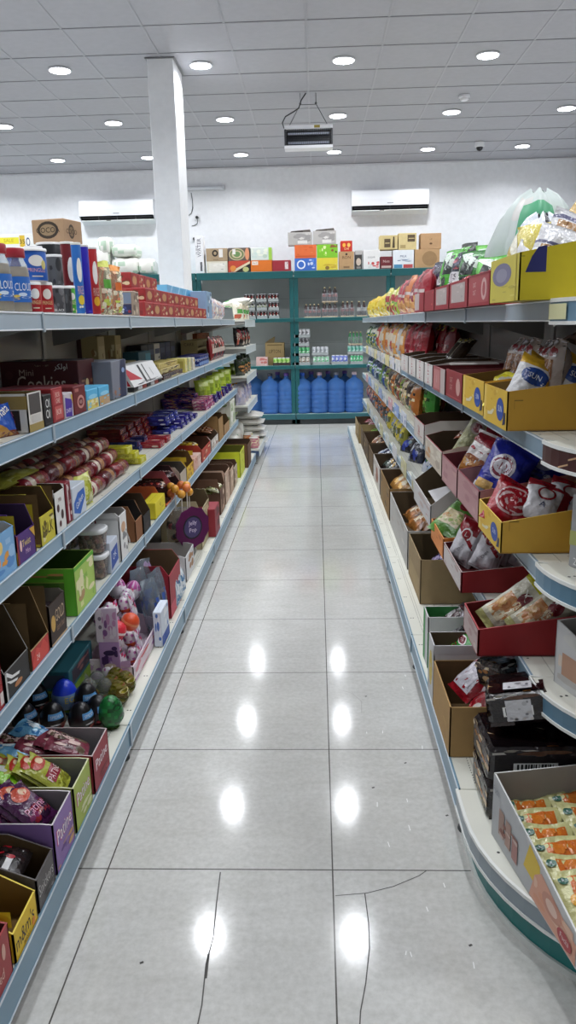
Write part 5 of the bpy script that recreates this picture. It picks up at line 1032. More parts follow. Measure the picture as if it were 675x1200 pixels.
tray(-1, 4, 282, 287, 530, 531, .34, 'bright yellow-green carton far along the left base shelf', 'c8d028c', '6a6a20c', [('s', .05, .05, .95, .95, 6, ['d8dc50c', 'a8b018c'], 2)], [('r', .1, .2, .9, .8, 'ccd430c')], slope=.03, d=.03)
tray(-1, 4, 291, 294.5, 520, 522, .3, 'brown carton past the yellow-green one, left base shelf', '6a4a34k', '4a3424k', slope=.05)
for i in range(3): bundle(-.95, Yat(262, -.9, .3)+.5+.25*i, .127, .3, .2, .2+.03*i, 'pale wrapped bundle behind the far kraft cartons, %s one' % ('nearest', 'second', 'farthest')[i], i+20)
# ---- left end bay -----------------------------------------------------------
def eput(pr, lv, y, d, label, group=None, rx=0, rz=0, z=.001): pr.put((-(XE[lv]+d), y, ZE[lv]+z), (rx, 0, PI/2+rz), label, group)
def bagE(lv, n, y0, dy, w, h, t, base, spec, desc, group, d=.02, rx=-.1, lie=False, seed=0):
    for i in range(n):
        p = bag('food_bag', 'bag', w, h*(1-.06*(i % 2)), t, base[i % len(base)], spec, seed=seed+i, nu=12, nv=14)
        eput(p, lv, y0+dy*i, d+.03, desc % O(i), group, rx, -.7+.2*(i % 2))
bagE(0, 6, 8.02, .17, .14, .17, .07, ['e8e2d0', 'dcd8cc', 'e4dcc0'], [('r', 0, .05, .6, .3, 'b8543a'), ('r', .2, .35, .8, .6, '4f9a4a'), ('s', .1, .6, .9, .9, 0, ['f0ece0', 'd8ccb0'], 2)], 'white rice bag standing on the end bay top shelf, %s one', 'rice bags on the end bay')
for i in range(4):
    p = bag('rice_bag', 'bag', .16, .3, .07, 'e9e6da', [('r', .1, .15, .9, .35, '5aa05a'), ('r', .1, .4, .9, .45, 'b8543a')], seed=40+i, nu=9, nv=12)
    p.put((-.98, 8.2+.22*i, ZE[0]+.18+.012*(i % 2)), (-PI/2+.15, 0, PI/2+PI), 'white rice bag lying with its tip out over the aisle, %s one' % O(i), 'lying rice bags')
bagE(1, 6, 8.02, .17, .13, .19, .08, ['1c1214', '3a1418', '24181c', 'c8c4b8'], [('s', .1, .1, .9, .9, 0, ['8a2430', '2a1214', 'c8b8a8', 'b05040'], 3)], 'dark coffee bag on the end bay second shelf, %s one', 'dark coffee bags', seed=5)
bagE(2, 6, 8.02, .17, .13, .2, .08, ['22301c', '1c2a18', '2a3a20'], [('s', .1, .1, .9, .5, 0, ['c88a50', '1a1f14', '8a5a30'], 3), ('s', .1, .5, .9, .9, 0, ['2c4020', '14200f'], 4)], 'dark green bag on the end bay third shelf, %s one', 'dark green bags', seed=15)
bagE(3, 6, 8.0, .17, .14, .22, .09, ['c4c0d4', 'b4b8d0', 'd0c8d8'], [('s', .1, .1, .9, .9, 0, ['e0dce8', '8a8ab8', 'd8c8d0', 'a8a8cc'], 3)], 'lilac and white packet on the end bay fourth shelf, %s one', 'lilac packets', seed=25)
cup = lambda c: can('noodle_cup', 'cup', .045, .11, c, 'd8d4ccp', [('s', .1, .2, .9, .8, 10, ['e8d8c8p', 'f0e0c0p', 'd8b0a0p'], 2)], n=16)
for i, (px, py, c, lb) in enumerate(((299, 500, 'd07a3cp', 'orange cup at the far end of the left base shelf'), (308, 497, 'd8cc6ap', 'yellow-green cup at the far end of the left base shelf'), (297, 517, 'c87a8ap', 'pale pink cup at the far end of the left base shelf'), (306, 515, 'd0606ep', 'rose pink cup beside the pale pink cup, left base shelf'))):
    Y = 8.0+.13*(i % 2)+(.25 if i < 2 else 0); cup(c).put((-(.66+.09*(i < 2)), Y, ZE[4]+.001+(.0 if i > 1 else .0)), (0, 0, 0), lb)
b = MB(); b.box(-.15, 0, 0, .15, .22, .1, 'c8b090k'); 
put_y = 8.28
p = Proto('carton', 'box', [('carton', carton_mb(.26, .2, .11, 'b8a07ak'))])
R = random.Random(2)
for k in range(5):
    p = bag('flour_sack', 'sack', .42, .42, .085, 'e6e4de', [('r', .2, .3, .8, .34, 'a8b0b8'), ('s', .2, .4, .8, .8, 0, ['dcdad4', 'eeece6'], 3)], seed=60+k, nu=12, nv=14)
    p.put((-.60-.012*k+.03, 8.86, ZE[4]+.002+.072*k), (-PI/2, 0, PI/2), 'white flour sack in the stack at the far left end, %s' % ('at the bottom', 'second from bottom', 'in the middle', 'second from top', 'on top')[k], 'flour sacks')
# ================================================================ RIGHT GONDOLA: goods
def rt(l, xa, xb, h, fh, dep, label, out, inn, F=(), N=(), slope=.8, d=-.05, **k):
    k.setdefault('edge', None)
    return tray(1, l, xa, xb, 0, 0, dep, label, out, inn, F, N, slope, d, h=h, fh=fh, **k)
FO = ['first']+ORD[1:]
def srow(s, l, Y0, Y1, n, w, h, t, bases, spec, desc, group, d=.05, rx=-.12, z=.001, rz=0, text=(), rows=1, dd=.08, nu=10, nv=13, seed=0, zz=.0, jit=.08, name='snack_bag', cat='bag', crimp=.06, wheref='from the near end', cn=()):
    """standing bags, n along the shelf, rows deep"""
    R = random.Random(seed+n); ps = [bag(name, cat, w, h, t, b, spec, seed=seed+i, text=text, nu=nu, nv=nv, crimp=crimp) for i, b in enumerate(bases)]
    k = 0
    for r in range(rows):
        for i in range(n):
            y = Y0+(Y1-Y0)*(i+.5)/n
            lb = '%s, %s %s' % (desc % cn[k % len(cn)] if cn else desc, FO[i], wheref) if rows == 1 else '%s, %s from near end, %s row' % (desc % cn[k % len(cn)] if cn else desc, FO[i], ('front', 'rear', 'last')[r])
            put(ps[k % len(ps)], s, l, y, lb, d+dd*r, z+zz*r+.012*(i % 2)*(zz > 0), rx+R.uniform(-jit, jit), 0, rz+R.uniform(-jit, jit), group); k += 1
# ---- top shelf
YB_ = [('r', 0, 0, 1, .04, 'b8a018c')]
Yc, w, h, fh = rt(0, 574, 607, .175, .108, .40, 'large yellow display tray at the near end of the right top shelf', 'd8c41cc', '9a8a20c', [('r', .0, .0, 1, 1, 'cdbf4ac'), ('e', .42, .62, .34, .26, '77738ec'), ('e', .42, .6, .2, .16, '8f8ca0c'), ('s', .1, .05, .95, .35, 6, ['d8cc6ac', 'b8aa40c'], 2), ('r', .9, 0, .93, 1, 'b0a038c')], [('p', [(.035, .36), (.155, .36), (.155, .7), (.105, .68), (.07, .56)], '24286cc'), ('r', .005, .56, .03, .575, 'a89818c')], slope=.98, d=-.085, edge='c8b428c')
bagw = [('r', .12, .2, .88, .62, 'b08a62'), ('r', .3, .2, .34, .62, '8a6240'), ('r', .55, .2, .6, .62, '98704a'), ('r', .75, .2, .79, .62, '8a6240'), ('r', .0, .18, 1, .2, '4a4a6a'), ('r', 0, .62, 1, .66, '5a5a78')]
bagx = [('r', .12, .42, .88, .84, 'b08a62'), ('r', .3, .42, .34, .84, '8a6240'), ('r', .55, .42, .6, .84, '98704a'), ('r', .75, .42, .79, .84, '8a6240'), ('r', 0, .86, 1, .9, '5a5a78')]
for i, (x, dy, rx, ry, rz) in enumerate(((.548, .03, -.45, .4, -.1), (.56, -.03, -.35, .42, -.2), (.60, .05, -.35, .42, -.15), (.70, .0, -.35, .4, -.15))):
    p = bag('bread_bag', 'bag', .13, (.14, .18, .23, .25)[i], .06, 'cfcfd2', bagw if i < 2 else bagx, seed=i+1, nu=18, nv=22)
    p.put((x, Yc+dy, ZD[1][0]+.03), (rx, ry, rz), 'clear bag of bread rolls standing in the large yellow tray, %s from the aisle' % FO[i], 'bread roll bags')
pouch(1, 0, 0, .16, .19, .05, 'c8b848', [('d', .4, .62, .8, 'd8d4c0'), ('d', .2, .4, .8, 'b8a040'), ('s', .1, .1, .9, .35, 0, ['d8cc78', 'a08c30'], 2)], 'yellowish packet leaning at the far edge of the large yellow tray', Y=Yc+.115, d=-.06, z=.03, rx=-.35, rz=.3, seed=3)
RDF = [('r', .06, .1, .94, .94, 'a8484cc'), ('t', .32, .66, .16, 'OAT', 'd8b8b0c', .4), ('t', .32, .42, .16, 'OAT', 'd8b8b0c', .4), ('e', .76, .5, .12, .34, 'd0a8a4c'), ('e', .76, .5, .06, .22, 'a8484cc'), ('r', .06, .94, .94, 1, '8a2c34c')]
RDG = [('r', .12, .2, .86, .9, 'b4a8a4c'), ('s', .16, .25, .82, .85, 6, ['a89c9ac', 'c4b8b4c'], 2)]
for i, (a, b, h_, F, lb) in enumerate(((548, 573.5, .097, RDF, 'faded red display carton with pale lettering, right top shelf'), (526, 547.5, .094, RDG, 'red display carton with a grey label, nearer one, right top shelf'), (509, 525.5, .092, RDG, 'red display carton with a grey label, farther one, right top shelf'), (497, 508.5, .088, [('s', .1, .1, .9, .9, 6, ['b84a48c', '98282cc'], 2)], 'plain red display carton, third from the near end, right top shelf'), (486, 496.5, .088, [('r', .0, .1, .5, 1, 'c0b0acc')], 'red and pale display carton, farthest of the red ones, right top shelf'))):
    Yr, w_, _, _ = rt(0, a, b, h_+.06, h_, .3, lb, '98222cc', '6a1c22c', F, slope=.9, d=-.05, group='red display cartons')
    n = 2
    for j in range(2 if i < 3 else 1):
        p = bag('snack_bag', 'bag', w_*.45, .17, .06, ['a82834', 'd8d0c8', 'b03038'][(i+j) % 3], [('r', .1, .4, .9, .6, ['d8c8c0', '9a2830'][j % 2]), ('s', .1, .1, .9, .4, 0, ['c87a50', 'e0d4c8', '8a1c28'], j)], seed=i*3+j, nu=12, nv=14)
        put(p, 1, 0, Yr+(.25-.5*j)*w_*.98, 'red and white snack bag leaning in the %s red carton, %s of it' % (FO[i], ('near half', 'far half')[j]), .03, .012, -.5, group='snack bags in the red cartons')
# green chip bags
GB = [('s', .1, .12, .9, .4, 0, ['4a8a30', 'a8b848', '2c6a20'], 4), ('r', .35, .6, .8, .9, '16201a'), ('e', .5, .5, .16, .08, '1c2a1c')]
for i, (px, py, d, base, lb) in enumerate(((517, 292, .12, '4fae34', 'bright green chip bag nearest the aisle, right top shelf'), (541, 293, .16, '2f7a2c', 'dark green chip bag second from the aisle side, right top shelf'), (566, 298, .17, '58b43a', 'green chip bag standing behind the red cartons, right top shelf'), (533, 284, .30, '18241a', 'black and green chip bag in the rear row, farther one, right top shelf'), (556, 285, .30, '66c040', 'light green chip bag in the rear row, middle one, right top shelf'), (581, 292, .32, '2a6a2a', 'deep green chip bag in the rear row, nearer one, right top shelf'))):
    Y = Yat(px, .56+d, 1.5); hh = Zat(py, .56+d, Y)-1.452
    p = bag('chip_bag', 'bag', .25, hh, .12, base, GB+([('d', .80, .93, .3, 'c8d4c8')] if i < 3 else [('s', .1, .5, .9, .95, 0, ['4aa030', '141c16', 'b8ccb8'], i)]), seed=i+3, nu=18, nv=22, text=[('t', .3, .52, .13, 'S', 'e8f0e8p', .3), ('t', .6, .72, .1, 'X', 'd8e8d8p', .3)])
    put(p, 1, 0, Y, lb, d, .001, -.05, 0, .35+.15*(i % 3-1), 'green chip bags')
# red, black and navy chip bags further along
srow(1, 0, Yat(513, .62, 1.45), Yat(487, .62, 1.45), 5, .21, .30, .11, ['1e2238', '8c2a34', '26202a', 'a03844'], [('s', .1, .1, .9, .35, 0, ['6a7a9a', 'c87a68', '2a2c40'], 2), ('r', .2, .5, .8, .66, 'd0ccd0'), ('s', .1, .7, .9, .95, 0, ['3a3c58', '8c2a34', '1a1c28'], 3)], 'large dark or red chip bag behind the farther red cartons', 'dark chip bags', d=.13, text=[('t', .5, .58, .1, 'OTS', '2a2438p', .6)], rz=.2, nu=14, nv=16)
srow(1, 0, Yat(487, .57, 1.45), Yat(459, .57, 1.45), 6, .24, .25, .1, ['9a2430', 'a8404a', '8c2434', 'c87a4a'], [('r', .1, .05, .9, .32, 'cc8a50'), ('s', .1, .1, .9, .35, 0, ['e0a868', 'b86a3a'], 3), ('r', .15, .45, .85, .55, 'd8c8c4'), ('r', .3, .7, .7, .9, '7a1824')], '%s chip bag with orange foot, right top shelf', 'red and orange chip bags', d=.03, text=[('t', .5, .5, .08, 'CHIPS', '7a2030p', .6)], rows=2, dd=.14, zz=.03, cn=('red', 'pinkish red', 'dark red', 'tan'))
srow(1, 0, Yat(458, .57, 1.45), Yat(447, .57, 1.45), 4, .24, .22, .1, ['9ab040', 'c8cc58', 'b8303c', 'd0d070'], [('s', .1, .1, .9, .9, 0, ['c8b840', 'a83038', 'e0dca0', '6a9a34'], 3)], '%s crisp bag, right top shelf', 'green-yellow crisp bags', d=.03, rows=2, dd=.14, zz=.03, cn=('olive green', 'lime yellow', 'red', 'pale yellow'))
srow(1, 0, Yat(446, .57, 1.45), 9.65, 6, .3, .21, .11, ['d8b82c', 'e0c840', 'c8a424'], [('s', .1, .1, .9, .4, 0, ['e8d878', 'b88a20', 'e8e4c8'], 3), ('r', .2, .5, .8, .7, 'e4cc50')], 'yellow crisp bag, right top shelf far end', 'yellow crisp bags', d=.03, rows=2, dd=.14, zz=.02)
# clear and tan bags on the far half of the top shelf
def loose_bag(x, y, z, w, d, h, col, fin, blot, label, seed, knot=True, rz=0, name='carrier_bag'):
    m = MB(); R = random.Random(seed); a = [R.uniform(0, 6) for _ in range(6)]
    def P(i, j):
        th = 2*PI*i/28; v = j/16
        T_ = ((0, .72), (.12, .98), (.45, 1.0), (.62, .78), (.74, .4), (.82, .17), (.88, .2), (1, .3))
        if not knot: T_ = ((0, .78), (.2, 1.0), (.55, .97), (.8, .78), (.93, .52), (1, .2))
        for (va, ra), (vb, rb_) in zip(T_, T_[1:]):
            if va <= v <= vb: prof = ra+(rb_-ra)*(v-va)/(vb-va)
        r = prof*(1+.09*math.sin(4*th+a[0]+3*v)+.06*math.sin(9*th+a[1])*(.4+v)+.04*math.sin(15*th+a[2]+8*v))
        return (w/2*r*math.cos(th)+.02*math.sin(3*v+a[3]), d/2*r*math.sin(th), h*v+.012*math.sin(5*th+a[4])*(v > .05))
    def col_(i, j):
        for (i0, i1, j0, j1, c) in blot:
            if i0 <= i <= i1 and j0 <= j <= j1: return c
        return col+fin
    m.grid(P, 28, 16, col_, True, True)
    Proto(name, 'bag', [(name, m)]).put((x, y, z), (0, 0, rz), label)
def xz(px, py, X, lo=1): 
    Y = Yat(px, X, 1.6); return Y, Zat(py, X, Y)
Yv = Yat(618, 1.02, 1.65)
loose_bag(.98, 3.72, 1.452, .36, .42, .50, 'd5dfdc', 's', [(18, 22, 10, 13, '4aa878s'), (19, 21, 4, 7, 'b8946as'), (22, 24, 6, 9, 'c8b498s'), (16, 18, 12, 14, 'e4e0dcs')], 'large clear carrier bag with something green inside, on the back of the right top shelf', 3, False)
loose_bag(.735, 2.75, 1.452, .2, .22, .285, 'd8dce4', 'f', [(18, 21, 7, 9, '8aa0d4f'), (20, 21, 13, 15, '2a2c30f'), (19, 20, 5, 6, 'b8c4e0f')], 'white plastic bag with blue print behind the bread roll bags', 5, False)
loose_bag(1.10, 3.42, 1.452, .2, .2, .545, 'c0a060', 'f', [(18, 20, 6, 11, '8a6a30f'), (22, 24, 3, 8, 'd8c088f'), (17, 17, 12, 14, '3a2c1cf')], 'tan plastic bag with dark tie standing behind the white plastic bag', 8)
# ---- second shelf
YF = [('r', 0, 0, 1, 1, 'd8b23cc'), ('r', .02, .02, .12, .98, 'e0c060c'), ('s', .1, .3, .6, .95, 6, ['e4c868c', 'cfa430c'], 2), ('p', [(.2, .2), (.4, .25), (.5, .4), (.44, .42), (.3, .3), (.2, .3)], 'd8d0b0c'), ('e', .74, .48, .15, .3, '2a4a9cc'), ('t', .74, .5, .16, 'SUN', 'e0e6f0c', .22), ('p', [(.86, .1), (.96, .16), (.96, .45), (.92, .45)], '1f2a50c')]
YN = [('r', .05, .55, .11, .57, '8a6a1cc'), ('r', .05, .4, .052, .57, '8a6a1cc'), ('r', 0, 0, 1, .02, 'b8862cc')]
YT1 = rt(1, 566.5, 593, .145, .105, .38, 'amber yellow bread tray with blue oval mark, nearer of two, right second shelf', 'd09c2cc', '7a5c20c', YF, YN, d=-.055, slope=.98, edge='c89830c', group='amber bread trays')
YT2 = rt(1, 542, 566, .145, .105, .38, 'amber yellow bread tray with blue oval mark, farther of two, right second shelf', 'd09c2cc', '7a5c20c', YF, YN, d=-.045, slope=.98, edge='c89830c', group='amber bread trays')
BB = [('r', 0, .82, 1, 1, 'd8aa30'), ('r', 0, 0, 1, .12, 'b8925a'), ('e', .5, .68, .36, .13, '22448c'), ('r', .84, 0, 1, 1, 'd0a040')]
BT = [('t', .5, .68, .08, 'SUN', 'e8ecf4p', .5), ('t', .5, .45, .08, '\ufeb0\ufe92\ufea7', '2a3458p', .6), ('t', .5, .3, .06, '\ufee2\ufecc\ufea9', '8a8c98p', .6), ('t', .5, .18, .05, 'BREAD', '8a8c98p', .5)]
for i, (x, y, z, rx, ry, rz, lb) in enumerate(((.645, YT1[0]+.02, .05, -.3, .42, .0, 'nearest the aisle'), (.735, YT1[0]+.03, .05, -.3, .4, .7, 'in the middle'), (.765, YT1[0]+.0, .05, -.3, .36, .0, 'farthest from the aisle'))):
    p = bag('bread_bag', 'bag', .12, .195, .065, 'e0e0e2', BB, seed=11+i, nu=16, nv=24, text=BT)
    p.put((x-.08, y, ZD[1][1]+z-.035), (rx, ry, -.3+rz), 'white bread bag with blue oval in the nearer amber tray, %s' % lb, 'white bread bags')
pouch(1, 1, 0, .13, .24, .07, 'd8cc30', [('r', .2, .2, .8, .6, 'c8c4b0'), ('d', .6, .75, .6, 'e8e050'), ('s', .1, .1, .9, .25, 0, ['e4dc60', 'a89a20'], 2)], 'bright yellow bread bag lying across the front of the amber trays', Y=YT1[0]+.13, d=-.0, z=.07, rx=-1.25, rz=1.2, seed=2)
srow(1, 1, YT1[0]+.02, YT2[0]+.25, 6, .1, .23, .075, ['b4a49a', 'a89890', 'bcb0a8'], [('r', .15, .1, .85, .75, '8a5a3a'), ('s', .2, .4, .8, .75, 0, ['5a3420', 'a87a50', 'c8b8b0'], 2), ('r', .55, .1, .85, .5, 'c4bcc4'), ('s', 0, .78, 1, 1, 0, ['8a2a30', 'd8d4d8', '3a2a28'], 4)], 'silver and brown cake bag standing behind the amber tray rims', 'silver brown cake bags', d=.09, z=.006, nu=12, nv=16)
pouch(1, 1, 0, .3, .12, .05, '8a7468', [('s', .1, .1, .9, .9, 0, ['a89488', '5a3a34', 'c8b8ac', '7a2c30'], 5)], 'crumpled brown bag lying on top of the silver and brown bags', Y=YT1[0]+.14, d=.2, z=.25, rx=-1.4, seed=6)
srow(1, 1, 1.98, 2.5, 4, .13, .2, .08, ['2a1a18', '3a2224', '1c1416'], [('s', .1, .1, .9, .9, 0, ['4a2a28', '14100f', '6a4a40'], 2)], 'dark brown bag deep behind the bread bags, right second shelf', 'dark bags deep on the right second shelf', d=.24)
Yr, w_, _, _ = rt(1, 522, 541, .11, .105, .34, 'red display carton beside the amber trays on the right second shelf', '8e2c30c', '5a1c1ec', [('t', .35, .66, .2, 'OAT', 'c89890c', .5), ('t', .35, .4, .2, 'OAT', 'c89890c', .5), ('e', .78, .5, .12, .3, 'c89890c'), ('r', .05, .05, .95, .1, 'a84a4cc')], d=-.045)
Yr2, w2, _, _ = rt(1, 507, 521, .105, .10, .34, 'red and white display carton second from the amber trays, right second shelf', 'a0585ac', '6a2024c', [('r', .1, .1, .6, .9, 'b87a78c'), ('r', .65, .0, 1, 1, 'b8a8a4c'), ('t', .35, .5, .3, '1', 'd8c0b8c', .4)], d=-.05)
fl = MB(); fl.slab([(-.1, 0, 0), (.1, 0, 0), (.1, .05, .004), (-.1, .05, .004)], (0, 0, .003), 'c8c4bec', 'c8c4bec', 'c8c4bec')
tag(ob('carton_flap', fl), 'loose white cardboard strip lying across the red and white carton', 'cardboard').location = (.66, Yr2, ZD[1][1]+.109)
for i, (a, b) in enumerate(((497, 506.5), (487.5, 496.5), (478.5, 487), (470, 478))):
    rt(1, a, b, .11, .095, .32, 'brown carton with a white red-printed front, %s from the near end, right second shelf' % FO[i], 'c8c4c0c', '4a3826k', [('r', .08, .08, .92, .92, 'd4d0ccc'), ('t', .5, .55, .4, 'KIM', 'a83a40c', .5, PI/2), ('s', .2, .1, .8, .25, 4, ['a84a50c', 'b8b4b0c'], 2)], d=-.04, slope=.3, group='white fronted cartons')
for i in range(2): pouch(1, 1, 0, .09, .24, .035, ('3a2a1a', '4a3820')[i], [('r', .1, .2, .9, .8, '2a1c12'), ('r', .0, .0, .15, 1, 'c8c4b0'), ('s', .2, .8, .8, 1, 0, ['c8b040', 'e0d8b0'], 2)], 'long brown and gold packet sticking out of the cartons, %s one' % ('nearer', 'farther')[i], Y=Yat(512, .6, 1.2)+.12*i, d=.08, z=.06, rx=-.9, ry=0, rz=.7, seed=i, group='long brown packets')
srow(1, 1, Yat(522, .75, 1.2), Yat(486, .66, 1.2), 9, .17, .27, .09, ['8c1c26', 'a02430', '7a1820'], [('r', .1, .1, .9, .2, '3a1214'), ('s', .1, .25, .9, .6, 0, ['b04048', '6a1018', 'd8b0a8'], 2), ('s', .1, .85, .9, 1, 0, ['c8b040', '3a2a1a', 'a8a030'], 3), ('r', .46, .2, .54, .8, 'c8a8a4')], 'dark red snack bag standing behind the cartons, right second shelf', 'dark red bags', d=.17, nu=10, nv=14)
srow(1, 1, Yat(486, .6, 1.12), Yat(470, .6, 1.12), 3, .24, .29, .11, ['a01c2a', '981a28', 'a82a36'], [('s', .1, .1, .9, .9, 0, ['b83a44', '841020'], 2), ('r', .2, .3, .8, .36, 'd8a8a8')], 'tall crimson bag of rice crackers on the right second shelf', 'tall crimson bags', d=.04, nu=12, nv=14)
srow(1, 1, Yat(470, .6, 1.12), Yat(440, .6, 1.12), 10, .28, .27, .1, ['d08a3c', 'c8c4c0', 'e0a050', 'b83a34', 'd8c8b0', 'c87030'], [('s', .1, .08, .9, .4, 0, ['e0b060', 'b8502c', 'e8e0d0', 'a8b4c8'], 2), ('r', .2, .5, .8, .66, 'e0d0b8'), ('s', .1, .7, .9, .95, 0, ['c84030', 'd8a848', 'b8c4d0'], 5)], '%s snack bag, right second shelf far run', 'mixed far bags on the second shelf', d=.03, rows=2, dd=.14, zz=.03, cn=('orange', 'white', 'light orange', 'red', 'cream', 'brown-orange'))
srow(1, 1, Yat(440, .6, 1.12), 9.65, 5, .3, .24, .1, ['2c6a2c', '3a4a80', '1f4a24', 'c8cc60'], [('s', .1, .1, .9, .9, 0, ['4a9a40', 'd8d8c8', '243a68', 'c8b84a'], 2)], '%s crisp bag, right second shelf far end', 'far green and blue bags', d=.03, rows=2, dd=.14, zz=.02, cn=('green', 'blue', 'dark green', 'pale yellow'))
for i in range(9):
    m = MB(); m.box(-.16, -.0045, -.05, .16, -.0015, .035, ['d0d0ccc', 'c8c8d0c', 'd8cc90c'][i % 3], c=.0008)
    m.deco(plane((-.16, -.0045, -.05), (.32, 0, 0), (0, 0, .085)), [('s', .1, .1, .9, .9, 6, ['b8b8c0c', 'd8d0a0c', 'e0e0e0c'], i)])
    put(Proto('price_card', 'price card', [('price_card', m)]), 1, 1, Yat(467, .56, 1.115)+.42*i, 'printed shelf card on the edge of the right second shelf, %s from the near end' % FO[i], -.001, .0, group='shelf edge cards')
# ---- third shelf
YT3 = rt(2, 560.5, 586, .155, .085, .42, 'amber yellow tray holding red and white bags on the right third shelf', 'd3a438c', '8a6a24c', YF, YN, d=-.078, slope=.98, edge='d8b450c')
WR = [('r', 0, .0, 1, .12, '8a1c28'), ('r', .0, .8, 1, 1, '98202c'), ('e', .45, .66, .2, .14, '98202c'), ('e', .45, .66, .15, .1, 'd8d0d0'), ('r', .78, 0, 1, 1, '8a1c28')]
for i, (x, rx, rz, base, sp_, lb) in enumerate(((.57, -.5, -.3, '9c1624', [('e', .5, .5, .4, .3, 'c8a8a8'), ('e', .5, .5, .35, .26, '9c1624'), ('r', .1, .85, .9, 1, '7a0c18')], 'shiny red bag at the front of the amber tray, right third shelf'), (.66, -.5, -.2, 'd4d2d6', WR, 'white and red bag second from the front in the amber tray'), (.74, -.5, -.1, 'cfcdd2', WR, 'white and red bag third from the front in the amber tray'), (.815, -.45, .1, '7a141e', [('s', .1, .1, .9, .9, 0, ['9a2430', 'd8c8c0', '5a0c14'], 2)], 'dark red bag at the back of the amber tray, right third shelf'))):
    p = bag('snack_bag', 'bag', .14, .155, .06, base, sp_, seed=21+i, nu=16, nv=20, text=[('t', .45, .42, .12, 'A', '2a3a68p', .3)] if 0 < i < 3 else ())
    p.put((x-.045, YT3[0]+.02-.02*(i % 2), ZD[1][2]+.045), (rx-.25, .35, -.25+rz*.5), lb, 'bags in the amber tray on the third shelf')
PK = lambda seed: [('r', .02, .04, .98, .96, 'b48a8cc'), ('s', .06, .1, .94, .9, 8, ['c09a9cc', 'a87a7ec', 'bc9490c'], seed)]
P1 = rt(2, 535.5, 560, .17, .10, .42, 'faded pink-red carton of blue bags, nearer one, right third shelf', 'a8787cc', '5a1a24c', PK(2), d=-.072, slope=.95, edge='7a2430c', group='faded pink cartons')
P2 = rt(2, 517.5, 535, .15, .10, .40, 'faded pink-red carton of white and brown bags, farther one, right third shelf', 'a8787cc', '5a1a24c', PK(4), d=-.075, slope=.95, edge='7a2430c', group='faded pink cartons')
BL = [('r', 0, .0, 1, .25, 'c8ccd4'), ('e', .5, .62, .28, .2, 'd8d4dc'), ('e', .5, .62, .23, .16, '7a1c34'), ('e', .5, .62, .18, .11, 'd8d4dc'), ('r', .1, .2, .5, .34, 'd0a868')]
LV = [('t', .5, .62, .12, 'L', '7a1c34p', .5)]
for i, (x, y, z, lb) in enumerate(((.58, -.05, .03, 'nearest the aisle'), (.66, .03, .05, 'second from the aisle'), (.73, -.04, .05, 'third from the aisle'), (.80, .02, .05, 'at the back'))):
    p = bag('chip_bag', 'bag', .17, .215, .08, '202a94', BL if i < 2 else [('s', .1, .1, .9, .4, 0, ['2a3ab0', '141c6a', 'c8ccd8'], 2), ('e', .5, .6, .25, .17, 'a8b0c8')], seed=31+i, nu=18, nv=22, text=LV if i < 2 else ())
    p.put((x-.05, P1[0]+y*.8, ZD[1][2]+z), (-.4, .3, -.75+.12*i), 'royal blue chip bag in the nearer faded pink carton, %s' % lb, 'royal blue chip bags')
for i, (x, y) in enumerate(((.56, -.04), (.63, .06), (.70, -.02), (.77, .04))):
    p = bag('chip_bag', 'bag', .16, .19, .075, 'd6d0ce', [('r', .1, .1, .9, .45, 'a8703c'), ('s', .1, .1, .9, .5, 0, ['8a4a24', 'c89a60', 'd8d0cc'], 3), ('r', 0, .75, 1, .95, '7c1c28'), ('s', 0, .6, 1, .9, 0, ['98202c', 'e0dcdc'], 5)], seed=41+i, nu=16, nv=20)
    p.put((x-.03, P2[0]+y, ZD[1][2]+.04), (-.4, .3, -1.0+.2*i), 'white, brown and red chip bag in the farther faded pink carton, %s from the aisle' % FO[i], 'white brown red chip bags')
LB_ = rt(2, 498, 517, .12, .10, .4, 'long open brown carton with a beige printed front, right third shelf', 'c0b4a4c', '4a3824k', [('s', .05, .1, .95, .9, 10, ['d0c8b8c', 'a89a8cc', 'b89068c'], 3), ('r', 0, .94, 1, 1, 'd8d0c8c')], d=-.07, slope=.2, edge='8a2c34c')
pouch(1, 2, 0, .16, .16, .05, 'c4c6cc', [('s', .1, .1, .9, .9, 0, ['d8dce0', 'a8acb4', 'b89888'], 2)], 'crumpled silver-white bag lying in the long brown carton', Y=LB_[0]-.2, d=.02, z=.02, rx=-1.1, rz=.6, seed=5)
for i in range(5):
    p = bag('chip_bag', 'bag', .10, .27, .06, 'a4a47c', [('r', .1, .1, .9, .3, 'b0ac84'), ('e', .5, .72, .3, .1, 'b8a8a0'), ('e', .5, .72, .22, .07, '7a1c28'), ('s', .1, .35, .9, .6, 0, ['a8a880', '8a8a60', 'c0b890'], i)], seed=51+i, nu=12, nv=18)
    p.put((.55+.055*i, LB_[0]-.12+.02*i, ZD[1][2]+.012), (-.2, .5, -.5), 'khaki bag with dark red emblem over the long brown carton, %s from the aisle' % FO[i], 'khaki bags')
FB = rt(2, 485, 496.5, .12, .10, .4, 'open brown carton with a white printed front and red edge, right third shelf', 'c4beb8c', '4a3824k', [('t', .5, .5, .5, '24', 'a83a40c', .5), ('s', .1, .05, .9, .3, 6, ['b8b0acc', 'a86a60c'], 2)], d=-.03, slope=.2, edge='9a2c34c')
for i in range(5): put(bag('cake_bar', 'bar', .05, .14, .03, '8a4a34', [('s', .1, .1, .9, .9, 0, ['c8b0a0', '5a2a1c', 'd8d0c8'], i)], seed=i, nu=8, nv=10), 1, 2, LB_[0]+.12+.02*i, 'brown and white cake bar lying between the brown cartons, %s from the aisle' % FO[i], .06+.055*i, .115, -1.45, 0, 1.1, 'cake bars on the right third shelf')
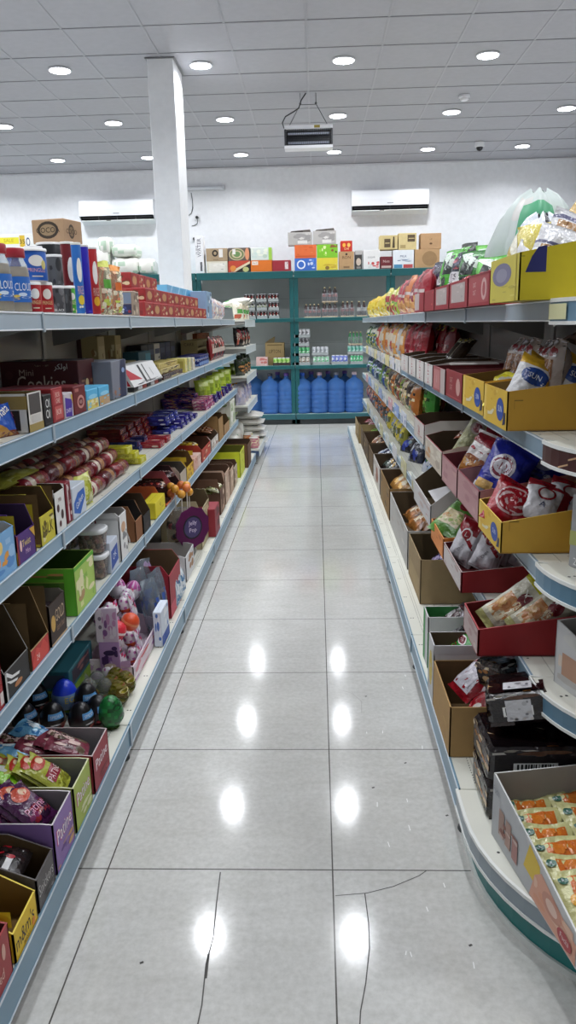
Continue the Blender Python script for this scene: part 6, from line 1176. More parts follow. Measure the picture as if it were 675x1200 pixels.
srow(1, 2, Yat(507, .72, .85), Yat(483, .63, .8), 6, .22, .26, .1, ['3f8a34', '2c6a2c', '55a040'], [('s', .1, .1, .9, .5, 0, ['6ab04a', '1f4a1c', 'c8c470'], 2), ('r', .3, .6, .7, .85, '2a5a24')], 'green snack bag standing past the brown cartons, right third shelf', 'green bags on the right third shelf', d=.1, nu=10, nv=13)
srow(1, 2, Yat(482, .6, .8), Yat(450, .6, .8), 10, .26, .23, .1, ['b06a30', '3a2a20', 'c8b890', '7a8a34', '8a3a28', '2a2420'], [('s', .1, .1, .9, .5, 0, ['d89040', '4a2a1c', 'e0d0a8', '6a8a30'], 2), ('s', .1, .55, .9, .95, 0, ['2a1c18', 'c8b8a0', '9a4a2c'], 5)], '%s snack bag, right third shelf far run', 'mixed far bags on the third shelf', d=.03, rows=2, dd=.14, zz=.03, cn=('orange-brown', 'near-black', 'beige', 'olive', 'rust red', 'dark'))
srow(1, 2, Yat(449, .6, .8), 9.65, 7, .3, .23, .1, ['2a4a94', '6a8a4a', '20304a', 'b8bcc8'], [('s', .1, .1, .9, .9, 0, ['4a70c0', '1c2c60', 'c8d0dc', '5a8a40'], 2)], '%s snack bag, right third shelf far end', 'far bags on the third shelf', d=.03, rows=2, dd=.14, zz=.02, cn=('blue', 'grey-green', 'navy', 'silver-grey'))
for i in range(9):
    m = MB(); c = ['c8ccd4c', '8aa0ccc', 'c89a9cc', 'c4c4c0c', '9aa8c8c', 'ccc8a0c'][i % 6]
    m.box(-.15, -.0045, -.045, .15, -.0015, .04, c, c=.0008); m.deco(plane((-.15, -.0045, -.045), (.3, 0, 0), (0, 0, .085)), [('s', .1, .1, .9, .9, 5, ['b8c0ccc', 'd8d8dcc', '7a8ab0c'], i)])
    put(Proto('price_card', 'price card', [('price_card', m)]), 1, 2, Yat(474, .56, .8)+.47*i, 'printed shelf card on the edge of the right third shelf, %s from the near end' % FO[i], -.001, .0, group='shelf edge cards')
# ---- fourth shelf
RB = rt(3, 543, 559.5, .13, .08, .36, 'dark red tray of yellow-topped bags, near end of the right fourth shelf', '98161cc', '6a1418c', [('r', .04, .04, .96, .96, 'b8a4a2c'), ('s', .08, .1, .92, .9, 8, ['c8b8b4c', 'a88a88c', 'b87a78c'], 2)], [('r', 0, 0, 1, .03, '6a1014c')], d=-.118, slope=.97, edge='b0484cc')
YW = [('r', 0, .72, 1, 1, 'd0c828'), ('r', .1, .15, .6, .5, 'c8905a'), ('s', .1, .15, .7, .5, 0, ['d8a868', 'b8743c', 'e4d8b8'], 2), ('e', .6, .55, .2, .1, '7a1c28'), ('r', 0, 0, 1, .1, 'b8b478')]
for i, (x, y, rz, lb) in enumerate(((.60, .02, -1.05, 'at the front'), (.67, -.05, -1.0, 'second from the front'), (.76, -.02, -.9, 'third from the front'), (.82, .04, -.8, 'at the back'))):
    p = bag('chip_bag', 'bag', .105, .25, .06, 'cfcab4', YW, seed=61+i, nu=14, nv=22, text=[('t', .5, .6, .12, 'X', 'f0eee8p', .6)])
    p.put((x-.12, RB[0]+y-.02, ZD[1][3]+.05), (-.55, .75, rz+.25), 'yellow-topped white bag in the dark red tray, %s' % lb, 'yellow and white bags')
RA = rt(3, 519.5, 540, .11, .075, .38, 'dark red carton of tall white and red bags, right fourth shelf', '8e181ec', '5a1014c', [('r', .03, .03, .97, .97, 'c8c0bec'), ('s', .08, .1, .92, .9, 6, ['d4ccc8c', 'b09a98c'], 2)], d=-.07, slope=.95, edge='b0a09cc')
WR2 = [('r', 0, .66, 1, 1, '8e1420'), ('d', .55, .66, .4, '8e1420'), ('e', .5, .66, .22, .13, 'd8d4d4'), ('e', .5, .66, .17, .1, '8e1420'), ('r', 0, 0, 1, .04, 'a8a4a8'), ('r', .86, 0, 1, 1, 'b8b4b8')]
for i, (x, y, rz, lb) in enumerate(((.55, .08, -.3, 'nearest the aisle'), (.62, -.02, -.2, 'second from the aisle'), (.69, .05, -.3, 'third from the aisle'), (.76, -.03, -.2, 'at the back'))):
    p = bag('chip_bag', 'bag', .115, .185, .065, 'e6e4ea', WR2, seed=71+i, nu=16, nv=22, text=[('t', .5, .66, .09, 'L', 'e8e4e4p', .4), ('t', .5, .36, .08, 'Chips', '5a5c68p', .7, 1.2), ('t', .3, .2, .05, 'salt', '8a8c98p', .5, 1.2)])
    p.put((x-.04, RA[0]+y, ZD[1][3]+.025), (-.25, .3, -.5+rz), 'tall white bag with dark red top in the dark red carton, %s' % lb, 'tall white and red bags')
OB = rt(3, 505, 519, .11, .085, .3, 'orange carton with a green packet in it, right fourth shelf', 'd0782cc', '8a4a1cc', [('r', .05, .05, .95, .95, 'd8843cc'), ('s', .1, .1, .9, .9, 5, ['e0944cc', 'c06a24c'], 2)], [('s', .05, .1, .95, .9, 4, ['d8843cc', 'c87028c'], 3)], d=-.07, slope=.9, edge='d8904ac')
for i, (x, y, c, lb) in enumerate(((.56, .02, '5a8a3a', 'green and cream sandwich snack bag in the orange carton, nearest the aisle'), (.64, .06, '2f7a34', 'green snack bag in the orange carton, second from the aisle'), (.72, .02, '6a1a20', 'dark red and green snack bag in the orange carton, at the back'))):
    p = bag('chip_bag', 'bag', .16, .22, .06, c, [('r', .15, .2, .85, .55, 'c8b890'), ('s', .15, .25, .85, .5, 0, ['b8803c', 'd8c898', '8aa050'], 2), ('e', .6, .72, .2, .12, '7a1c28')], seed=81+i, nu=14, nv=18)
    p.put((x-.06, OB[0]+y, ZD[1][3]+.075), (-1.0, .2, -.9+.2*i), lb, 'bags in the orange carton')
WBx = rt(3, 485, 504, .17, .10, .36, 'large white open carton with brown inside, right fourth shelf', 'c4c2c2c', '5a4a34k', [('s', .05, .1, .95, .9, 8, ['d0cccac', 'b8a8a4c', 'b87a74c'], 2)], d=-.05, slope=.25, edge='c8c4c0c')
p = Proto('cardboard_sheet', 'cardboard', [('cardboard_sheet', (lambda m: (m.slab([(-.24, 0, 0), (.24, 0, 0), (.24, .0, .14), (-.24, .0, .14)], (0, .004, 0), '5a4830k', '5a4830k', '6a5840k'), m)[1])(MB()))])
m = MB(); m.slab([(-.13, 0, 0), (.13, 0, 0), (.13, .2, .05), (-.13, .2, .05)], (0, 0, .003), 'c8c6c8c', 'c8c6c8c', 'c8c6c8c')
put(Proto('cardboard_sheet', 'cardboard', [('cardboard_sheet', m)]), 1, 3, WBx[0], 'white cardboard sheet lying inside the large white carton, right fourth shelf', .0, .075)
for i, (px, d, c, sp_, lb) in enumerate(((500, .04, '6a88b4', [('s', .1, .1, .9, .9, 0, ['9ab4d4', '3a5a94', 'd8e0e8', '8ac4d8'], 2)], 'light blue snack bag standing alone past the white carton, right fourth shelf'), (490, .09, 'b8bcc8', [('s', .1, .1, .9, .9, 0, ['d8dce4', '5a8a4a', '2a4a94'], 3)], 'white and green snack bag behind the light blue one, right fourth shelf'), (481, .05, '18203a', [('s', .1, .1, .9, .9, 0, ['2a3a8a', '0f1424', 'c8ccd8'], 4)], 'black and blue snack bag, nearer one past the light blue bag'), (473, .04, '1c1a20', [('s', .1, .1, .9, .9, 0, ['3a4aa0', '0f0f14', '6a8a9a'], 6)], 'black snack bag, farther one past the light blue bag'))):
    pouch(1, 3, 0, .18, .17, .08, c, sp_, lb, Y=Yat(px, .62, .485), d=d, rx=-.5, rz=.4, seed=i+4)
srow(1, 3, Yat(470, .6, .485), Yat(453, .6, .485), 5, .2, .2, .09, ['8a8a3a', 'b8a834', '6a7050'], [('s', .1, .1, .9, .9, 0, ['c8b848', '5a5c34', '8a94a0'], 2)], 'olive yellow snack bag in the far run, right fourth shelf', 'olive bags', d=.03)
srow(1, 3, Yat(452, .6, .485), Yat(436, .6, .485), 7, .24, .22, .1, ['5a6a70', '3a4440', 'b06a3a'], [('s', .1, .1, .9, .9, 0, ['8a9aa0', 'c8783c', '2a2c30', '6a3a24'], 2)], '%s snack bag, right fourth shelf far run', 'grey bags', d=.03, rows=2, dd=.14, zz=.02, cn=('grey-blue', 'dark grey', 'orange'))
srow(1, 3, Yat(436, .6, .485), 9.65, 6, .3, .24, .1, ['7a3a30', '4a2a28', '9a5a40'], [('s', .1, .1, .9, .9, 0, ['b8705a', '3a1c1c', 'c8a890'], 2)], '%s snack bag, right fourth shelf far end', 'brown-red bags', d=.03, rows=2, dd=.14, zz=.02, cn=('brown-red', 'dark brown', 'clay brown'))
for i in range(8):
    m = MB(); m.box(-.16, -.0045, -.05, .16, -.0015, .05, ['c8ccc8c', 'c8c49ac', 'd0d0d4c'][i % 3], c=.0008); m.deco(plane((-.16, -.0045, -.05), (.32, 0, 0), (0, 0, .1)), [('s', .1, .1, .9, .9, 5, ['b8c0b8c', 'd8d8d0c', 'b8b084c'], i)])
    put(Proto('price_card', 'price card', [('price_card', m)]), 1, 3, Yat(487, .56, .485)+.6*i, 'printed shelf card on the edge of the right fourth shelf, %s from the near end' % FO[i], -.001, .0, group='shelf edge cards')
# ---- base shelf, right
def rb(xa, xb, py, dep, label, out, inn, F=(), N=(), d=.0, fh=None, slope=.1, h=None, **k):
    if h is None: h = hz(1, 4, xb, py, d)
    return tray(1, 4, xa, xb, 0, 0, dep, label, out, inn, F, N, slope, d, h=h, fh=fh or h, **k)
BK = rb(507, 526, 840, .36, 'big brown carton of red and white packets on the right base shelf', 'b08c58k', '6a5232k', [('s', .1, .1, .9, .5, 3, ['a8845 0k'.replace(' ', ''), 'b8945ek'], 2)], [('r', .2, .16, .75, .3, '3a261ck'), ('t', .4, .38, .09, 'Dark Roast', '4a3220k', .5), ('r', .2, .08, .5, .095, '6a4e30k'), ('r', .2, .05, .45, .06, '6a4e30k')], d=-.0, h=.16)
RW = [('r', .12, .12, .88, .88, 'b8b4bc'), ('s', .2, .2, .8, .8, 0, ['a8a4b0', 'c8c4cc'], 3)]
for i, (dy, d, rx, rz, sp_, base, lb) in enumerate(((.05, .1, -1.15, .25, RW, '8c1420', 'white-backed red packet lying in the big brown carton, nearest the aisle'), (.07, .19, -1.05, .15, RW, '8c1420', 'white-backed red packet lying in the big brown carton, second from the aisle'), (-.06, .12, -1.3, -.3, [('s', .1, .1, .9, .9, 0, ['c8a048', 'b01c28', 'd8d0c8', '7a1018'], 3)], '9a1420', 'red and gold packet at the near corner of the big brown carton'), (-.05, .2, -1.2, .8, [('r', .1, .3, .9, .7, 'c8c4c8'), ('r', .4, 0, .6, 1, '3a1014')], 'b4b0b4', 'white packet with a dark band in the big brown carton'), (.06, .28, -1.2, 1.2, [('r', .1, .2, .9, .8, 'bcb8bc'), ('s', .1, .1, .9, .3, 0, ['3a1418', 'd8d4d8'], 3)], '3a1418', 'dark packet with a white back at the rear of the big brown carton'))):
    p = bag('snack_packet', 'packet', .14, .17, .055, base, sp_, seed=91+i, nu=14, nv=18)
    put(p, 1, 4, BK[0]+dy-.02, lb, d-.06, .125+.006*i, rx+.2, 0, rz, 'packets in the big brown carton')
WG = rb(501, 507, 710, .3, 'white carton of green bags behind the big brown one, right base shelf', 'c4c4c4c', '5a4c38c', [('e', .5, .5, .3, .3, 'c8b04cc'), ('s', .1, .1, .9, .9, 5, ['d0d0d0c', 'b8b8b0c'], 2)], [('r', 0, .85, 1, 1, 'b8b8b8c')], d=.0, h=.21)
heap(1, 4, WG[0]+.03, .14, .05, .24, .125, 5, 'bright green packet in the white carton', '2f8a34', [('s', .1, .1, .9, .4, 0, ['5ab84a', '8a1c28', 'd8d4d4'], 2), ('e', .5, .6, .3, .14, 'd8d0d0'), ('e', .5, .6, .24, .1, '6a1424')], bw=.13, bh=.12, bt=.045, seed=5, rx=-.9, jit=.05)
GW = rb(495.5, 500.5, 690, .3, 'white carton with a green end behind the green bags, right base shelf', 'ccccccc', '2f7a3cc', [('r', 0, 0, .4, 1, '3a9a4ac')], [('r', 0, 0, .6, .7, '2f8a3cc')], d=.02, h=.2)
heap(1, 4, GW[0], .25, .06, .26, .12, 4, 'black and white packet in the green-ended carton', '2a2428', [('s', .1, .1, .9, .9, 0, ['c8c4c8', '4a2a30', '8a8088'], 2)], bw=.16, bh=.14, bt=.04, seed=6, rx=-1.0)
PB = rb(478.5, 492, 620, .3, 'tall brown carton of purple packets on the right base shelf', '9a8460k', '5a4a30k', [('r', .1, .1, .9, .5, 'a8926ak')], d=.08, h=.21)
heap(1, 4, PB[0], .2, .14, .36, .11, 6, 'purple packet in the tall brown carton', '3a2478', [('s', .1, .1, .9, .9, 0, ['5a3ca0', '241450', 'b8a8d0'], 2)], bw=.14, bh=.15, bt=.05, seed=7, rx=-1.0)
WH = rb(457, 477, 619, .3, 'white-grey carton of gold and brown bags on the right base shelf', 'bcbab6k', '5a4830k', [('s', .1, .3, .9, .9, 6, ['c8c4bcc', 'a8a098c'], 2)], [('bar', .55, .08, .85, .24)], d=.08, h=.205)
heap(1, 4, WH[0], .45, .12, .34, .13, 8, 'gold and brown snack bag in the white-grey carton', '8a5a2c', [('s', .1, .1, .9, .9, 0, ['c89a50', '4a2a18', 'd8c8a8', 'a86a34'], 2)], bw=.18, bh=.16, bt=.06, seed=8, rx=-1.0)
for i, (a, b, h_, out, d, base, cols, lb, lp) in enumerate(((446, 456, .21, '8a6a3ck', .08, 'a8783c', ['d8a850', '5a3a1c', 'c8b890'], 'open kraft carton of golden packets, right base shelf', 'golden packet in the open kraft carton'),
  (437.5, 445, .2, 'c4beb8c', .08, '241f1c', ['c8a048', '141210', 'd8d4cc', '4a5a50'], 'white carton of black and gold packets, right base shelf', 'black and gold packet in the white carton'),
  (432, 436.8, .19, '6a5234k', .08, '3a4a78', ['8aa0d0', '1c2448', 'd8dce4'], 'dark brown carton of blue packets, right base shelf', 'blue packet in the dark brown carton'),
  (426, 431.5, .19, '5a4630k', .08, '8a5030', ['c88a50', '4a2818', 'd8b890', 'e0d4c8'], 'dark brown carton of orange-brown packets, right base shelf', 'orange-brown packet in the dark carton'),
  (421, 425.5, .19, '6a563ak', .08, '7aa040', ['a8c860', '4a7a28', '5a3a24'], 'dark carton with bright green packets on top, right base shelf', 'bright green packet in the far dark carton'),
  (416.5, 420.5, .2, 'a08a60k', .06, '7a2434', ['a84a58', '4a1420', 'c8a0a0'], 'kraft carton of dark red packets at the far end, right base shelf', 'dark red packet in the far kraft carton'))):
    q = rb(a, b, 0, .3, lb, out, '4a3a26k', [('s', .05, .1, .95, .9, 6, ['b89a6ak' if out.endswith('k') else 'd0ccc8c', '7a6040k' if out.endswith('k') else 'a89890c'], i), ('e', .6, .5, .14, .3, '8a4a24c')] if i == 1 else [('s', .05, .1, .95, .9, 6, ['8a7248k', '6a5434k'], i)], d=d, h=h_)
    heap(1, 4, q[0], q[1], d+.04, d+.28, h_-.09, 8, lp, base, [('s', .1, .1, .9, .9, 0, cols, i)], bw=.17, bh=.16, bt=.06, seed=20+i, rx=-1.0)
# black multipacks at the near end of the base
def multipack(w, dep, h, label_strip=True):
    m = MB(); R = random.Random(3)
    m.box(-w/2, 0, 0, w/2, dep, h, '1a1214f', c=.012)
    m.deco(plane((-w/2, 0, 0), (w, 0, 0), (0, 0, h)), [('s', .04, .3, .96, .95, 22, ['a8703cf', 'c8a478f', '4a2a1cf', 'd8c4a0f', '2a1614f'], 5), ('s', .04, .05, .96, .3, 8, ['9a8a50f', '3a2a20f', '5a5038f'], 6)], asp=w/h)
    m.deco(plane((w/2, 0, 0), (0, dep, 0), (0, 0, h)), [('s', .02, .7, .98, .98, 10, ['8a8478f', '5a3a28f', 'b8b4acf', '2a1c1cf'], 8), ('r', .02, .02, .4, .14, '2a1a18f'), ('bar', .25, .3, .72, .6), ('e', .32, .2, .03, .04, 'c8c4c0f'), ('e', .44, .2, .03, .04, 'c8c4c0f'), ('e', .56, .2, .03, .04, 'c8c4c0f'), ('e', .68, .2, .03, .04, 'c8c4c0f')], asp=dep/h)
    m.deco(plane((-w/2, 0, h), (w, 0, 0), (0, dep, 0)), [('s', .05, .05, .95, .95, 26, ['a8703cf', 'c09868f', '3a1c18f', '6a6470f', 'c8c0b0f', '6a3a20f'], 7), ('e', .5, .5, .12, .18, 'c88a50f'), ('e', .5, .5, .06, .1, '5a2a18f')], asp=w/dep)
    n = 10; m.grid(lambda i, j: (-w/2+.01+(w-.02)*i/n, .01+(dep-.02)*j/6, h+.0005+.004*abs(math.sin(i*2.1+j*1.3))), n, 6, '2a2024t', True)
    return m
MPb = Proto('chocolate_multipack', 'multipack', [('chocolate_multipack', multipack(.20, .24, .10))])
G = 'black chocolate multipacks'
for i, (x, y, z, rz, lb) in enumerate(((.425, 1.905, .0008, 0, 'black film multipack at the bottom nearest the end cap, under another one'), (.425, 1.908, .102, .02, 'black film multipack with a white barcode on top of the nearest one'), (.68, 1.90, .0008, 0, 'black film multipack at the bottom, second from the aisle'), (.68, 1.905, .102, -.03, 'black film multipack in the upper layer, second from the aisle'))):
    MPb.put((x, y-.015, ZD[1][4]+z), (0, 0, -PI/2+rz), lb, G)
MPt = Proto('chocolate_multipack', 'multipack', [('chocolate_multipack', (lambda m: (m.deco(plane((.085, 0, 0), (0, .16, 0), (0, 0, .085)), [('r', .3, .15, .7, .8, 'd0d0d4f'), ('s', .34, .2, .66, .75, 5, ['8a8a90f', 'b8b8bcf'], 2)], 4), m.deco(plane((-.085, 0, .085), (.17, 0, 0), (0, .16, 0)), [('r', .6, .3, .92, .75, 'd4d4d8f'), ('s', .63, .34, .9, .7, 6, ['7a7a80f', 'b0b0b4f'], 3)], 30), m)[-1])(multipack(.17, .16, .085)))])
for i, (x, y, z, rx, ry, rz, lb) in enumerate(((.455, 1.93, .222, .2, -.12, -1.8, 'tilted black film multipack with a white label on top of the pile'), (.50, 2.12, .20, .1, -.3, -1.3, 'tilted black film multipack leaning into the big brown carton'), (.66, 1.93, .215, .15, .1, -1.5, 'black film multipack on top of the pile, farthest from the aisle'))):
    MPt.put((x, y, ZD[1][4]+z), (rx, ry, rz), lb, G)
# ---- big swiss-roll display on the end-cap base
def panel_box(P0, P1, dep, h0, h1, label, art, inner, zz, back=None, seed=0):
    """open display: front panel from P0 (far) to P1 (near) on the shelf, heights h0/h1, box extends dep to the right"""
    P0, P1 = Vector(P0), Vector(P1); u = P1-P0; L = u.length; ang = math.atan2(u.y, u.x)
    m = MB(); t = .004
    m.slab([(0, 0, 0), (L, 0, 0), (L, 0, h1), (L*.6, 0, h1+(h0-h1)*.45), (0, 0, h0)], (0, t, 0), 'c4c4c4c', inner, 'd8d8d6c')
    m.slab([(0, dep, 0), (0, 0, 0), (0, 0, h0), (0, dep, h0)], (t, 0, 0), 'b8b8bac', inner, 'd8d8d6c')
    m.slab([(L, 0, 0), (L, dep, 0), (L, dep, h1), (L, 0, h1)], (-t, 0, 0), 'c87a50c', inner, 'd8d8d6c')
    m.slab([(L, dep, 0), (0, dep, 0), (0, dep, h0), (L, dep, h1)], (0, -t, 0), 'b8b8bac', inner, 'd8d8d6c')
    m.box(t, t, .0005, L-t, dep-t, .004, inner)
    m.deco(plane((0, 0, 0), (L, 0, 0), (0, 0, h0)), art, asp=L/h0)
    p = Proto('cake_display', 'display', [('cake_display', m)]); p.put((P0.x, P0.y, zz), (0, 0, ang), label); return L, ang
ART = [('p', [(0, 0), (.55, 0), (.5, .6), (.4, .8), (0, .99)], 'b4b6b8c'), ('p', [(.42, .3), (.62, .25), (.6, .6), (.48, .72)], 'd8b83cc'), ('p', [(.5, .02), (.98, .02), (.98, .3), (.62, .55), (.55, .4)], 'd8a088c'), ('s', .55, .04, .95, .4, 10, ['e0b8a0c', 'c88870c', 'd89a7cc'], 3), ('e', .74, .3, .1, .14, 'c8907cc'), ('e', .74, .3, .06, .08, 'e0c0b0c'), ('r', .1, .2, .17, .6, 'a08478c'), ('r', .19, .18, .26, .58, 'a8887cc'), ('r', .28, .14, .35, .5, 'a87a74c'), ('s', .1, .2, .35, .5, 9, ['b8948ac', '8a5a50c', 'c8b0a8c'], 4), ('e', .88, .16, .07, .1, 'b04a4cc'), ('t', .88, .17, .07, 'Fuchi', 'e8d8d4c', .12), ('t', .06, .8, .1, 'Fuchi', '7a7c88c', .08)]
zc = ZD[1][4]+.001
L, ang = panel_box((.425, 1.735), (.50, 1.305), .3, .172, .075, 'large white swiss roll display carton on the base of the end cap', ART, '9a948cc', zc)
ca, sa = math.cos(ang), math.sin(ang)
def onpanel(a, b): return .425+a*ca-b*sa, 1.735+a*sa+b*ca
SR = [('r', .24, .22, .86, .92, 'cc6a20'), ('e', .62, .3, .2, .12, 'd8d0b8'), ('e', .62, .3, .14, .085, 'c87a40'), ('e', .62, .3, .08, .05, 'e4dcc8'), ('e', .24, .62, .1, .07, 'e0a028'), ('e', .3, .53, .1, .07, 'e8c850'), ('e', .38, .5, .05, .03, '3a6a34'), ('e', .14, .86, .09, .05, '3a6a5a'), ('r', .55, .0, .9, .14, '23286a'), ('s', .32, .42, .8, .88, 0, ['d87a28', 'c05a18', 'e08c3c'], 3)]
ST = [('t', .72, .07, .06, 'Fuchi', 'e8ecf4p', .3), ('t', .14, .86, .04, 'R', 'e8ecf0p', .1)]
srp = [bag('cake_packet', 'packet', .125, .185, .032, 'd6d296', SR, seed=s_, nu=26, nv=36, text=ST) for s_ in (1, 2)]
G = 'swiss roll packets'
for j in range(2):
    for i in range(6):
        x, y = onpanel(.165+.055*i, .066+.135*j)
        srp[(i+j) % 2].put((x, y, zc+.022+.006*j), (-1.08, 0, .17+.1*((i*3+j) % 3-1)), 'pale yellow swiss roll packet, %s from the back of the display, %s column' % (FO[i], ('aisle side', 'far side')[j]), G)
# boxes on the upper end-cap shelves
A2 = [('s', .05, .05, .95, .5, 10, ['d8c8b8c', 'c8906ac', 'b8b4b0c'], 3), ('r', .1, .2, .3, .55, 'b89078c'), ('r', .34, .2, .54, .55, 'c0967cc'), ('e', .3, .8, .2, .1, 'c8c8c4c')]
panel_box((.608, 1.90), (.70, 1.60), .22, .17, .10, 'white cake display carton with a dark red oval on the fourth end-cap shelf', A2+[('p', [(.55, 0), (.9, 0), (.9, .3), (.6, .4)], 'd8b04cc')], 'a8a4a0c', ZD[1][3]+.001)
m = MB(); m.box(0, 0, 0, .2, .006, .165, 'b0b0b2c'); m.deco(plane((0, 0, 0), (.2, 0, 0), (0, 0, .165)), [('e', .42, .62, .36, .3, '6a1c24c'), ('t', .42, .74, .18, '\ufeea\ufef4\ufeb7\ufeee\ufed3', 'e8dcd8c', .5), ('t', .42, .54, .16, 'Fuchi', 'e8dcd8c', .5), ('s', .1, .02, .9, .3, 10, ['9a98b0c', 'c8c4d0c', '7a6a78c'], 3)], asp=1.2)
tag(ob('display_sign', m), 'grey sign with a dark red Fuchi oval in the fourth end-cap shelf display', 'sign').location = (.655, 1.80, ZD[1][3]+.03)
for i in range(4):
    p = bag('cake_packet', 'packet', .08, .15, .04, 'b4b0c4', [('s', .1, .1, .9, .9, 0, ['d0ccdc', '8a80a0', 'c8a8a8'], i)], seed=i, nu=12, nv=14); p.put((.70+.03*i, 1.75-.03*i, ZD[1][3]+.01), (-.8, 0, -.2), 'lilac-grey cake packet in the fourth end-cap shelf display, %s from the back' % FO[i], 'lilac cake packets')
GB_ = [('p', [(0, .3), (1, .45), (1, .62), (0, .5)], 'a8ac68c'), ('t', .2, .86, .1, 'DO', '3a5a4cc', .25), ('e', .2, .74, .05, .04, '3a5a4cc'), ('r', .3, .16, .52, .56, '7a5038c'), ('r', .31, .38, .51, .55, 'c8a090c'), ('r', .56, .14, .78, .54, 'c8963cc'), ('r', .57, .36, .77, .52, 'd8b8a0c'), ('e', .41, .46, .06, .05, '9a2c34c'), ('e', .67, .44, .06, .05, '9a2c34c'), ('t', .14, .1, .1, '24', 'e0e0e0c', .2), ('r', .82, .1, .98, .5, 'b8803cc')]
m = carton_mb(.24, .2, .185, '9c9ea0c', GB_, GB_)
Proto('cake_box', 'box', [('cake_box', m)]).put((.668, 1.79, ZD[1][2]+.001), (0, 0, -PI/2+.35), 'grey cake box with two pictured slices and 24 on the third end-cap shelf')
m = carton_mb(.12, .14, .028, '5d7d96c', [('r', .05, .2, .4, .8, 'd8d6a8c')]); 
# ================================================================ back wall shelving goods
def wbox(x0, x1, y0, y1, label, col, F=(), lv=0, dep=.2, d=.03, name='carton', cat='box', group=None, yo=0, N=(), rz=0):
    Y = YS+d
    xa, zt = XZat(x0, y0, Y); xb, zb = XZat(x1, y1, Y); w = xb-xa-.004
    h = zt-zb
    p = Proto(name, cat, [(name, carton_mb(w, dep, h, col, F, N))])
    p.put(((xa+xb)/2, Y, yo), (0, 0, rz), label, group); return (xa+xb)/2, yo+h
z0 = ZW[0]+.001
A = []
def row(items, yo, d=.03, dep=.22):
    hs = []
    for (x0, x1, y0, y1, label, col, F) in items: hs.append(wbox(x0, x1, y0, y1, label, col, F, yo=yo if not callable(yo) else yo(x0), d=d, dep=dep)[1])
    return hs
r1 = row([(242, 267, 305, 318, 'cream carton with faint print at the left end of the back top shelf, bottom row', 'd8d2c0k', [('r', .08, .1, .9, .85, 'dedad0c'), ('s', .1, .15, .85, .8, 8, ['b8b4a8c', 'e8e4dcc'], 2)]),
 (267, 293.5, 305, 318, 'red and black carton with a slanted band, bottom row of the back top shelf', 'b8402cc', [('p', [(.3, 0), (1, 0), (1, .85)], '1c1a18c'), ('p', [(.3, .05), (1, .75), (1, .95), (.1, .1)], 'd8c8a8c'), ('e', .8, .25, .14, .22, 'b8b878c'), ('e', .22, .35, .14, .25, 'd8863ac')]),
 (293.5, 319, 305, 318, 'bright orange carton with a white label, bottom row of the back top shelf', 'd8701cc', [('r', .06, .6, .35, .92, 'e8dcd0c'), ('t', .2, .76, .14, 'No 5', '8a5a3ac', .2), ('r', 0, 0, 1, .06, 'b8580cc')]),
 (319, 341, 305, 317.5, 'dark red carton with a pale label, bottom row of the back top shelf', '9a2430c', [('r', .68, .2, .86, .85, 'e0d0d0c'), ('s', .7, .25, .84, .8, 5, ['8a4a50c'], 2)]),
 (345, 371, 302, 316, 'blue carton with a white ring, bottom row of the back top shelf', '3a6ac0c', [('e', .3, .5, .2, .36, 'e8ecf4c'), ('e', .3, .5, .14, .25, '3a6ac0c'), ('s', .55, .1, .95, .9, 8, ['c8d4ecc', '5a84d0c'], 3)]),
 (371, 396, 302, 316, 'yellow carton right of the blue one on the back top shelf', 'dcc83cc', [('s', .05, .1, .95, .5, 10, ['e8dc80c', 'c8a830c', 'b88a30c'], 2), ('e', .5, .2, .1, .15, '8a6a30c')]),
 (397, 415, 295, 316, 'upright kraft carton with a dark stamp on the back top shelf', 'b8946ak', [('t', .5, .68, .16, 'BON', '5a3a24k', .6), ('r', .3, .1, .7, .2, '8a6a4ak'), ('e', .5, .85, .08, .06, '4a3424k')]),
 (416, 424.5, 294, 316, 'dark canister box beside the kraft carton on the back top shelf', '3a3634c', [('r', 0, .78, 1, 1, 'b8b4b0c'), ('e', .5, .4, .35, .2, 'c8b8a8c'), ('r', .2, .05, .8, .15, '8a8480c')]),
 (425.5, 445, 293, 315, 'white carton with red leaf print on the back top shelf', 'e4e2e0c', [('s', .3, .02, .98, .4, 9, ['c84a4ac', 'e09a9ac', 'd8d4d0c'], 3), ('t', .5, .62, .09, 'SUGAR', '7a7a80c', .5)]),
 (445.5, 460, 300, 314, 'small maroon carton under the cream cartons on the back top shelf', '6a2028c', [('t', .5, .62, .2, 'Nuts', 'e0c8c0c', .6), ('r', .1, .08, .9, .25, 'c8b0a8c')]),
 (460.5, 485, 293, 314, 'white gabled carton with small blue print on the back top shelf', 'e0e4e8c', [('r', .05, .02, .45, .22, '4a8ab0c'), ('r', .5, .02, .95, .22, 'b84a4ac'), ('t', .5, .66, .12, 'MILK', '4a5a80c', .4), ('s', .1, .35, .9, .5, 8, ['6a7a9ac', 'b8c4d0c'], 3)]),
 (486, 515, 293, 314, 'kraft carton half hidden behind the chip bags on the back top shelf', 'b8946ak', [('e', .6, .5, .3, .4, '9a7a54k')])], z0)
